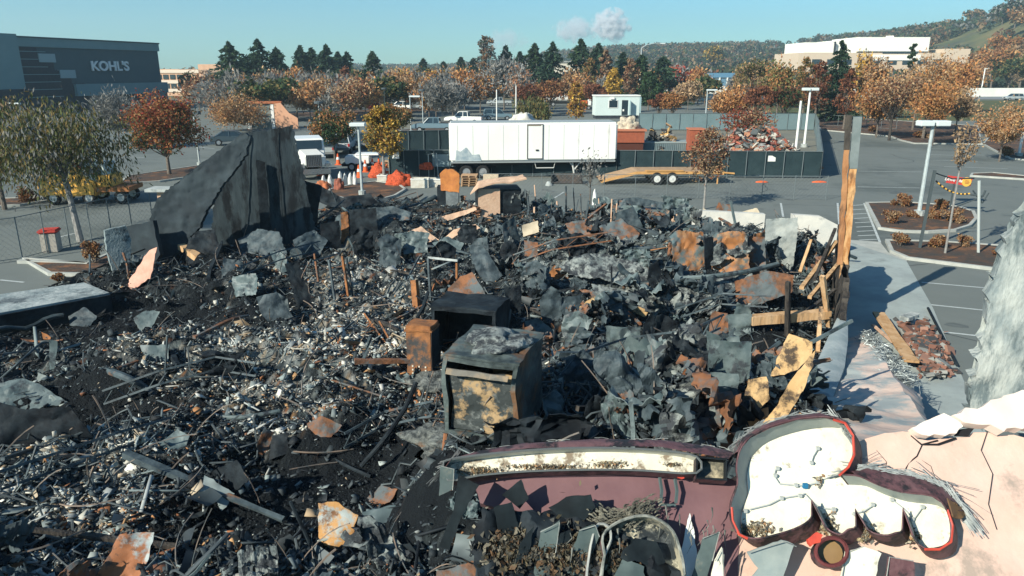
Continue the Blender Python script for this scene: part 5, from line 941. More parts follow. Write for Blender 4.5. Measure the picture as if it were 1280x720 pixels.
sheet('corner_wall', 'darker corner wall piece between the stuccoed corner and leaning slab', [(157, 283), (191, 276), (200, 318), (190, 334), (164, 345), (160, 310)], .1, -12, 6, SM, 'wall', th=.22, cr=.05)
sheet('stucco_flap', 'torn pink stucco flap hanging off the corner wall', [(157, 363), (162, 350), (175, 330), (186, 313), (197, 309), (193, 330), (187, 348), (174, 356), (165, 364)], .25, -8, 20, mat('pink_stucco_warm', (.62, .33, .24), (.70, .42, .32), 2, .9, c3=(.3, .18, .14), t3=.66, bump=.4), 'stucco', th=.05, cr=.05, jag=.04)
b = MB(); b.prism([G(-60, 376, .75), G(105, 353, .75), G(137, 366, .75), G(-60, 402, .75)], (0, 0, -.74)); tag(b.build('low_wall', mat('ashy_wall_top', (.20, .24, .245), (.36, .39, .38), 1.6, .95, c3=(.09, .11, .12), t3=.55, bump=1), loc=G(20, 375)), 'low ash-covered wall running off the left edge', 'wall'); b = MB(); Lw = bpy.data.objects['low_wall']; b.prism([G(137, 366, .75)+Vector((.02, -.03, -.05)), G(-60, 402, .75)+Vector((.02, -.03, -.05)), G(-60, 402, .75)+Vector((.02, -.03, -.74)), G(137, 366, .75)+Vector((.02, -.03, -.74))], (.05, -.05, 0)); k_ = b.build('dark_face', DARK(), Lw); k_.location = -Lw.location  # thin black slab over the low wall's inner face
for i, (lab, px) in enumerate([('charred panel slumped against the foot of the tall wall', [(300, 300), (322, 286), (352, 292), (360, 318), (330, 326), (304, 322)]), ('black torn sheet at the left foot of the tall wall', [(228, 318), (246, 290), (268, 286), (276, 312), (262, 332), (238, 334)]), ('curled dark sheet at the right foot of the tall wall', [(366, 300), (392, 288), (410, 300), (398, 322), (372, 322)])]):
    sheet('slumped_panel', lab, px, .5, (i-1)*25, 40, (CHAR, DARK, CHAR)[i](), 'panel', cr=.15, ridge=.15, seg=.12)
b = MB(); b.box((0, 0, .7), (.5, .5, 1.4)); o = b.build('stucco_pier', PLAST(), bevel=.02); o.location = D(207, 245, 31)*1; o.location.z = 1.3; b = MB(); b.box((0, 0, 1.46), (1.3, .9, .12)); b.build('pier_cap', CONC(), o); tag(o, 'stucco post with flat pale cap beside the leaning slab', 'post')
q = thing('waste_bin', 'pale concrete litter bin with red lid on the left pavement', 'bin', G(66, 314), R(15)); part('body', mat('pebble_concrete', (.45, .40, .33), (.34, .31, .27), 9, .9), q, (-.32, -.32, 0), (.32, .32, .85), .03); part('lid', mat('red_lid', (.45, .05, .035)), q, (-.38, -.38, .85), (.38, .38, 1.0), .05)
b = MB(); b.box((0, 0, .06), (3.0, .22, .14), rz=-.12); tag(b.build('wheel_stop', KERB, loc=(0, 0, 0)), 'long pale concrete wheel stop near the bin', 'wheel stop').location = G(66, 330)
for n_, px in enumerate([[(137, 346), (92, 357), (112, 363), (140, 358)], [(150, 333), (137, 336), (144, 346), (152, 343)]]): sheet_flat('sidewalk', [G(x, y) for x, y in px], .012+.004*n_, SLABC)
# bin / drum / scraps in the left
beam('timber_beam', 'thick scorched timber leaning out of the dark left hollow', (227, 308, 1.1), (276, 341, .6), .28, .22, WOODT())
beam('timber_beam', 'short tan timber stub beside the stucco flap', (191, 334, .5), (213, 344, .4), .16, .12, WOODT())
pipe('bent_conduit', 'pale bent conduit on the face of the tall charred wall', [(293, 276, 33), (296, 268, 32.4), (306, 264, 32.2), (326, 264, 32)], .03, CONC(), 'conduit', Y=1)
pipe('bent_conduit', 'pale short conduit at the foot of the tall charred wall', [(294, 311, .5), (304, 318, .5), (325, 318, .5)], .035, CONC(), 'conduit')
pipe('steel_drum', 'charred open pipe drum lying at the foot of the wall', [(370, 318, .8), (392, 303, .9)], .26, CHAR(), 'drum', n=16)
sheet('roofing_fold', 'drooping fold of black roofing beside the tall wall', [(372, 228), (398, 231), (428, 247), (462, 241), (471, 252), (450, 263), (415, 259), (390, 248)], .1, 5, 35, DARK(), 'roofing', Y=37.5, cr=.25, th=.03)
def cabinet(name, label, c, w_, d, h, rz, m, opening=True, inner=None, cat='cabinet', tilt=0, door=False, th=.05):
    q = thing(name, label, cat, c, R(rz)); q.rotation_euler = (R(tilt), 0, R(rz)); T = th
    if opening:
        part('side_panel', m, q, (-w_/2, -d/2, 0), (-w_/2+T, d/2, h)); part('side_panel', m, q, (w_/2-T, -d/2, 0), (w_/2, d/2, h)); part('back_panel', m, q, (-w_/2+T, d/2-T, 0), (w_/2-T, d/2, h)); part('bottom_panel', m, q, (-w_/2+T, -d/2, 0), (w_/2-T, d/2-T, T)); part('top_panel', m, q, (-w_/2-.01, -d/2-.01, h), (w_/2+.01, d/2+.01, h+T))
        b = MB(); f = .08
        for s in (-1, 1): b.box((s*(w_/2-f/2), -d/2-.02, h/2), (f, .03, h))
        b.box((0, -d/2-.025, h-f/2), (w_-2*f, .03, f)); b.box((0, -d/2-.025, f/2), (w_-2*f, .03, f)); b.build('face_frame', m, q)
    else: part('shell', m, q, (-w_/2, -d/2, 0), (w_/2, d/2, h), .015)
    return q
# centre: the big cabinet, black oven, rusted cabinet
c = GH(594, 549, .05); q = cabinet('walk_in_cabinet', 'large steel cabinet with framed front painted with rust patches and a shaded inside, nearest the sign', c+Vector((.30, .72, 0)), 1.22, 1.5, 1.5, -17, mat('cabinet_grey', (.03, .04, .042), (.10, .125, .12), 2.4, .6, c3=(.14, .075, .04), t3=.57, bump=.4), th=.04); q.scale = (1.0, .95, .86)
part('front_panel', mat('front_rust_shade', (.035, .042, .042), (.34, .23, .12), 2.0, .75, c3=(.12, .13, .125), t3=.58, sharp=.03, s3=5, t2=.55, bump=.5), q, (-.5, -.70, .08), (.5, -.67, 1.25))  # panel base coloured dark as the shaded interior, patches over it
part('inner_board', CARD(), q, (-.1, .2, .35), (.30, .26, 1.2)); part('inner_board', RUST(), q, (.02, .05, .1), (.5, .1, .9)); part('shelf', RUST(), q, (-.5, -.3, 1.02), (-.1, .6, 1.05)); part('inner_panel', ASH(), q, (-.52, -.1, .08), (-.25, -.06, .62))
part('header', mat('tan_scorched', (.34, .25, .16), (.16, .15, .13), 3), q, (-.5, -.9, 1.26), (.5, -.875, 1.36))
lump('ash_heap', 'grey ash heaped on top of the large open cabinet', None, 1.0, .16, 1.1, ASH(), 'ash', loc=c+Vector((.30, .72, 1.33)), seed=50, amp=.4)
c = GH(528, 479, .05); cabinet('rusted_cabinet', 'rust orange steel cabinet with a row of punched holes', c+Vector((0, .35, 0)), .62, .55, 1.38, -14, RUSTY(), False); hq = bpy.data.objects['rusted_cabinet']
b = MB()
for i in range(4):
    for j in range(3): b.box((-.16+j*.16, -.29, .12+i*.09), (.035, .02, .035))
b.build('punched_holes', mat('pale_hole', (.6, .55, .45)), hq); part('edge_strip', DARK(), hq, (.312, -.26, 0), (.33, .26, 1.24)); part('top_rim', RUSTY(), hq, (-.34, -.3, 1.25), (.34, .29, 1.29))
c = GH(590, 466, .05); cabinet('oven_shell', 'soot-black oven shell behind the rusted cabinet', c+Vector((-.05, .8, 0)), 1.75, 1.2, 1.6, -16, DARK(), True, th=.05)
sheet('oven_hood', 'pointed grey and rust hood plate above the black oven shell', [(556, 384), (560, 360), (575, 346), (590, 340), (612, 376), (585, 380)], 1.4, -5, 40, RUST(), th=.03, cr=.08)
for nm_ in ('walk_in_cabinet', 'oven_shell', 'rusted_cabinet'):
    for i_, c_ in enumerate(bpy.data.objects[nm_].children):
        if c_.name.split('.')[0] not in ('punched_holes', 'shelf', 'inner_board'): dent(c_, .035 if nm_ != 'rusted_cabinet' else .018, 5, 3)
for i, (x, y, r_, h_, lab) in enumerate([(570, 552, .8, .28, 'ash drift against the front left foot of the large cabinet'), (640, 556, .9, .34, 'ash drift against the right foot of the large cabinet'), (548, 480, .6, .3, 'soot drift between the rusted cabinet and the oven shell')]): lump('ash_drift', lab, None, r_*2, h_, r_*1.5, mat('drift_ash', (.03, .035, .036), (.18, .19, .175), 6, .95, bump=1, c3=(.16, .09, .05), t3=.62), 'ash', loc=GH(x, y, .1), seed=60+i, amp=.6)
# frames
def post2(label, a, b_, r, m, name='steel_post'): return pipe(name, label, [a, b_], r, m, 'post', n=4)
post2('grey steel stud left in the leaning door frame', (421, 391, .3), (411, 325, 1.9), .045, CHAR()); post2('rust coloured stud right in the leaning door frame', (437, 381, .3), (428, 320, 1.9), .05, RUSTY()); post2('grey stud close behind the rust one', (442, 378, .3), (433, 322, 1.9), .04, CHAR())
post2('short rust stud left of the leaning door frame', (398, 352, 1.0), (393, 317, 1.9), .04, RUST()); pipe('bent_rod', 'bowed rusty rod left of the leaning door frame', [(373, 383, .4), (376, 350, 1.3), (389, 324, 2.0)], .022, RUST(), 'rod')
post2('top rail of the leaning door frame', (391, 326, 1.9), (424, 317, 1.95), .04, CHAR(), 'door_frame_rail')
post2('dark stud at the left of the chalky-topped frame', (539, 386, .4), (535, 323, 1.95), .045, CHAR()); post2('pale rail on top of the chalky frame', (535, 322, 1.95), (572, 326, 1.9), .05, CONC(), 'door_frame_rail'); post2('short rust stud at the right of the chalky-topped frame', (571, 348, 1.3), (571, 325, 1.9), .045, RUSTY())
post2('wide rust stud standing left of the chalky frame', (521, 387, .4), (518, 350, 1.3), .13, RUSTY())
post2('upright pointed rod in the left rubble field', (206, 478, .4), (209, 420, 1.6), .025, CHAR(), 'bent_rod'); post2('second upright rod right of the teal sheet', (234, 478, .3), (231, 434, 1.2), .02, CHAR(), 'bent_rod'); post2('thin diagonal rod over the pale ash field', (340, 513, .3), (368, 440, 1.6), .016, CHAR(), 'bent_rod')
for i, (a, b_) in enumerate([((497, 447, .35), (433, 376, .5)), ((495, 447, .35), (455, 392, .9)), ((498, 445, .35), (474, 402, .8)), ((490, 443, .35), (463, 427, .5)), ((487, 438, .4), (461, 404, .6))]):
    pipe('rusty_stick', 'rusty stick in the fan beside the rusted cabinet', [a, b_], .03, RUSTY(), 'stick', n=4, group='fan of rusty sticks')
beam('flat_beam', 'flat grey beam lying left of the rusted cabinet', (437, 452, .5), (512, 456, .5), .3, .12, CHAR()); pipe('large_pipe', 'long grey pipe below the flat beam', [(405, 463, .45), (450, 468, .5), (500, 476, .5)], .14, CHAR(), 'pipe')
b = MB()
o = thing('angle_bracket', 'black open box frame between pale rubble and pipe', 'frame', G(455, 425, .4)); part('plate', DARK(), o, (-.6, 0, 0), (.5, .05, .3)); part('plate', DARK(), o, (-.6, 0, 0), (-.55, .8, .3))
beam('steel_channel', 'long dark steel channel across the left rubble', (160, 487, .45), (292, 426, .55), .34, .14, CHAR()); beam('steel_channel', 'lower flange strip beside the long dark channel', (176, 497, .4), (300, 436, .45), .12, .2, DARK())
pipe('large_pipe', 'long grey duct pipe bowing across the upper left rubble', [(205, 410, .7), (232, 418, .8), (275, 424, .8), (330, 444, .7)], .09, CHAR(), 'pipe'); pipe('large_pipe', 'arched thick pipe dropping into the left rubble', [(122, 460, .6), (142, 466, .8), (162, 474, .8), (182, 486, .5), (200, 503, .3)], .09, CHAR(), 'pipe')
pipe('bent_conduit', 'thin curved conduit at the far left edge of rubble', [(0, 474, .5), (25, 452, .9), (50, 430, 1.0), (60, 428, .9)], .03, CHAR(), 'conduit'); pipe('large_pipe', 'pale curved hose lying over the mid-left rubble', [(215, 530, .5), (250, 520, .5), (300, 522, .6), (350, 514, .6)], .05, GALV(), 'hose')
pipe('burnt_branch', 'black crooked branch crossing toward the dark hollow', [(452, 582, .3), (478, 552, .8), (505, 512, 1.2), (520, 478, 1.6)], .05, DARK(), 'branch')
q = thing('steel_lattice', 'pale bent lattice tray in the left-centre rubble', 'lattice', G(330, 445, .5)); b = MB()
A_, B_, C_ = G(322, 436, .7)-q.location, G(372, 476, .5)-q.location, G(340, 432, .75)-q.location
for k in range(3): b.tube([A_+(C_-A_)*k/2, B_+(C_-A_)*k/2], .025, 4)
for k in range(9): b.tube([A_.lerp(B_, k/8), A_.lerp(B_, k/8)+(C_-A_)], .018, 4)
b.build('bars', CONC(), q)
# named sheets: (name,label,poly,z0,yaw,lean,mat,kwargs)
SH = [
 ('metal_sheet', 'teal grey flat sheet beside the long channel', [(175, 433), (212, 431), (212, 452), (186, 456)], .5, 10, 35, GALV()),
 ('metal_sheet', 'dark peaked sheet in the black left hollow', [(86, 396), (106, 384), (122, 396), (112, 410), (88, 408)], .4, 0, 40, CHAR()),
 ('stud_bracket', 'upright grey perforated bracket with rust tip', [(61, 425), (71, 427), (69, 462), (62, 462)], .4, 10, 5, GALV()),
 ('rust_scrap', 'orange rusted scrap on top of the perforated bracket', [(51, 415), (63, 420), (62, 428), (53, 426)], 1.1, 10, 30, RUSTY()),
 ('metal_sheet', 'wide grey-teal sheet at the left edge over the black box', [(0, 478), (30, 473), (60, 486), (90, 508), (60, 508), (30, 522), (-10, 500)], .9, 20, 55, GALV()),
 ('metal_box', 'black wall of the burnt unit at the left edge', [(-20, 498), (30, 512), (90, 508), (118, 545), (60, 566), (-20, 568)], .1, 12, 12, DARK()),
 ('rust_scrap', 'orange scrap at the left edge above the black unit', [(-6, 512), (12, 521), (14, 530), (-6, 534)], 1.0, 20, 20, RUSTY()),
 ('metal_sheet', 'light grey steel plate standing in the lower left rubble', [(257, 593), (293, 618), (272, 648), (244, 628)], .45, 15, 25, mat('light_grey_plate', (.24, .29, .29), (.30, .34, .33), 1.5, .5, c3=(.14, .17, .17), t3=.6)),
 ('metal_sheet', 'dark open box side behind the light grey plate', [(257, 592), (300, 574), (312, 600), (292, 618)], .5, -30, 15, DARK()),
 ('metal_sheet', 'long rust and white sheet at the bottom edge', [(151, 668), (192, 664), (188, 690), (172, 725), (120, 725)], .5, 12, 35, mat('rust_white_sheet', (.36, .14, .06), (.36, .40, .39), 1.6, .6, c3=(.13, .07, .045), t3=.56, sharp=.03, t2=.5, s3=5, bump=.3)),
 ('rust_scrap', 'rust edged plate on a stub post at lower left', [(46, 626), (72, 606), (88, 606), (60, 628)], .8, 0, 70, RUSTY()),
 ('metal_sheet', 'galvanised sheet with orange rusted lower half near the black hollow', [(398, 629), (420, 627), (447, 645), (441, 670), (416, 689), (398, 672)], .35, 5, 20, mat('half_rust_sheet', (.50, .27, .10), (.36, .40, .39), 1.7, .6, c3=(.20, .10, .05), t3=.57, sharp=.03, s3=5, bump=.3)),
 ('metal_tub', 'dark blue-grey tub front with bent rim', [(452, 640), (533, 622), (534, 652), (522, 668), (455, 678)], .4, -4, 12, mat('blue_char', (.06, .085, .10), (.10, .14, .15), 1, .5)),
 ('metal_tub', 'rusty curved sheet above the blue-grey tub', [(455, 626), (475, 606), (498, 612), (490, 628), (470, 636)], .8, -30, 45, RUST()),
 ('metal_sheet', 'rust sheet edge at the bottom of the photo under the black flaps', [(545, 716), (590, 703), (640, 722), (640, 760), (545, 760)], .9, 0, 50, RUST()),
 ('metal_sheet', 'small pale sheet fragment below the tub', [(470, 692), (478, 686), (492, 690), (492, 725), (472, 725)], .4, 10, 5, ASH()),
 ('tan_panel', 'flat tan board tossed over the rear rubble', [(503, 293), (526, 283), (549, 299), (545, 303), (513, 300)], .8, 10, 55, PLAST()),
 ('tan_panel', 'warped tan strip right of the flat tan board', [(548, 301), (566, 288), (594, 280), (600, 285), (572, 293), (556, 303)], .8, 0, 45, PLAST()),
 ('tan_panel', 'leaning tan plank reaching the plaster shaft', [(552, 271), (594, 258), (596, 262), (560, 276)], .9, 0, 30, PLAST()),
 ('rust_panel', 'upright rust orange panel in the black rear alcove', [(426, 266), (435, 264), (437, 300), (427, 303)], .4, 0, 5, RUSTY()),
 ('black_panel', 'soot black panel standing in the rear left rubble', [(436, 262), (470, 260), (474, 312), (440, 316)], .3, 5, 5, DARK()),
 ('black_panel', 'second soot black panel right of the first', [(400, 280), (424, 276), (427, 310), (402, 312)], .3, 20, 5, DARK()),
 ('metal_sheet', 'blue grey crumpled sheet behind the black panels', [(456, 262), (492, 258), (514, 266), (512, 276), (478, 278)], .9, 0, 40, CHAR()),
 ('metal_sheet', 'slanted grey plate hanging over the rear alcove', [(470, 300), (484, 292), (502, 300), (500, 332), (488, 336), (478, 318)], .5, 15, 15, CHAR()),
 ('metal_sheet', 'grey sheet draped at the right of the alcove', [(540, 304), (560, 296), (580, 304), (574, 318), (556, 318)], .6, 0, 45, GALV()),
 ('metal_sheet', 'tilted sheet against the rubble left of the door frame', [(320, 372), (346, 366), (366, 396), (340, 408), (326, 392)], .5, 15, 30, CHAR()),
 ('metal_sheet', 'grey bent plates under the steel drum', [(338, 316), (352, 314), (366, 336), (350, 344)], .6, 0, 35, GALV()),
 ('metal_sheet', 'long dark sheet slab at the left of the door frame', [(356, 330), (372, 326), (392, 380), (372, 386)], .4, 20, 20, DARK()),
 ('metal_sheet', 'grey crumpled sheet over the black oven shell', [(585, 306), (604, 308), (628, 344), (612, 360), (596, 340)], .8, 0, 30, CHAR()),
 ('metal_sheet', 'standing grey slab right of the plaster shaft', [(628, 280), (642, 270), (650, 300), (640, 318), (630, 316)], .5, 30, 5, CHAR()),
 ('rust_panel', 'rust streaked slab at the foot of the grey slab', [(655, 300), (672, 304), (672, 322), (656, 320)], .6, 0, 20, RUST()),
 ('draped_sheet', 'black draped membrane with pale folds behind the ash hood', [(692, 318), (700, 296), (725, 292), (745, 306), (742, 322), (720, 326)], .8, 0, 30, DARK()),
 ('rust_panel', 'rusted corrugated sheet above the black draped membrane', [(706, 280), (730, 276), (752, 290), (748, 300), (716, 296)], 1.0, 0, 40, RUST()),
 ('rust_panel', 'rust brown sheet slope at the rear centre', [(748, 284), (776, 274), (800, 292), (792, 306), (760, 302)], 1.0, 0, 50, RUST()),
 ('ash_hood', 'long ash-grey hood cover lying across the centre right', [(697, 333), (722, 318), (756, 316), (790, 328), (818, 346), (812, 362), (786, 360), (752, 350), (716, 344)], 1.1, 0, 52, ASH()),
 ('hood_end', 'black open end of the ash-grey hood', [(808, 364), (812, 334), (822, 326), (828, 340), (822, 362)], 1.0, 25, 10, DARK()),
 ('rust_panel', 'orange rust corner plate left of the ash hood', [(684, 346), (692, 332), (713, 336), (710, 350), (700, 352)], 1.1, 0, 30, RUSTY()),
 ('ash_sheet', 'grey scorched sheet below the rust corner plate', [(682, 350), (730, 346), (728, 358), (700, 364), (680, 358)], 1.0, 0, 45, ASH()),
 ('tan_panel', 'arched tan fascia strip under the ash hood', [(718, 388), (742, 370), (764, 371), (812, 388), (806, 396), (768, 382), (744, 380), (724, 388)], .7, 0, 30, CARD()),
 ('rust_panel', 'rusty strip just above the arched tan fascia', [(724, 362), (742, 365), (776, 378), (770, 382), (738, 374)], .9, 0, 35, RUST()),
 ('roof_sheet', 'wide ash-grey roof sheet sloping down in the right centre', [(828, 350), (878, 344), (940, 342), (938, 392), (880, 394), (822, 388), (806, 372)], .8, 0, 48, ASH()),
 ('roof_sheet', 'second ash-grey roof sheet below the hood end', [(740, 356), (790, 364), (822, 372), (820, 396), (775, 382), (748, 372)], .6, 5, 55, ASH()),
 ('rust_panel', 'orange and teal rust wall right of the tank pair', [(934, 296), (956, 296), (958, 344), (936, 348)], .7, -10, 8, RUST()),
 ('rust_panel', 'rust streaked plate above the light beam', [(918, 352), (960, 338), (992, 344), (990, 366), (950, 380), (920, 388)], .7, -5, 25, RUST()),
 ('standing_slab', 'tall pale grey scorched slab before the concrete parapet', [(958, 274), (997, 272), (996, 300), (990, 344), (962, 340), (954, 310)], .6, -8, 4, mat('scorched_pale_slab', (.28, .31, .30), (.40, .42, .39), 2, .9, c3=(.13, .15, .15), t3=.55, bump=.6)),
 ('metal_sheet', 'upright grey-teal plate right of the dark central pit', [(757, 407), (800, 409), (801, 454), (782, 458), (760, 450)], .5, 0, 6, GALV()),
 ('metal_sheet', 'twisted dark sheets hanging at the left of the upright plate', [(700, 372), (728, 369), (722, 390), (708, 398), (698, 388)], .9, 10, 15, CHAR()),
 ('metal_sheet', 'grey box side left of the twisted dark sheets', [(656, 402), (672, 398), (694, 414), (693, 434), (664, 430)], .6, 5, 20, GALV()),
 ('metal_sheet', 'torn black flap right of the upright plate', [(800, 414), (814, 390), (820, 396), (818, 424), (808, 432)], .7, 20, 10, DARK()),
 ('metal_sheet', 'large teal grey door panel in the right centre', [(886, 424), (938, 426), (936, 470), (925, 482), (884, 478)], .6, -6, 8, GALV()),
 ('metal_sheet', 'lower teal grey panel in front of the large door panel', [(864, 464), (922, 466), (922, 512), (880, 514), (862, 496)], .7, 0, 12, GALV()),
 ('metal_sheet', 'small teal plate above the large door panel', [(910, 394), (940, 392), (938, 420), (912, 424)], .8, -8, 5, GALV()),
 ('rust_panel', 'rust stained plate left of the small teal plate', [(890, 388), (908, 392), (914, 412), (900, 426), (886, 416)], .8, 0, 20, RUST()),
 ('draped_sheet', 'large crumpled blue-grey sheet spilling through the centre pit', [(738, 444), (764, 446), (790, 462), (806, 488), (796, 508), (764, 496), (742, 474)], .6, 10, 40, CHAR()),
 ('draped_sheet', 'dark folded sheet right of the spilling blue-grey one', [(796, 458), (818, 466), (838, 492), (834, 520), (812, 506)], .6, -15, 35, CHAR()),
 ('draped_sheet', 'grey crumpled sheet at the left of the centre pit', [(706, 450), (726, 440), (742, 464), (728, 500), (712, 492), (700, 470)], .6, 15, 35, CHAR()),
 ('draped_sheet', 'narrow folded sheet hanging above the sign rim', [(748, 500), (764, 492), (780, 520), (796, 548), (772, 548), (756, 528)], .8, 5, 25, GALV()),
 ('draped_sheet', 'pale folded sheets beside the large open cabinet', [(676, 500), (694, 486), (704, 508), (700, 540), (684, 546), (672, 528)], .8, 20, 25, GALV()),
 ('rust_panel', 'rust brown box side between cabinet and sign rim', [(634, 524), (662, 528), (668, 556), (650, 566), (636, 556)], .7, 10, 10, RUST()),
 ('tan_panel', 'large warped tan panel beside the curved wall', [(963, 470), (986, 416), (1016, 427), (1014, 444), (996, 462), (980, 468)], .9, -18, 35, CARD()),
 ('tan_panel', 'long curled tan panel dropping toward the sign', [(1018, 436), (1016, 458), (1002, 492), (978, 528), (955, 546), (922, 552), (950, 532), (970, 508), (990, 474)], .9, -20, 40, CARD()),
 ('tan_panel', 'small tan board in front of the large warped panel', [(934, 476), (958, 470), (962, 500), (938, 520), (928, 500)], .8, -10, 25, CARD()),
 ('wood_panel', 'brown plank panel inside the tan panels', [(934, 520), (960, 508), (962, 530), (936, 544)], .6, -10, 20, WOODT()),
 ('mesh_scrap', 'grey fibrous heap above the sign raceway', [(832, 524), (846, 500), (868, 498), (896, 520), (902, 550), (862, 552), (838, 546)], .9, 0, 50, ASH()),
 ('paper_scrap', 'brown and cream torn sheet behind the concrete parapet', [(892, 268), (898, 253), (912, 256), (922, 270)], .9, 0, 20, RUST()),
 ('paper_scrap', 'cream torn sheet draped over the concrete parapet', [(910, 270), (936, 262), (946, 260), (952, 270)], 1.0, 0, 35, mat('cream_scrap', (.62, .52, .38), (.5, .42, .3), 2)),
 ('paper_scrap', 'small cream torn scrap at the left end of the parapet', [(874, 268), (880, 260), (888, 268)], .9, 0, 10, mat('cream_scrap', (.62, .52, .38))),
 ('metal_sheet', 'charred sloped roof fragment at the rear right', [(756, 262), (768, 249), (796, 247), (856, 258), (852, 264), (810, 258), (778, 258)], 1.1, 0, 25, CHAR()),
 ('metal_sheet', 'grey burnt board under the sloped roof fragment', [(768, 266), (792, 258), (806, 290), (786, 296), (770, 290)], .6, 0, 10, CHAR()),
 ('metal_sheet', 'pale board standing under the sloped roof fragment', [(832, 262), (846, 268), (852, 288), (836, 288)], .6, 15, 10, PLAST()),
 ('tan_panel', 'cream box side at the left of the rear sticks', [(652, 282), (672, 276), (674, 290), (654, 296)], .8, 0, 15, mat('cream_scrap', (.62, .52, .38))),
 ('rust_panel', 'rusted box in the lower left near the bent pipes', [(384, 530), (404, 520), (428, 532), (410, 552), (394, 548)], .5, 0, 35, RUST()),
 ('rust_panel', 'slim rusted shutter standing at the mid-left', [(320, 556), (330, 534), (342, 540), (332, 572), (322, 574)], .5, 20, 10, RUST()),
 ('metal_sheet', 'dark sheet beside the slim rusted shutter', [(340, 544), (362, 540), (360, 566), (338, 576)], .4, 0, 30, DARK()),
 ('metal_sheet', 'light fan-shaped sheet in the mid-left rubble', [(200, 556), (222, 538), (238, 545), (228, 566), (212, 570)], .5, 0, 60, GALV()),
 ('metal_sheet', 'grey plate over a short post left of the shutter field', [(62, 562), (78, 560), (82, 574), (66, 576)], .9, 0, 30, CHAR()),
 ('shell_panel', 'pale dish-shaped panel near the upper left pipes', [(168, 398), (182, 388), (200, 388), (188, 414), (174, 414)], .6, 5, 40, GALV()),
]
for a in SH:
    nm, lab, px, z0, yaw, lean, m = a; nm = {'rust_panel': 'rusty_sheet', 'tan_panel': 'warped_board', 'black_panel': 'charred_board', 'wood_panel': 'brown_board', 'hood_end': 'hood_plate', 'shell_panel': 'dish_sheet'}.get(nm, nm); cr = .16 if nm in ('draped_sheet', 'mesh_scrap') else .09
    if max(p[1] for p in px) < 716: z0 = ('high' if px[0][0] > 915 else 'above') if nm == 'warped_board' else 'bed'
    kw = dict(cr=cr, jag=.016, seg=.10, th=.018, ridge=.10 if nm in ('metal_sheet', 'rusty_sheet', 'metal_box', 'metal_tub') else .0)
    if nm == 'draped_sheet': kw['fold'] = .12; kw['ridge'] = .3; kw['seg'] = .07
    if nm in ('ash_hood', 'roof_sheet', 'mesh_scrap'): kw.update(cr=.2, jag=.04, ridge=.12)
    if nm == 'warped_board': kw.update(cr=.12, jag=.015)
    sheet(nm, lab, px, z0, yaw, lean, m, {'warped_board': 'board', 'charred_board': 'board', 'brown_board': 'board', 'rusty_sheet': 'rusty sheet', 'metal_box': 'box', 'standing_slab': 'slab', 'paper_scrap': 'scrap', 'rust_scrap': 'scrap'}.get(nm, 'sheet metal'), **kw)
# plaster shaft and burnt column, tanks
q = thing('plaster_shaft', 'tan plaster shaft with dark side and torn roof cap', 'shaft', D(611, 296, 35), R(8)); q.location.z = .2
SH_Z = D(611, 236, 35).z; part('front', PLAST(), q, (-.5, -.1, 0), (.55, .0, SH_Z-.2)); part('body', DARK(), q, (-.5, 0, 0), (1.6, 1.6, SH_Z-.25)); slab('roof_cap', None, [Vector(q.location)+Vector(p) for p in [(-.9, -.3, SH_Z-.35), (-.5, -.4, SH_Z), (.9, -.4, SH_Z+.15), (1.8, -.3, SH_Z+.25), (1.8, .9, SH_Z+.3), (-.4, .9, SH_Z+.1)]], (0, 0, 1), PLAST(), None, .06, .08, None, q)  # body far darker than the tan front
q = thing('burnt_column', 'square burnt column with orange scorched cap behind the ruin', 'column', D(561, 268, 38)); q.location.z = 0; z1 = D(561, 232, 38).z; z2 = D(561, 211, 38).z
part('casing', DARK(), q, (-.55, -.3, 0), (-.1, .3, z1)); part('casing', mat('bright_galv', (.30, .33, .33), (.16, .18, .19), 2, .4, metal=.4), q, (-.1, -.35, 0), (.55, .3, z1-.1)); slab('cap', None, [Vector(q.location)+Vector(p) for p in [(-.35, -.36, z1-.2), (.6, -.36, z1-.3), (.62, -.36, z2-.2), (.3, -.36, z2), (-.1, -.36, z2+.02), (-.38, -.36, z2-.2)]], (0, -1, 0), mat('orange_scorch', (.58, .22, .06), (.42, .15, .05), 3), None, .25, .06, None, q)
RT = mat('rust_teal_panel', (.36, .15, .055), (.10, .14, .145), 1.3, .7, c3=(.40, .22, .11), t3=.58, bump=.4, sharp=.06, s3=2)
for px, lab, yw in [([(838, 296), (850, 288), (880, 291), (881, 343), (860, 346), (842, 341)], 'left bulging rust orange panel above the ash roof sheets', 12), ([(890, 293), (915, 287), (935, 292), (936, 342), (912, 345), (889, 344)], 'right bulging teal and rust panel above the ash roof sheets', -6), ([(940, 292), (958, 290), (960, 340), (941, 344)], 'narrow rust panel squeezed beside the pale slab', 5)]:
    sheet('buckled_panel', lab, px, 'bed', yw, 6, RT, 'panel', cr=.22, seg=.1, jag=.03, ridge=.10, th=.03)
sheet('dark_slot', 'dark upright sheet put in as the shaded slot between the two bulging panels', [(880, 298), (891, 296), (890, 345), (881, 346)], 'bed', 30, 3, DARK(), 'sheet metal', cr=.05)  # dark strip stands in for the shade between the panels
pipe('large_pipe', 'grey handrail pipe crossing in front of the rust tanks', [(843, 348, 1.5), (885, 346, 1.6), (935, 339, 1.6), (972, 330, 1.6)], .075, GALV(), 'pipe')
pipe('large_pipe', 'short dark pipe above the hood end', [(782, 310, 1.6), (800, 311, 1.6), (832, 310, 1.6)], .09, CHAR(), 'pipe')
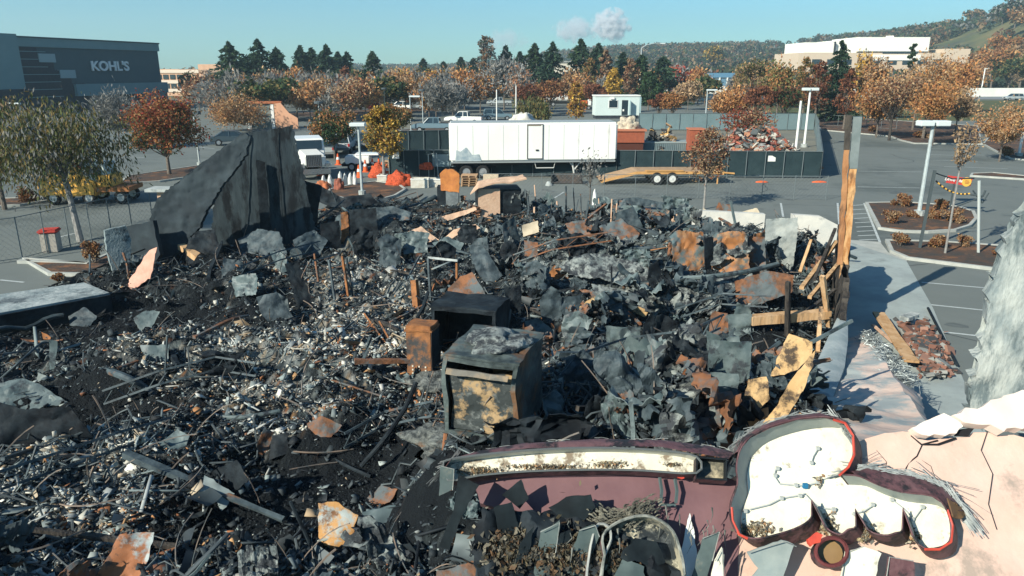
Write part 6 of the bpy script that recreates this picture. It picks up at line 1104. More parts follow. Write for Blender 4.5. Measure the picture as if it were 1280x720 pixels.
# parapet
pa_, pb_ = D(866, 290, 31.6), D(1047, 290, 30.2); q = thing('concrete_parapet', 'broken pale concrete parapet at the back right of the ruin', 'wall', (pa_.x, pa_.y, 0)); A_ = Vector((0, 0, .05)); B_ = Vector((pb_.x-pa_.x, pb_.y-pa_.y, .05)); dz_ = D(900, 266, 31.3).z
CW = mat('pale_parapet', (.58, .56, .50), (.46, .46, .43), 1.2, .9, c3=(.2, .21, .21), t3=.64, bump=.4)
b = MB(); C1 = A_.lerp(B_, .5); up = Vector((0, 0, dz_)); b.prism([A_, C1, C1+up*.98, A_+up], (0, .3, 0)); b.build('panel', CW, q); b = MB(); b.prism([C1+(B_-A_)*.21, B_, B_+up*.78, B_+up*.98-(B_-A_)*.12, C1+(B_-A_)*.19+up], (0, .3, 0)); b.build('panel', CW, q); b = MB(); b.prism([A_+Vector((-.1, -.25, -.1)), B_+Vector((0, -.25, -.1)), B_+Vector((0, -.25, .15)), A_+Vector((-.1, -.25, .2))], (0, .24, 0)); b.build('sill', PLAST(), q)
# two tall posts at the right corner
Yq = 21.4
def lpost(label, pts, w_, m1, m2, zsplit, name='corner_post'):
    P = [D(x, y, Yq) for x, y in pts]; q = thing(name, label, 'post', P[0]); O = P[0]; b = MB(); Sp = P[0].lerp(P[1], zsplit); rs = random.Random(5); N = 14
    pt = [P[0].lerp(Sp, k/N)-O+Vector((rs.uniform(-.02, .02), 0, 0)) for k in range(N+1)]; b.tube(pt, [w_*rs.uniform(.85, 1.15) for _ in pt], 4); b.build('lower_post', m1, q); b = MB(); b.tube([Sp-O, P[1]-O], w_*1.05, 4); b.build('charred_top', m2, q); return q
PW = mat('flame_tan_post', (.36, .16, .055), (.54, .31, .14), 3.5, .8, c3=(.10, .05, .03), t3=.53, sharp=.06, bump=.6, stretch=(1, 1, .35))
lpost('tall scorched corner post, nearer of the pair, with charred steel top', [(1049, 398), (1072, 146)], .155, PW, mat('steel_charred_top', (.13, .16, .16), (.18, .21, .21), 3, .6), .76)
lpost('tall corner post behind, rust brown, rising beside the nearer one', [(1049, 330), (1061, 144)], .11, mat('rust_brown_post', (.28, .12, .05), (.40, .20, .09), 3, .85, c3=(.06, .04, .03), t3=.58, stretch=(1, 1, .3)), WOODB(), .78)
# timbers at the right wall
for i, (a, b_, w_, lab, m) in enumerate([((938, 400, 1.0), (1036, 392, 1.1), .30, 'long tan horizontal beam across the right wall opening', WOODT), ((984, 424, .5), (985, 352, 2.2), .12, 'burnt stud standing before the long tan beam', WOODB), ((1036, 408, .7), (1028, 345, 2.3), .13, 'tan stud near the curved wall top', WOODT), ((1002, 360, 1.3), (1046, 302, 1.9), .14, 'slanted tan rafter under the corner posts', WOODT), ((1000, 340, 1.3), (1014, 300, 2.2), .1, 'short upright tan rafter left of the slanted one', WOODT), ((1012, 372, 1.2), (1048, 330, 1.7), .12, 'lower slanted rafter touching the near post', WOODT), ((1018, 350, 1.4), (1044, 286, 2.2), .1, 'burnt rafter crossing behind the tan rafters', WOODB), ((990, 404, .8), (1044, 362, 1.5), .1, 'black rafter beneath the slanted tan ones', WOODB), ((1022, 440, .6), (1026, 384, 1.5), .1, 'curled tan stud beside the large warped panel', WOODT)]):
    beam('timber_rafter' if 'rafter' in lab else ('timber_beam' if 'beam' in lab else 'timber_stud'), lab, a, b_, w_, w_*.8, m(), 'timber')
rs = random.Random(21)
for i in range(26):
    x = rs.uniform(648, 768); y = rs.uniform(262, 300); h = rs.uniform(.5, 1.5); a = G(x, y, .4); b = MB(); b.tube([a, a+Vector((rs.uniform(-.2, .2), rs.uniform(-.2, .2), h))], rs.uniform(.03, .06), 4); tag(b.build('charred_stick', CHAR() if i % 3 else PLAST(), loc=a), 'thin upright charred stick in the row at the back of the ruin', 'stick', 'charred sticks at the back')
Pw = [BC+U2*t+Vector((-.12, 0, 0)) for t in (-3.2, 5.0)]; tz = [1.3, 1.9, 1.5, 2.5, 2.3, 2.7, 2.1, 2.5, 1.9]
slab('burnt_side_wall', 'black burnt timber wall remnant running back from the corner posts', [Pw[0], Pw[1]]+[Pw[1].lerp(Pw[0], i/8)+Vector((0, 0, tz[8-i])) for i in range(9)], -V2, WOODB(), 'wall', .16, .12, seg=.2, jag=.08)
# curved wall top at right and the wall it caps
L_ = [(1046, 398), (1034, 424), (1020, 455), (998, 492), (972, 530)]; R_ = [(1060, 398), (1060, 426), (1056, 458), (1040, 500), (1012, 545)]; b = MB(); vs = []; 
for (a, c_), zz in zip(zip(L_, R_), (1.0, 1.0, 1.05, 1.25, 1.6)):
    p, q_ = G(*a, zz), G(*c_, zz); vs += [Vector((p.x, p.y, 0)), p, p.lerp(q_, .3)+Vector((0, 0, .08)), p.lerp(q_, .75)+Vector((0, 0, .06)), q_, Vector((q_.x, q_.y, 0))]
N = 6; b.add(vs, [(i*N+k, i*N+k+1, (i+1)*N+k+1, (i+1)*N+k) for i in range(4) for k in range(5)]+[tuple(range(6)), tuple(4*N+k for k in range(6))][:2]); tag(b.build('side_wall', mat('rounded_wall_grey', (.24, .29, .30), (.34, .38, .38), 1.4, .9, c3=(.15, .18, .19), t3=.6, bump=.5), loc=G(1050, 400), smooth=True), 'low grey wall with rounded top curving toward the sign', 'wall')
# sidewalk & outer right side
sheet_flat('sidewalk', [G(x, y) for x, y in [(1058, 300), (1100, 303), (1110, 316), (1132, 325), (1166, 385), (1196, 456), (1240, 560), (1060, 560), (1050, 400)]], .02, SLABC)
sheet_flat('sidewalk', [G(x, y) for x, y in [(1058, 300), (1100, 303), (1110, 316), (1132, 325), (1134, 327), (1058, 302)]], .024, KERB)
pipe('edge_cable', 'black cable along the pavement edge right of the brick heap', [(1160, 385, .05), (1175, 415, .08), (1183, 430, .05), (1196, 456, .1)], .04, DARK(), 'cable')
Pp = [G(1052, 424, .25), G(1082, 418, .3), G(1112, 446, .35), G(1140, 480, .5), G(1152, 505, 1.0), G(1162, 535, 1.8), G(1110, 590, 3.0), G(1000, 590, 3.0), G(985, 535, 2.0), G(1030, 490, 1.1), G(1048, 450, .6)]
PK = mat('pale_pink_stucco', (.66, .52, .44), (.60, .43, .35), .7, .9, c3=(.34, .37, .36), t3=.49, bump=.5, s3=.8)
slab('fallen_stucco_panel', 'dusty pink stucco panel sloping from the sign wall to the pavement', Pp, (0, -.35, .9), PK, 'wall panel', .12, .10, seg=.25, jag=.05)
# tangle of wire
q = thing('wire_tangle', 'silvery tangle of stripped cable on the pavement', 'cable', G(1100, 455, .3)); b = MB(); rs = random.Random(4)
for i in range(260):
    t = rs.random(); c_ = G(1084+t*44, 424+t*62, .3+t*.55)-q.location; p = []; an = rs.uniform(.6, 1.6) if rs.random() < .7 else rs.uniform(0, 6.28); ln = rs.uniform(.3, .9)
    for k in range(6): f = (k/5-.5)*ln; p.append(c_+Vector((math.cos(an)*f+rs.uniform(-.09, .09)+rs.uniform(-.05, .05), -math.sin(an)*f*.8+rs.uniform(-.09, .09), rs.uniform(0, .28))))
    b.tube(p, rs.uniform(.005, .012), 4, cap=False)
b.build('strands', mat('silver_wire', (.36, .40, .40), (.09, .1, .1), 6, .4, metal=.3), q)
beam('timber_plank', 'wide tan split plank lying across the pavement', (1098, 391, .35), (1140, 452, .3), .34, .06, WOODT()); beam('timber_plank', 'thin pale lath left of the wide split plank', (1091, 406, .25), (1116, 428, .25), .1, .04, PLAST()); beam('timber_plank', 'pale end of a board beside the brick heap', (1130, 398, .35), (1144, 393, .35), .3, .12, CONC())
# brick rubble heap on the pavement
rg = np.random.default_rng(33); n = 620; px_ = rg.normal(1154, 11, n)+rg.normal(0, 5, n); py_ = rg.normal(442, 18, n); sl = (py_-440)*.55; b = MB(); vc = []
for i in range(n):
    x = px_[i]+sl[i]*.7; y = py_[i]
    if not 396 < y < 478: continue
    p = G(x, y, 0); d = math.exp(-((x-1158-(y-440)*.4)/22)**2); z = .05+d*.22*rg.uniform(0, 1); s = rg.uniform(.05, .22) if i % 12 else rg.uniform(.22, .36)
    Mx = Matrix.Rotation(rg.uniform(0, 6), 3, 'Z') @ Matrix.Rotation(rg.normal(0, .4), 3, 'X') @ Matrix.Rotation(rg.normal(0, .4), 3, 'Y'); b.box((p.x, p.y, z), (s, s*rg.uniform(.5, .9), s*rg.uniform(.15, .4)), M=Mx); col = [(.20, .09, .06), (.14, .07, .05), (.26, .14, .10), (.24, .24, .22), (.06, .06, .06)][rg.choice(5, p=[.26, .22, .12, .18, .22])]; vc += [col]*8
me = bpy.data.meshes.new('brick_rubble'); me.from_pydata([tuple(v) for v in b.v], [], b.f); me.materials.append(mat_attr('debris_chip')); set_tone(me, np.hstack([np.array(vc), np.ones((len(vc), 1))])); o = link(bpy.data.objects.new('brick_rubble', me)); tag(o, 'heap of red-brown tile and brick shards on the pavement', 'rubble', kind='stuff')
# right fin wall and pink facade
FIN = mat('fin_weathered', (.22, .255, .255), (.40, .42, .39), 3.5, .95, c3=(.12, .15, .155), t3=.53, bump=1, s3=2.2, stretch=(1, 1, .35))
sheet('side_wall', 'tall weathered grey wall fin with ragged edge at the right frame side', [(1212, 506), (1217, 482), (1222, 458), (1229, 425), (1234, 392), (1243, 352), (1252, 320), (1262, 290), (1272, 268), (1290, 250), (1420, 240), (1420, 560), (1280, 540), (1215, 530)], .1, -20, 0, FIN, 'wall', th=.3, cr=.06, seg=.10, jag=.09, Y=10.2, ridge=.04)

# bent open-web joists
def joist(lab, pts, h=.34, m=None):
    P = [GH(x, y, -dz) for x, y, dz in pts]; Q = []
    for i in range(len(P)-1):
        for k in range(5): Q.append(P[i].lerp(P[i+1], k/5))
    Q.append(P[-1]); m = m or CHAR(); q = thing('steel_joist', lab, 'joist', P[0]); O = q.location; up = Vector((.12, -.1, 1)).normalized()*h
    for k, nm in ((0, 'chord'), (1, 'chord')): b = MB(); b.tube([p+up*k-O for p in Q], .032, 4); b.build(nm, m, q)
    b = MB(); zz = [Q[i]+(up if i % 2 else Vector())-O for i in range(len(Q))]; b.tube(zz, .014, 4); b.build('web_bar', m, q)
joist('bent open-web joist crossing the lower left rubble', [(0, 612, .25), (70, 588, .3), (150, 560, .2), (215, 540, .15)]); joist('open-web joist sagging over the pale left rubble', [(130, 505, .2), (200, 480, .35), (270, 462, .3), (320, 470, .2)]); joist('short twisted joist near the black hollow', [(430, 560, .2), (480, 532, .35), (540, 520, .3)]); joist('rusted joist lying across the rear centre', [(640, 330, .3), (690, 312, .5), (770, 300, .4)], m=RUST()); joist('charred joist left of the alcove boards', [(300, 345, .3), (350, 325, .5), (400, 312, .5)]); joist('long charred joist through the right centre sheets', [(700, 470, .5), (780, 440, .7), (860, 430, .6), (900, 410, .7)]); joist('grey joist tipped beside the warped tan boards', [(840, 400, .5), (900, 380, .7), (960, 384, .5)])
rs = random.Random(90); wp = []
X, Y = sample_pts(150, np.random.default_rng(18), .5)
for a, b_ in zip(X, Y):
    p = Vector((a, b_, hr(a, b_)+.08)); an = rs.uniform(0, 6.28); pts = [p]; k = rs.uniform(-.5, .5)
    for i in range(12): an += k+rs.uniform(-.35, .35); p = p+Vector((math.cos(an)*.2, math.sin(an)*.2, 0)); p.z = hr(p.x, p.y)+.08+abs(math.sin(i*.5+a))*rs.uniform(.02, .3); pts.append(p.copy())
    wp.append(pts)
tubes_np('cable_tangle', 'long looping burnt cables lying across the rubble', wp, lambda: rs.uniform(.010, .022), mat('burnt_cable', (.03, .04, .045), (.10, .12, .125), 3, .6), 'cable', 'stuff', n=5)
# standing bent plates and frames rising out of the rubble (each its own piece)
rs = random.Random(404)
for i, (x, y, w_, h_, yw, ln, mm, lab) in enumerate([(455, 318, 26, 34, 20, 5, 'D', 'tall black plate standing in the rear left alcove'), (486, 340, 22, 30, -10, 12, 'C', 'grey charred plate standing left of the pale field'), (520, 318, 30, 30, 5, 20, 'G', 'grey folded plate at the rear middle'), (555, 330, 24, 28, 25, 8, 'D', 'black plate behind the chalky-topped frame'), (602, 330, 22, 34, -20, 6, 'C', 'charred plate standing right of the hood plate'), (640, 340, 26, 40, 10, 10, 'D', 'tall black plate right of the oven shell'), (668, 366, 30, 36, -15, 8, 'C', 'charred plate left of the ash hood'), (640, 392, 22, 34, 20, 15, 'D', 'black plate beside the oven shell'), (690, 400, 26, 40, 5, 5, 'C', 'upright charred plate above the centre pit'), (722, 432, 30, 40, -12, 12, 'G', 'grey plate leaning over the centre pit'), (830, 440, 26, 46, 10, 8, 'D', 'tall black plate left of the door panel'), (852, 410, 22, 34, -20, 10, 'C', 'charred plate behind the door panel'), (905, 470, 40, 54, -6, 5, 'G', 'broad grey standing panel beside the tan boards'), (868, 520, 30, 44, 12, 14, 'C', 'charred standing sheet before the sign cover'), (812, 534, 30, 40, -10, 20, 'C', 'dark standing sheet above the raceway middle'), (742, 540, 26, 40, 15, 16, 'D', 'black standing sheet above the raceway left'), (650, 470, 22, 46, 24, 4, 'D', 'black plate closing the side of the large cabinet'), (782, 470, 38, 56, 0, 6, 'G', 'large grey standing panel in the right centre'), (930, 420, 24, 40, -10, 6, 'G', 'narrow grey panel near the long tan beam'), (348, 400, 30, 34, 12, 18, 'C', 'charred sheet left of the stud fan'), (308, 372, 28, 30, -20, 25, 'G', 'grey sheet in the upper left heap'), (290, 350, 26, 26, 15, 25, 'C', 'charred sheet crowning the upper left heap'), (430, 300, 24, 30, 0, 10, 'C', 'charred sheet beside the alcove rust panel'), (585, 305, 20, 24, 0, 12, 'D', 'black sheet left of the plaster shaft')]):
    m = {'D': DARK, 'C': CHAR, 'G': GALV}[mm](); px = [(x-w_/2, y), (x-w_/2-2+rs.uniform(-4, 4), y-h_*.6), (x-w_/2+rs.uniform(-3, 5), y-h_*rs.uniform(.85, 1.1)), (x+rs.uniform(-4, 4), y-h_*rs.uniform(.9, 1.15)), (x+w_/2+rs.uniform(-5, 4), y-h_*rs.uniform(.7, 1.05)), (x+w_/2+rs.uniform(-3, 3), y-h_*.45), (x+w_/2, y+rs.uniform(-3, 3))]
    sheet('standing_plate', lab, px, 'bed', yw, ln, m, 'sheet metal', cr=.10, ridge=.16, seg=.09, jag=.02)

# long charred beams, ducts and bent bars tangled over the heaps
rs = random.Random(606); X, Y = sample_pts(64, np.random.default_rng(66), .55)
for i in range(len(X)):
    a = Vector((X[i], Y[i], hr(X[i], Y[i])+rs.uniform(.05, .35))); an = rs.gauss(.45, .8) if i % 3 else rs.uniform(0, 3.14); L_ = rs.uniform(1.4, 3.6); e = Vector((math.cos(an), math.sin(an), 0)); bb = a+e*L_; bb.z = hr(bb.x, bb.y)+rs.uniform(.05, .9 if i % 4 == 0 else .3); w_ = rs.uniform(.06, .15); t = (bb-a).normalized(); s_ = t.cross(Vector((0, 0, 1))).normalized(); u_ = s_.cross(t); b = MB(); vs = []; N = 7; tw = rs.uniform(-.5, .5); bow = rs.uniform(-.15, .15)
    for k in range(N+1):
        c_ = a.lerp(bb, k/N)+u_*bow*math.sin(math.pi*k/N)+s_*bow*.7*math.sin(math.pi*k/N*1.5); ww = w_*rs.uniform(.7, 1.1)*(1-.35*(k/N)**3)
        for p_, q_ in ((-1, -1), (1, -1), (1, 1), (-1, 1)): vs.append(c_+s_*(p_*math.cos(tw*k/N)-q_*math.sin(tw*k/N))*ww/2+u_*(q_*math.cos(tw*k/N)+p_*math.sin(tw*k/N))*ww*.42)
    b.add(vs, [(0, 1, 2, 3), tuple(N*4+k for k in (3, 2, 1, 0))]+[(j*4+k, j*4+(k+1) % 4, (j+1)*4+(k+1) % 4, (j+1)*4+k) for j in range(N) for k in range(4)])
    tag(b.build('charred_timber', [WOODB(), CHAR(), WOODB(), DARK(), RUST()][i % 5], loc=a), 'long charred beam lying tangled among the rubble', 'beam', 'charred beams in the rubble')
X, Y = sample_pts(13, np.random.default_rng(67), .5)
for i in range(len(X)):
    if 500 < to_px((X[i], Y[i], .4))[0] < 700 and Y[i] < 15: continue
    p = Vector((X[i], Y[i], 0)); an = rs.uniform(0, 6.28); k = rs.uniform(-.35, .35); pts = []
    for j in range(9): p.z = hr(p.x, p.y)+.12+.25*abs(math.sin(j*.5+i)); pts.append(p.copy()); an += k; p = p+Vector((math.cos(an), math.sin(an), 0))*.26
    r_ = rs.uniform(.05, .12); b = MB(); b.tube(pts, [r_*rs.uniform(.8, 1.15) for _ in pts], 9, cap=False); tag(b.build('bent_duct', DUCT(), loc=pts[0], smooth=True), 'bent sooty duct length lying in the rubble', 'duct', 'bent ducts in the rubble')
# ------------------------------------------------------------------ collapsed sign wall (leans back towards the ruin)
FPp = D(760, 560, 7.0); FN = nrm(0, 46)
def FP(x, y, off=0.0): return on_plane(x, y, FPp, FN)+FN*off
def fslab(name, label, px, off, m, cat, th=.05, cr=.03, parent=None, **k): return slab(name, label, [FP(x, y, off) for x, y in px], FN, m, cat, th, cr, None, parent, **k)
PKW = mat('pink_wall_stucco', (.66, .47, .385), (.58, .385, .30), .7, .92, c3=(.36, .28, .23), t3=.60, bump=.5, s3=1.4)
FWL = fslab('facade_wall', 'broad salmon pink stucco wall behind the hat-shaped sign', [(905, 600), (980, 575), (1040, 560), (1100, 540), (1140, 537), (1150, 545), (1165, 548), (1200, 543), (1225, 537), (1290, 541), (1420, 530), (1420, 800), (905, 800)], -.09, PKW, 'wall', th=.22, cr=.03, seg=.16, jag=.02)
PKL = mat('light_pink_shard', (.76, .64, .56), (.70, .56, .48), .9, .9, bump=.2)
fslab('stucco_shard', 'pale pink broken shard left of the black hole in the pink wall', [(1137, 535), (1160, 523), (1178, 519), (1192, 524), (1200, 535), (1194, 543), (1166, 546), (1148, 543)], .04, PKL, 'stucco', th=.1, cr=.05, seg=.1, jag=.025)
fslab('stucco_shard', 'long pale pink broken shard at the right edge above the crack', [(1186, 525), (1200, 513), (1228, 505), (1258, 495), (1290, 488), (1420, 478), (1420, 536), (1280, 537), (1250, 539), (1222, 531), (1208, 531)], .07, PKL, 'stucco', th=.14, cr=.06, seg=.12, jag=.03)
CR = mat('crack_black', (.012, .012, .014))
for pts, r_, lab in [([(1177, 548), (1158, 553), (1150, 568), (1140, 577), (1133, 592), (1131, 597)], .010, 'thin branching crack running down the pink wall'), ([(1150, 568), (1168, 580), (1176, 600), (1196, 612)], .0035, 'hairline crack branching right across the pink wall'), ([(1240, 536), (1232, 560), (1246, 590), (1240, 628), (1252, 660)], .0035, 'hairline crack down the right part of the pink wall'), ([(1100, 560), (1112, 575), (1108, 592)], .003, 'short hairline crack beside the hat sign'), ([(1142, 542), (1156, 553), (1176, 553), (1200, 545)], .014, 'crack under the left pale shard')]:
    b = MB(); P = [FP(x+random.uniform(-1, 1), y, -.075) for x, y in pts]; b.tube(P, r_, 4); c_ = b.build('wall_crack', CR, FWL); c_.location = -FWL.location; c_['label'] = lab
b = MB(); b.prism([FP(1196, 543, -.07), FP(1202, 535, -.07), FP(1222, 532, -.07), FP(1214, 543, -.07)], FN*.02); c_ = b.build('black_gap', CR, FWL); c_.location = -FWL.location
MAR = mat('maroon_paint', (.11, .05, .056), (.16, .085, .088), 3, .6, c3=(.025, .022, .024), t3=.53, bump=.4, s3=4); RED = mat('sign_trim_red', (.55, .07, .04), (.40, .05, .035), 5, .5); MARB = mat('maroon_wall_paint', (.145, .075, .082), (.19, .10, .105), .9, .6, c3=(.28, .25, .24), t3=.70, bump=.25)
PAN = mat('sign_pan_white', (.80, .76, .62), (.66, .62, .50), 2.5, .6, c3=(.30, .26, .19), t3=.63, bump=.25, s3=5); INN = mat('pan_side_grey', (.24, .28, .27), (.34, .37, .34), 2, .5)
fslab('sign_backing', 'maroon painted wall strip under the cream raceway', [(590, 600), (640, 592), (760, 588), (905, 592), (925, 600), (925, 800), (840, 800), (760, 660), (660, 640), (600, 628)], -.07, MARB, 'wall', th=.15, cr=.02, seg=.15)
def grime(parent, blobs, seed, name='ash_flakes', off=.03, s=(.012, .04), k=1.0):
    rs = np.random.default_rng(seed); C = []; 
    for x, y, rx, ry, n in blobs:
        for i in range(n):
            a, r_ = rs.uniform(0, 6.28), abs(rs.normal(0, .55)); p = FP(x+math.cos(a)*r_*rx, y+math.sin(a)*r_*ry, off+rs.uniform(0, .05)*max(0, 1-r_)); C.append(p)
    C = np.array([tuple(p-parent.location) for p in C]); cols = pick([(.30, .24, .14), (.18, .16, .12), (.45, .40, .30), (.10, .10, .09), (.28, .16, .08)], len(C), rs)*k; V, Fq, cc = leaf_cloud(C, s[1], rs, cols, 1.2); return np_mesh(name, V, Fq, mat_attr('debris_chip'), cc, parent)
def smooth_loop(px, k=3):
    n = len(px); out = []
    for i in range(n):
        p0, p1, p2, p3 = [Vector((*px[(i+j-1) % n][:2], 0)) for j in range(4)]
        if len(px[i]) > 2 or len(px[(i+1) % n]) > 2: out.append((p1.x, p1.y)); continue
        for q in range(k):
            t = q/k; v = .5*((2*p1)+(p2-p0)*t+(2*p0-5*p1+4*p2-p3)*t*t+(3*p1-p0-3*p2+p3)*t**3); out.append((v.x, v.y))
    return out
def pan(name, label, rim, depth, wall_out=None, off=.0, cat='sign', inner=PAN, side=INN, edge=RED, curve=True, ew=.014, DV=None):
    """open channel letter: back plate on the wall, side walls standing out of it, trim along the rim"""
    px = smooth_loop(rim) if curve else rim; Prim = [FP(x, y, off+depth) for x, y in px]; ctr = sum(Prim, Vector())/len(Prim); DV = DV or FN*depth; Pb = [p-DV for p in Prim]
    q = thing(name, label, cat, min(Pb, key=lambda p: p.z)); O = q.location; n = len(px)
    bm = bmesh.new(); f = bm.faces.new([bm.verts.new(p-O+FN*.012) for p in Pb]); bmesh.ops.triangulate(bm, faces=[f], ngon_method='EAR_CLIP'); bmesh.ops.recalc_face_normals(bm, faces=bm.faces); solid(bm, FN, .01); me = bpy.data.meshes.new('back_plate'); bm.to_mesh(me); bm.free(); me.materials.append(inner); link(bpy.data.objects.new('back_plate', me), q)
    # side walls: two skins
    T = .012; vin = MB(); vs = []
    for i in range(n):
        a, c_ = Prim[i-1], Prim[(i+1) % n]; tdir = (c_-a).normalized(); out = tdir.cross(FN).normalized(); vs.append((Pb[i], Prim[i], out))
    area = sum((Prim[i].cross(Prim[(i+1) % n])).dot(FN) for i in range(n)); s = 1 if area > 0 else -1
    b1 = MB(); b2 = MB(); b3 = MB()
    for i in range(n):
        j = (i+1) % n; (pb, pt, o1), (qb, qt, o2) = vs[i], vs[j]
        b1.add([pb-O, qb-O, qt-O, pt-O], [(0, 1, 2, 3)])
        b2.add([pb+o1*s*T-O, qb+o2*s*T-O, qt+o2*s*T-O, pt+o1*s*T-O], [(0, 1, 2, 3)])
    b1.build('inner_side', side, q, smooth=True); b2.build('outer_side', MAR, q, smooth=True)
    b3.tube([p-O for p in Prim]+[Prim[0]-O], ew, 5, cap=False); b3.build('rim_trim', edge, q); return q
HAT = [(906, 655), (906, 636), (914, 612), (913, 590), (920, 566), (942, 547), (982, 534), (1020, 530), (1044, 536), (1054, 552), (1055, 576), (1048, 592), (1038, 601, 1), (1042, 601), (1062, 603), (1084, 613), (1112, 622), (1150, 627), (1166, 640), (1173, 662), (1171, 682), (1158, 690), (1140, 690), (1127, 676), (1115, 642, 1), (1114, 668), (1106, 672), (1092, 675), (1072, 668), (1057, 643, 1), (1058, 664), (1048, 668), (1038, 674), (1020, 664), (1004, 632, 1), (1004, 652), (990, 664), (965, 673), (935, 679), (915, 672)]
def shift(L, dx, dy): return [(a[0]+dx, a[1]+dy, *a[2:]) for a in L]
hat = pan('hat_sign', 'white hat-shaped channel sign with red edge, largest sign piece', HAT, .22, off=.02, edge=MAR, ew=.009, DV=FN*.19+Vector((-.165, 0, .065)))
for seg in ([(1030, 533), (1044, 537), (1054, 552), (1055, 576), (1048, 591), (1037, 601)], [(1168, 643), (1174, 662), (1172, 682), (1158, 691), (1140, 691)], [(906, 640), (907, 656), (915, 673), (925, 678)]):
    b = MB(); b.tube([FP(x+1, y+1, .24)-hat.location for x, y in seg], .014, 6); b.build('red_trim', RED, hat)
# fibrous burnt fringe on top edges
def fringe(parent, P, n, m, ln=(.10, .35), seed=1, spread=.05, dirv=None, name='burnt_fringe', r=.0035):
    rs = random.Random(seed); b = MB(); O = parent.location
    for i in range(n):
        t = rs.random()*(len(P)-1); k = int(t); p = P[k].lerp(P[min(k+1, len(P)-1)], t-k)+Vector((rs.uniform(-spread, spread), rs.uniform(-spread, spread), rs.uniform(-spread, spread)))
        tang = (P[min(k+1, len(P)-1)]-P[k]).normalized(); d = (tang*rs.choice([-1, 1])*rs.uniform(2, 5)+(dirv or Vector((0, .3, .5)))*rs.uniform(0, .6)+Vector((rs.uniform(-.2, .2), rs.uniform(-.2, .2), rs.uniform(-.1, .25)))).normalized(); L_ = rs.uniform(*ln)
        b.tube([p-O, p+d*L_*.5-O+Vector((0, 0, .01)), p+d*L_-O], r*rs.uniform(.7, 1.6), 3, cap=False)
    return b.build(name, m, parent)
FR = mat('fringe_grey', (.20, .22, .22), (.34, .36, .35), 9, .7); FRD = mat('fringe_dark', (.07, .08, .08), (.2, .2, .2), 9, .8)
# top returns (wide maroon / grey fibrous sheathing above the letter)
def ret(parent, outer, inner_, offo, offi, m, name):
    P1 = [FP(x, y, offo) for x, y in outer]; P2_ = [FP(x, y, offi) for x, y in inner_]; b = MB(); n = len(P1); O = parent.location; vs = []
    rs = random.Random(n)
    for p, q_ in zip(P1, P2_):
        for k in range(5): vs.append(p.lerp(q_, k/4)-O+Vector((rs.uniform(-.006, .006), 0, rs.uniform(-.01, .01)+.05*math.sin(k/4*math.pi))))
    b.add(vs, [(i*5+k, i*5+k+1, (i+1)*5+k+1, (i+1)*5+k) for i in range(n-1) for k in range(4)]); return b.build(name, m, parent, smooth=True), P1, P2_
o_, P1, P2_ = ret(hat, [(908, 584), (918, 556), (944, 535), (982, 522), (1020, 519), (1047, 525), (1059, 541)], [(917, 572), (930, 556), (955, 544), (988, 534), (1020, 531), (1044, 537), (1054, 552)], -.05, .235, MAR, 'top_return')
fringe(hat, [p.lerp(q_, .2) for p, q_ in zip(P1, P2_)], 420, FR, (.08, .22), 2, .03); fringe(hat, [p.lerp(q_, .6) for p, q_ in zip(P1, P2_)], 110, FRD, (.06, .2), 3, .03)
o_, P1, P2_ = ret(hat, [(1050, 592), (1078, 580), (1110, 584), (1146, 592), (1176, 604), (1198, 622), (1213, 646)], [(1060, 602), (1084, 612), (1112, 621), (1148, 626), (1164, 636), (1172, 650), (1176, 648)], -.02, .23, MAR, 'brim_return')
fringe(hat, [p.lerp(q_, .3) for p, q_ in zip(P1, P2_)], 520, FR, (.08, .26), 4, .04); fringe(hat, P1, 26, FRD, (.15, .4), 5, .03, Vector((.6, .3, .6)), r=.0025)
o_ = slab('brim_end', None, [FP(1172, 652, .3), FP(1213, 648, .02), FP(1205, 640, .05), FP(1166, 632, .3)], FN, mat('amber_brown', (.25, .13, .05), (.12, .08, .06), 3), None, .02, .02, None, hat, seg=.05)
# grime and lamp wiring inside the hat
rs = random.Random(6); O = hat.location; WP = mat('wiring_pale', (.42, .44, .42))
def wire(pts, r=.007): b = MB(); b.tube([FP(x+rs.uniform(-.6, .6), y, .045)-O for x, y in pts], r, 5); b.build('lamp_wire', WP, hat)
wire([(1020, 562), (1014, 572), (1012, 580)]); wire([(968, 588), (966, 596), (972, 606), (992, 608), (1004, 608), (1020, 605)]); wire([(935, 638), (960, 632), (975, 624), (1000, 620), (1004, 618)]); wire([(1005, 620), (1014, 630), (1022, 636), (1040, 638)]); wire([(1062, 644), (1078, 640), (1090, 632)]); wire([(1112, 626), (1125, 636), (1140, 650), (1150, 636)])
for x, y in [(1020, 562), (1012, 580), (970, 587), (967, 596), (993, 608), (1020, 604), (1022, 601), (975, 624), (998, 621), (1040, 638), (1020, 636), (1066, 644), (1088, 632), (1112, 626), (1150, 635), (1137, 650), (930, 640)]: p = FP(x, y, .05)-O; b = MB(); b.box(p, (.035, .03, .03)); b.build('lamp_clip', WP, hat)
b = MB(); b.box(FP(1004, 609, .06)-O, (.05, .03, .05)); b.build('blue_clip', mat('blue_clip', (.02, .16, .30)), hat)
grime(hat, [(945, 662, 20, 10, 420), (1032, 660, 12, 14, 300), (1022, 602, 5, 6, 60), (1078, 668, 18, 9, 380), (1140, 672, 10, 8, 120), (930, 668, 12, 6, 160)], 8)
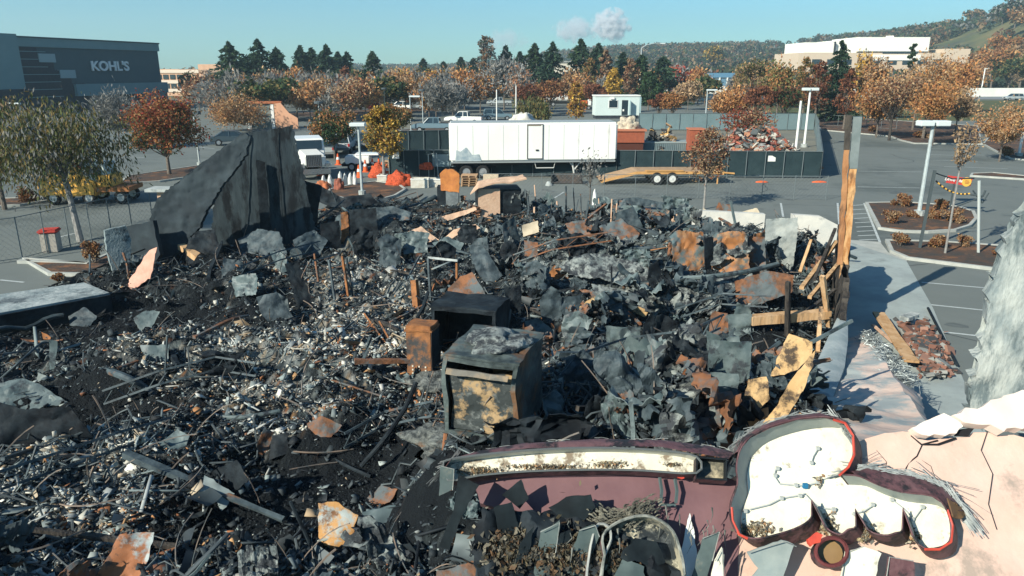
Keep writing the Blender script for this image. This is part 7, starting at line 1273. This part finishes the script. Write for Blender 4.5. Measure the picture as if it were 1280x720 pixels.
# raceway: long cream pan with curved maroon cover
RW = [(556, 586), (566, 580), (600, 575), (660, 569), (740, 566), (820, 569), (866, 577), (866, 597), (800, 594), (740, 593), (660, 595), (600, 600), (562, 606)]
rw = pan('raceway', 'long cream open raceway trough full of ash flakes', RW, .16, off=.02, inner=mat('raceway_cream', (.62, .58, .46), (.70, .67, .56), 2.5, .6, c3=(.22, .17, .12), t3=.56, bump=.2, s3=5), side=mat('raceway_side', (.50, .49, .42), (.6, .58, .5), 3), edge=mat('raceway_edge', (.10, .11, .11)), ew=.012)
grime(rw, [(600, 590, 40, 6, 700), (680, 585, 60, 4, 650), (760, 582, 30, 6, 260), (840, 582, 14, 3, 80)], 9, s=(.01, .03))
o_, P1, P2_ = ret(rw, [(548, 592), (562, 578), (600, 566), (650, 556), (700, 550), (760, 548), (830, 549), (900, 558), (935, 568)], [(556, 594), (566, 581), (600, 574), (660, 567), (700, 565), (740, 564), (820, 566), (870, 574), (905, 579)], -.10, .19, MAR, 'top_cover')
fringe(rw, [p.lerp(q_, .45) for p, q_ in zip(P1, P2_)], 520, FRD, (.06, .22), 10, .02, r=.0025); fringe(rw, [p.lerp(q_, .1) for p, q_ in zip(P1, P2_)], 120, FR, (.05, .2), 11, .03, r=.0025)
q = pan('raceway_box', 'dark glossy square box at the right end of the raceway', [(867, 577), (903, 580), (903, 605), (866, 603)], .14, off=.03, inner=mat('glossy_ash', (.05, .05, .045), (.20, .18, .13), 5, .25, c3=(.45, .38, .25), t3=.62), side=DARK(), edge=DARK(), curve=False); 
fslab('red_trim_scrap', 'short bright red trim strip under the raceway end', [(829, 595), (853, 594), (854, 600), (838, 599)], .08, RED, 'trim', th=.02, cr=.01, seg=.05)
b = MB()
for x, y0, y1 in ((824, 598, 632), (843, 600, 630)): b.tube([FP(x, y0, .03), FP(x+2, (y0+y1)/2, .05), FP(x+1, y1, .03)], .018, 4)
b.tube([FP(825, 632, .03), FP(844, 632, .03)], .016, 4); tag(b.build('hanging_strap', mat('strap_teal', (.07, .10, .10)), loc=FP(824, 632)), 'dark U-shaped strap hanging on the maroon strip', 'strap')
# melted paint streak
fslab('paint_streak', 'white melted paint streak on the maroon strip', [(862, 640), (866, 660), (872, 690), (868, 730), (848, 735), (850, 700), (856, 670), (858, 650)], .0, WHITE(), 'paint streak', th=.01, cr=.01, seg=.04, jag=.012)
# black letter sides below: folded plates standing out of the wall
BLK = mat('burnt_black_sheet', (.006, .009, .011), (.018, .026, .03), 2, .6, spec=.15); GB_ = mat('teal_burnt_sheet', (.05, .07, .07), (.09, .12, .115), 2, .5, c3=(.2, .18, .14), t3=.68); EDG = mat('pale_edge', (.40, .40, .36), (.2, .21, .2), 4)
FL = [([(573, 592), (598, 606), (575, 650), (562, 688), (549, 684), (566, 640)], 'tall black folded sign side below the raceway left end', BLK, 0), ([(552, 582), (568, 586), (566, 612), (549, 620)], 'short teal plate at the raceway left end', GB_, 0), ([(616, 634), (640, 628), (648, 660), (652, 686), (632, 680), (622, 660)], 'black sign side second from the left', BLK, 5), ([(628, 618), (652, 600), (660, 622), (650, 636)], 'black torn triangle at the left of the maroon strip', BLK, 0),
      ([(676, 664), (700, 652), (695, 690), (688, 730), (664, 730)], 'teal grey sign side rising from the bottom edge', GB_, -10), ([(650, 680), (668, 660), (660, 700), (652, 730), (640, 730)], 'black sign side left of the teal one', BLK, 10), ([(686, 636), (708, 620), (738, 618), (744, 632), (730, 650), (700, 646)], 'black bowl-like fold under the maroon strip', BLK, 0), ([(724, 662), (744, 656), (749, 670), (738, 700), (726, 730), (708, 730), (716, 690)], 'dark leaf-shaped sign side near the round letter', GB_, 0), ([(700, 668), (714, 662), (712, 700), (704, 716), (696, 700)], 'black narrow sign side with dripping edge', BLK, 20),
      ([(878, 672), (899, 664), (890, 700), (880, 735), (862, 735), (870, 700)], 'olive grey sign side left of the hat sign', GB_, -10), ([(893, 700), (902, 684), (904, 735), (888, 735)], 'cream sign side strip left of the hat sign', PAN, 0), ([(934, 690), (978, 676), (994, 682), (975, 735), (930, 735), (948, 712)], 'pale grey letter side under the hat sign', INN, 0), ([(1048, 735), (1056, 690), (1078, 682), (1100, 690), (1090, 735)], 'white letter side under the hat sign middle', PAN, 0), ([(1104, 735), (1110, 695), (1140, 700), (1146, 735)], 'maroon letter side under the hat sign right end', MAR, 0)]
fslab('charred_backing', 'soot black charred sheathing behind the burnt letter sides', [(604, 640), (660, 645), (700, 640), (730, 652), (770, 668), (850, 720), (850, 800), (600, 800), (590, 690)], .03, DARK(), 'sheathing', th=.08, cr=.08, seg=.08, jag=.03, ridge=.25); grime(bpy.data.objects['charred_backing'], [(640, 690, 45, 35, 700), (700, 690, 50, 40, 800), (760, 700, 40, 30, 400)], 19, 'ash_scraps', off=.16, s=(.02, .06), k=.35)
LR = thing('channel_letters', 'burnt black and grey channel letter remains under the cream raceway', 'sign letters', FP(740, 700, 0))
for px, lab, m, yw in FL:
    n2 = (Matrix.Rotation(R(yw), 3, 'Z') @ nrm(0, 20)); a = FP(*max(px, key=lambda p: p[1]), .0) ; P = [on_plane(x, y, FP(sum(p[0] for p in px)/len(px), sum(p[1] for p in px)/len(px), .2), n2) for x, y in px]
    q = slab('letter_side', lab, P, n2, m, 'sign part', .015, .05, parent=LR, seg=.07, jag=.008)
    q['label'] = lab
    if m is not BLK: b = MB(); P_ = [p+n2*.03-P[0] for p in P[:2]+P[2:3]]; b.tube(P_, .005, 5); e_ = b.build('melted_edge', EDG, q); e_.location = P[0]-LR.location-q.location
# melted drips and edges
rs = random.Random(14); 
q = thing('melted_drips', 'strings of grey melted plastic dripping over the black sign sides', 'melted plastic', FP(700, 690, .1)); b = MB(); O = q.location
for i in range(34):
    x = rs.uniform(690, 905); y = rs.uniform(635, 715); l_ = rs.uniform(8, 34); p = FP(x, y, rs.uniform(.1, .3)); b.tube([p-O, p+Vector((rs.uniform(-.02, .02), -.01, -l_/260))-O, p+Vector((rs.uniform(-.05, .05), -.02, -l_/120))-O], [rs.uniform(.004, .012), .005, .002], 5)
b.build('drips', mat('melt_grey', (.08, .09, .085), (.25, .25, .22), 8, .35), q)
q = thing('melted_heap', 'heap of grey melted fluff above the round letter', 'melted plastic', FP(770, 655, .1)); V = []; 
Pm = [FP(740+i*1.2, 645+10*math.sin(i/14), .12) for i in range(60)]; fringe(q, Pm, 900, mat('melt_brown', (.06, .06, .05), (.20, .185, .14), 8), (.02, .07), 15, .09, name='fluff', r=.005)
# round letter: cream ring opening
pan('round_letter', 'cream round channel letter with black melted insides', [(752, 700), (750, 676), (768, 660), (800, 652), (828, 664), (842, 690), (842, 735), (756, 735)], .24, off=.04, inner=mat('ring_cream', (.50, .46, .34), (.10, .11, .11), 2.2, .5, sharp=.03, c3=(.02, .025, .028), t3=.5, s3=4), side=mat('ring_side', (.42, .38, .28), (.07, .08, .08), 4, .5, sharp=.05), edge=mat('ring_edge', (.10, .11, .10), (.3, .3, .26), 9))
pan('narrow_letter', 'cream narrow channel piece left of the round letter', [(740, 668), (756, 664), (760, 680), (752, 700), (744, 735), (730, 735)], .15, off=.1, inner=PAN, side=PAN, edge=EDG)
for i, (px, lab, m) in enumerate([([(772, 700), (790, 676), (815, 684), (828, 706), (810, 712), (790, 706)], 'black curled flap inside the round letter', BLK), ([(765, 725), (780, 700), (800, 712), (805, 735), (770, 740)], 'teal curled flap low in the round letter', GB_)]): fslab('melted_flap', lab, px, .2, m, 'melted plastic', th=.02, cr=.08, seg=.06, jag=.02)
# brown disc and red cup under the hat
q = pan('round_sign_dot', 'round amber-brown sign dot with dark rim below the hat', [(1026+19*math.cos(a*.35), 696+17*math.sin(a*.35)) for a in range(18)], .12, off=.16, inner=mat('amber_disc', (.24, .15, .07), (.30, .19, .09), 1.5, .35), side=DARK(), edge=mat('dark_rim_red', (.12, .03, .03)), curve=False, ew=.02)
fslab('red_plastic_scrap', 'bright red melted plastic scrap beside the amber dot', [(998, 682), (1008, 673), (1016, 676), (1012, 686), (1002, 690)], .3, RED, 'plastic', th=.05, cr=.05, seg=.04, jag=.015)
pipe('loose_tube', 'thin red cable hanging left of the hat sign', [(908, 660, 2.9), (912, 680, 2.85), (918, 700, 2.8)], .012, RED, 'cable')
# scattered mid-sized individual wreckage, copied from a few masters
def crumple_mesh(seed, kind):
    g = 18; rs = np.random.default_rng(seed); u = np.linspace(-.5, .5, g); uu, vv = np.meshgrid(u, u); k1, k2 = rs.uniform(-2.6, 2.6, 2); a = rs.uniform(0, 3.14); asp = rs.uniform(.4, .9); w_ = uu*math.cos(a)+vv*math.sin(a)
    z = .16*np.abs(np.sin(w_*rs.uniform(3, 7)+rs.uniform(0, 3)))+(1-np.cos(uu*k1))/2+.05*rs.normal(size=uu.shape)*.4; x = np.sin(uu*k1)/k1 if abs(k1) > .2 else uu
    P = np.stack([x, vv*asp, z], -1).reshape(-1, 3); P[:, 2] += [.34*abs(noise.noise(Vector((a_*3.1+seed, b_*3.1, 0))))+.16*abs(noise.noise(Vector((a_*7+seed, b_*7, 2)))) for a_, b_, _ in P]; P[:, 0] += [.10*noise.noise(Vector((a_*5, b_*5, seed))) for a_, b_, _ in P]; q = np.arange(g*g).reshape(g, g); q = np.stack([q[:-1, :-1], q[:-1, 1:], q[1:, 1:], q[1:, :-1]], -1).reshape(-1, 4)
    keep = np.ones(len(q), bool); keep[[k for k in range(len(q)) if noise.noise(Vector((P[q[k][0]][0]*4+seed*3, P[q[k][0]][1]*4, 5))) > .33 or (k % 17 in (0, 16) and rs.uniform() < .3)]] = False; q = q[keep]; me = bpy.data.meshes.new('twisted_sheet'); me.from_pydata(P.tolist(), [], q.tolist()); bm = bmesh.new(); bm.from_mesh(me); solid(bm, Vector((0, 0, 1)), .012); bm.to_mesh(me); bm.free(); me.polygons.foreach_set('use_smooth', [True]*len(me.polygons)); me.set_sharp_from_angle(angle=R(35)); return me
masters = {}
for k, m in (('grey', GALV()), ('charred', CHAR()), ('black', DARK()), ('rusty', RUST()), ('ash-covered', ASH())):
    masters[k] = [crumple_mesh(hash_ + 17*i, k) for i, hash_ in enumerate((3, 5, 8, 11))]
    for me in masters[k]: me.materials.append(m)
rs = random.Random(77); X, Y = sample_pts(420, np.random.default_rng(55), .62); W = weights(X, Y); nn = 0
for i in range(len(X)):
    if nn >= 210: break
    a, b_ = to_px((X[i], Y[i], .4)); pale = W['pale'][i]; soot = W['soot'][i]
    if (895 < a < 1045 and 380 < b_ < 560) or (855 < a < 1050 and b_ < 315) or (545 < a < 672 and 470 < b_ < 600): continue
    if a < 560 and pale > .5 and rs.random() < .75: continue
    if 560 > a and rs.random() < .68: continue
    if soot > .8 and rs.random() < .4: continue
    k = rs.choices(['grey', 'charred', 'black', 'rusty', 'ash-covered'], [.22, .38, .22, .12, .06+.3*min(1, W['ash'][i])])[0]; me = rs.choice(masters[k]); o = bpy.data.objects.new('twisted_sheet', me); s = rs.uniform(.45, 1.25)*(1.25 if a > 640 else .85)
    up = rs.choice([0, 0, .5, 1.1, 1.4]); o.scale = (s, s, s); o.location = (X[i], Y[i], hr(X[i], Y[i])+s*.22*(1+up)*.8); o.rotation_euler = (rs.uniform(-.5, .5)+up, rs.uniform(-.5, .5), rs.uniform(0, 6.28)); link(o); tag(o, 'twisted %s sheet metal piece lying among the rubble' % k, 'sheet metal', 'twisted %s sheets in the rubble' % k); nn += 1
X, Y = sample_pts(70, np.random.default_rng(56), .5)
for i in range(len(X)):
    A_ = Vector((X[i], Y[i], hr(X[i], Y[i])+.05)); an = rs.uniform(0, 3.14); el = rs.choice([.02, .1, .2, .5, 1.2]); L_ = rs.uniform(.9, 2.4)*(1 if el < .4 else .6); B_ = A_+Vector((math.cos(an)*math.cos(el), math.sin(an)*math.cos(el), math.sin(el)))*L_; r_ = rs.uniform(.02, .055); b = MB(); b.tube([A_, (A_+B_)/2+Vector((rs.uniform(-.06, .06), 0, rs.uniform(-.05, .06))), B_], r_, 6 if i % 2 else 4)
    tag(b.build('fallen_pipe', [CHAR(), DARK(), GALV(), RUST()][i % 4], loc=A_, smooth=bool(i % 2)), 'fallen pipe lying loose among the rubble', 'pipe', 'fallen pipes in the rubble')
# yard heaps behind the screen
rg = np.random.default_rng(71)
def heap(name, label, px0, px1, ybase, Y, ztop, n, pal, dpt=5, sz=(.15, .8)):
    b = MB(); vc = []; x0, x1 = D(px0, 100, Y).x, D(px1, 100, Y).x; loc = Vector(((x0+x1)/2, Y, 0))
    for i in range(n):
        u = rg.uniform(-1, 1); v = rg.uniform(-1, 1); h = ztop*(1-abs(u)**2.5)*(1-.5*abs(v))*(.75+.35*math.sin(u*9+v*3)); z = h*rg.uniform(.35, 1)**.5; s = rg.uniform(*sz)
        Mx = Matrix.Rotation(rg.uniform(0, 6), 3, 'Z') @ Matrix.Rotation(rg.normal(0, .6), 3, 'X') @ Matrix.Rotation(rg.normal(0, .6), 3, 'Y'); b.box(((x0+x1)/2+u*(x1-x0)/2-loc.x, v*dpt/2, z), (s, s*rg.uniform(.3, .8), s*rg.uniform(.04, .2)), M=Mx); c_ = np.array(pal[rg.integers(len(pal))])*rg.uniform(.7, 1.2); vc += [tuple(c_)]*8
    me = bpy.data.meshes.new(name); me.from_pydata([tuple(v) for v in b.v], [], b.f); me.materials.append(mat_attr('debris_chip')); set_tone(me, np.hstack([np.array(vc), np.ones((len(vc), 1))])); o = link(bpy.data.objects.new(name, me)); o.location = loc; return tag(o, label, 'rubble', kind='stuff')
heap('rubble_heap', 'reddish wreckage heap behind the dark screen at the right', 895, 1012, 190, 63, 3.2, 2600, [(.30, .09, .06), (.22, .08, .06), (.45, .42, .36), (.08, .09, .09), (.2, .2, .19), (.33, .16, .09)], 9, (.15, .7))
heap('rubble_heap', 'pale and tan wreckage filling the corrugated container', 804, 862, 176, 61.9, 3.2, 700, [(.5, .45, .36), (.12, .12, .11), (.35, .22, .12), (.05, .05, .05), (.25, .24, .22), (.42, .26, .10)], 1.6, (.15, .8))
heap('rubble_heap', 'cream crumpled wreckage on top of the brick enclosure', 770, 802, 160, 61, 3.0, 10, [(.5, .45, .36)], 2, (.1, .2))
lump('crumpled_tarpaulin', 'cream crumpled tarpaulin on top of the brick enclosure', None, 1.9, .95, 1.4, mat('cream_tarp', (.6, .52, .38), (.3, .25, .2), 3, bump=1), 'tarpaulin', loc=Vector((D(785, 160, 61).x, 61, 3.02)), seed=41, amp=.5)
lump('crumpled_tarpaulin', 'white lump behind the left end of the trailer roof', None, 2.2, 1.0, 1.5, mat('white_tarp', (.62, .6, .54), (.4, .38, .33), 3), 'tarpaulin', loc=Vector((D(655, 160, 62).x, 62, 3.2)), seed=42, amp=.4)
# ------------------------------------------------------------------ clouds (small, real volume-free puffs far off)
# ---- haze: one closed even volume
b = MB(); b.box((0, 850, 64), (5100, 2200, 131)); hz = b.build('haze', MATS.setdefault('haze_air', bpy.data.materials.new('haze_air'))); tag(hz, 'thin pale blue air haze over the whole place', 'haze', kind='stuff')
n = MATS['haze_air']; n.use_nodes = True; n = n.node_tree; n.nodes.clear(); out = n.nodes.new('ShaderNodeOutputMaterial'); v = n.nodes.new('ShaderNodeVolumePrincipled'); v.inputs['Color'].default_value = (.62, .82, .92, 1); v.inputs['Density'].default_value = .00036; v.inputs['Anisotropy'].default_value = .2; n.links.new(v.outputs[0], out.inputs['Volume'])
def cloud_mat():
    m = bpy.data.materials.new('cloud_white'); m.use_nodes = True; b = m.node_tree.nodes['Principled BSDF']; b.inputs['Base Color'].default_value = (.8, .8, .82, 1); b.inputs['Roughness'].default_value = 1; b.inputs['Specular IOR Level'].default_value = 0
    n = m.node_tree; lw = n.nodes.new('ShaderNodeTexNoise'); return m
def cloud_volume(name, label, x0, y0, x1, y1, Yc, dens, seed):
    A_, B_ = D(x0, y1, Yc), D(x1, y0, Yc); c_ = (A_+B_)/2; b = MB(); sx, sz = (B_.x-A_.x)/2, (B_.z-A_.z)/2; bm = bmesh.new(); bmesh.ops.create_icosphere(bm, subdivisions=3, radius=1)
    for v in bm.verts: v.co = Vector((v.co.x*sx, v.co.y*sx*.5, v.co.z*sz))
    me = bpy.data.meshes.new(name); bm.to_mesh(me); bm.free(); o = link(bpy.data.objects.new(name, me)); o.location = c_; m = bpy.data.materials.new('cloud_vapour'); m.use_nodes = True; n = m.node_tree; n.nodes.clear(); out = n.nodes.new('ShaderNodeOutputMaterial'); v = n.nodes.new('ShaderNodeVolumePrincipled')
    v.inputs['Color'].default_value = (.95, .95, .97, 1); v.inputs['Anisotropy'].default_value = 0; tc = n.nodes.new('ShaderNodeTexCoord'); nz = n.nodes.new('ShaderNodeTexNoise'); nz.inputs['Scale'].default_value = 3.2/sx; nz.inputs['Detail'].default_value = 5; ad = n.nodes.new('ShaderNodeVectorMath'); ad.operation = 'ADD'; ad.inputs[1].default_value = (seed*100, 0, 0)
    n.links.new(tc.outputs['Object'], ad.inputs[0]); n.links.new(ad.outputs[0], nz.inputs['Vector'])
    sc = n.nodes.new('ShaderNodeMapping'); sc.inputs['Scale'].default_value = (1/sx, 1/(sx*.5), 1/sz); ln = n.nodes.new('ShaderNodeVectorMath'); ln.operation = 'LENGTH'; n.links.new(tc.outputs['Object'], sc.inputs[0]); n.links.new(sc.outputs[0], ln.inputs[0])
    m1 = n.nodes.new('ShaderNodeMath'); m1.operation = 'SUBTRACT'; n.links.new(nz.outputs['Fac'], m1.inputs[0]); m0 = n.nodes.new('ShaderNodeMath'); m0.operation = 'MULTIPLY'; m0.inputs[1].default_value = .42; n.links.new(ln.outputs['Value'], m0.inputs[0]); n.links.new(m0.outputs[0], m1.inputs[1])
    m2 = n.nodes.new('ShaderNodeMapRange'); m2.inputs[1].default_value = .12; m2.inputs[2].default_value = .3; m2.inputs[3].default_value = 0; m2.inputs[4].default_value = dens; n.links.new(m1.outputs[0], m2.inputs[0]); n.links.new(m2.outputs[0], v.inputs['Density']); n.links.new(v.outputs[0], out.inputs['Volume']); me.materials.append(m)
    return tag(o, label, 'cloud', kind='stuff')
cloud_volume('cloud', 'bright small cumulus cloud above the hill', 736, 8, 792, 56, 2600, .11, 3)
cloud_volume('cloud', 'thin ragged cloud left of the bright cumulus', 688, 18, 752, 56, 2650, .035, 7)
cloud_volume('cloud', 'faint wisp of cloud low above the skyline pines', 600, 34, 664, 66, 2700, .012, 5)
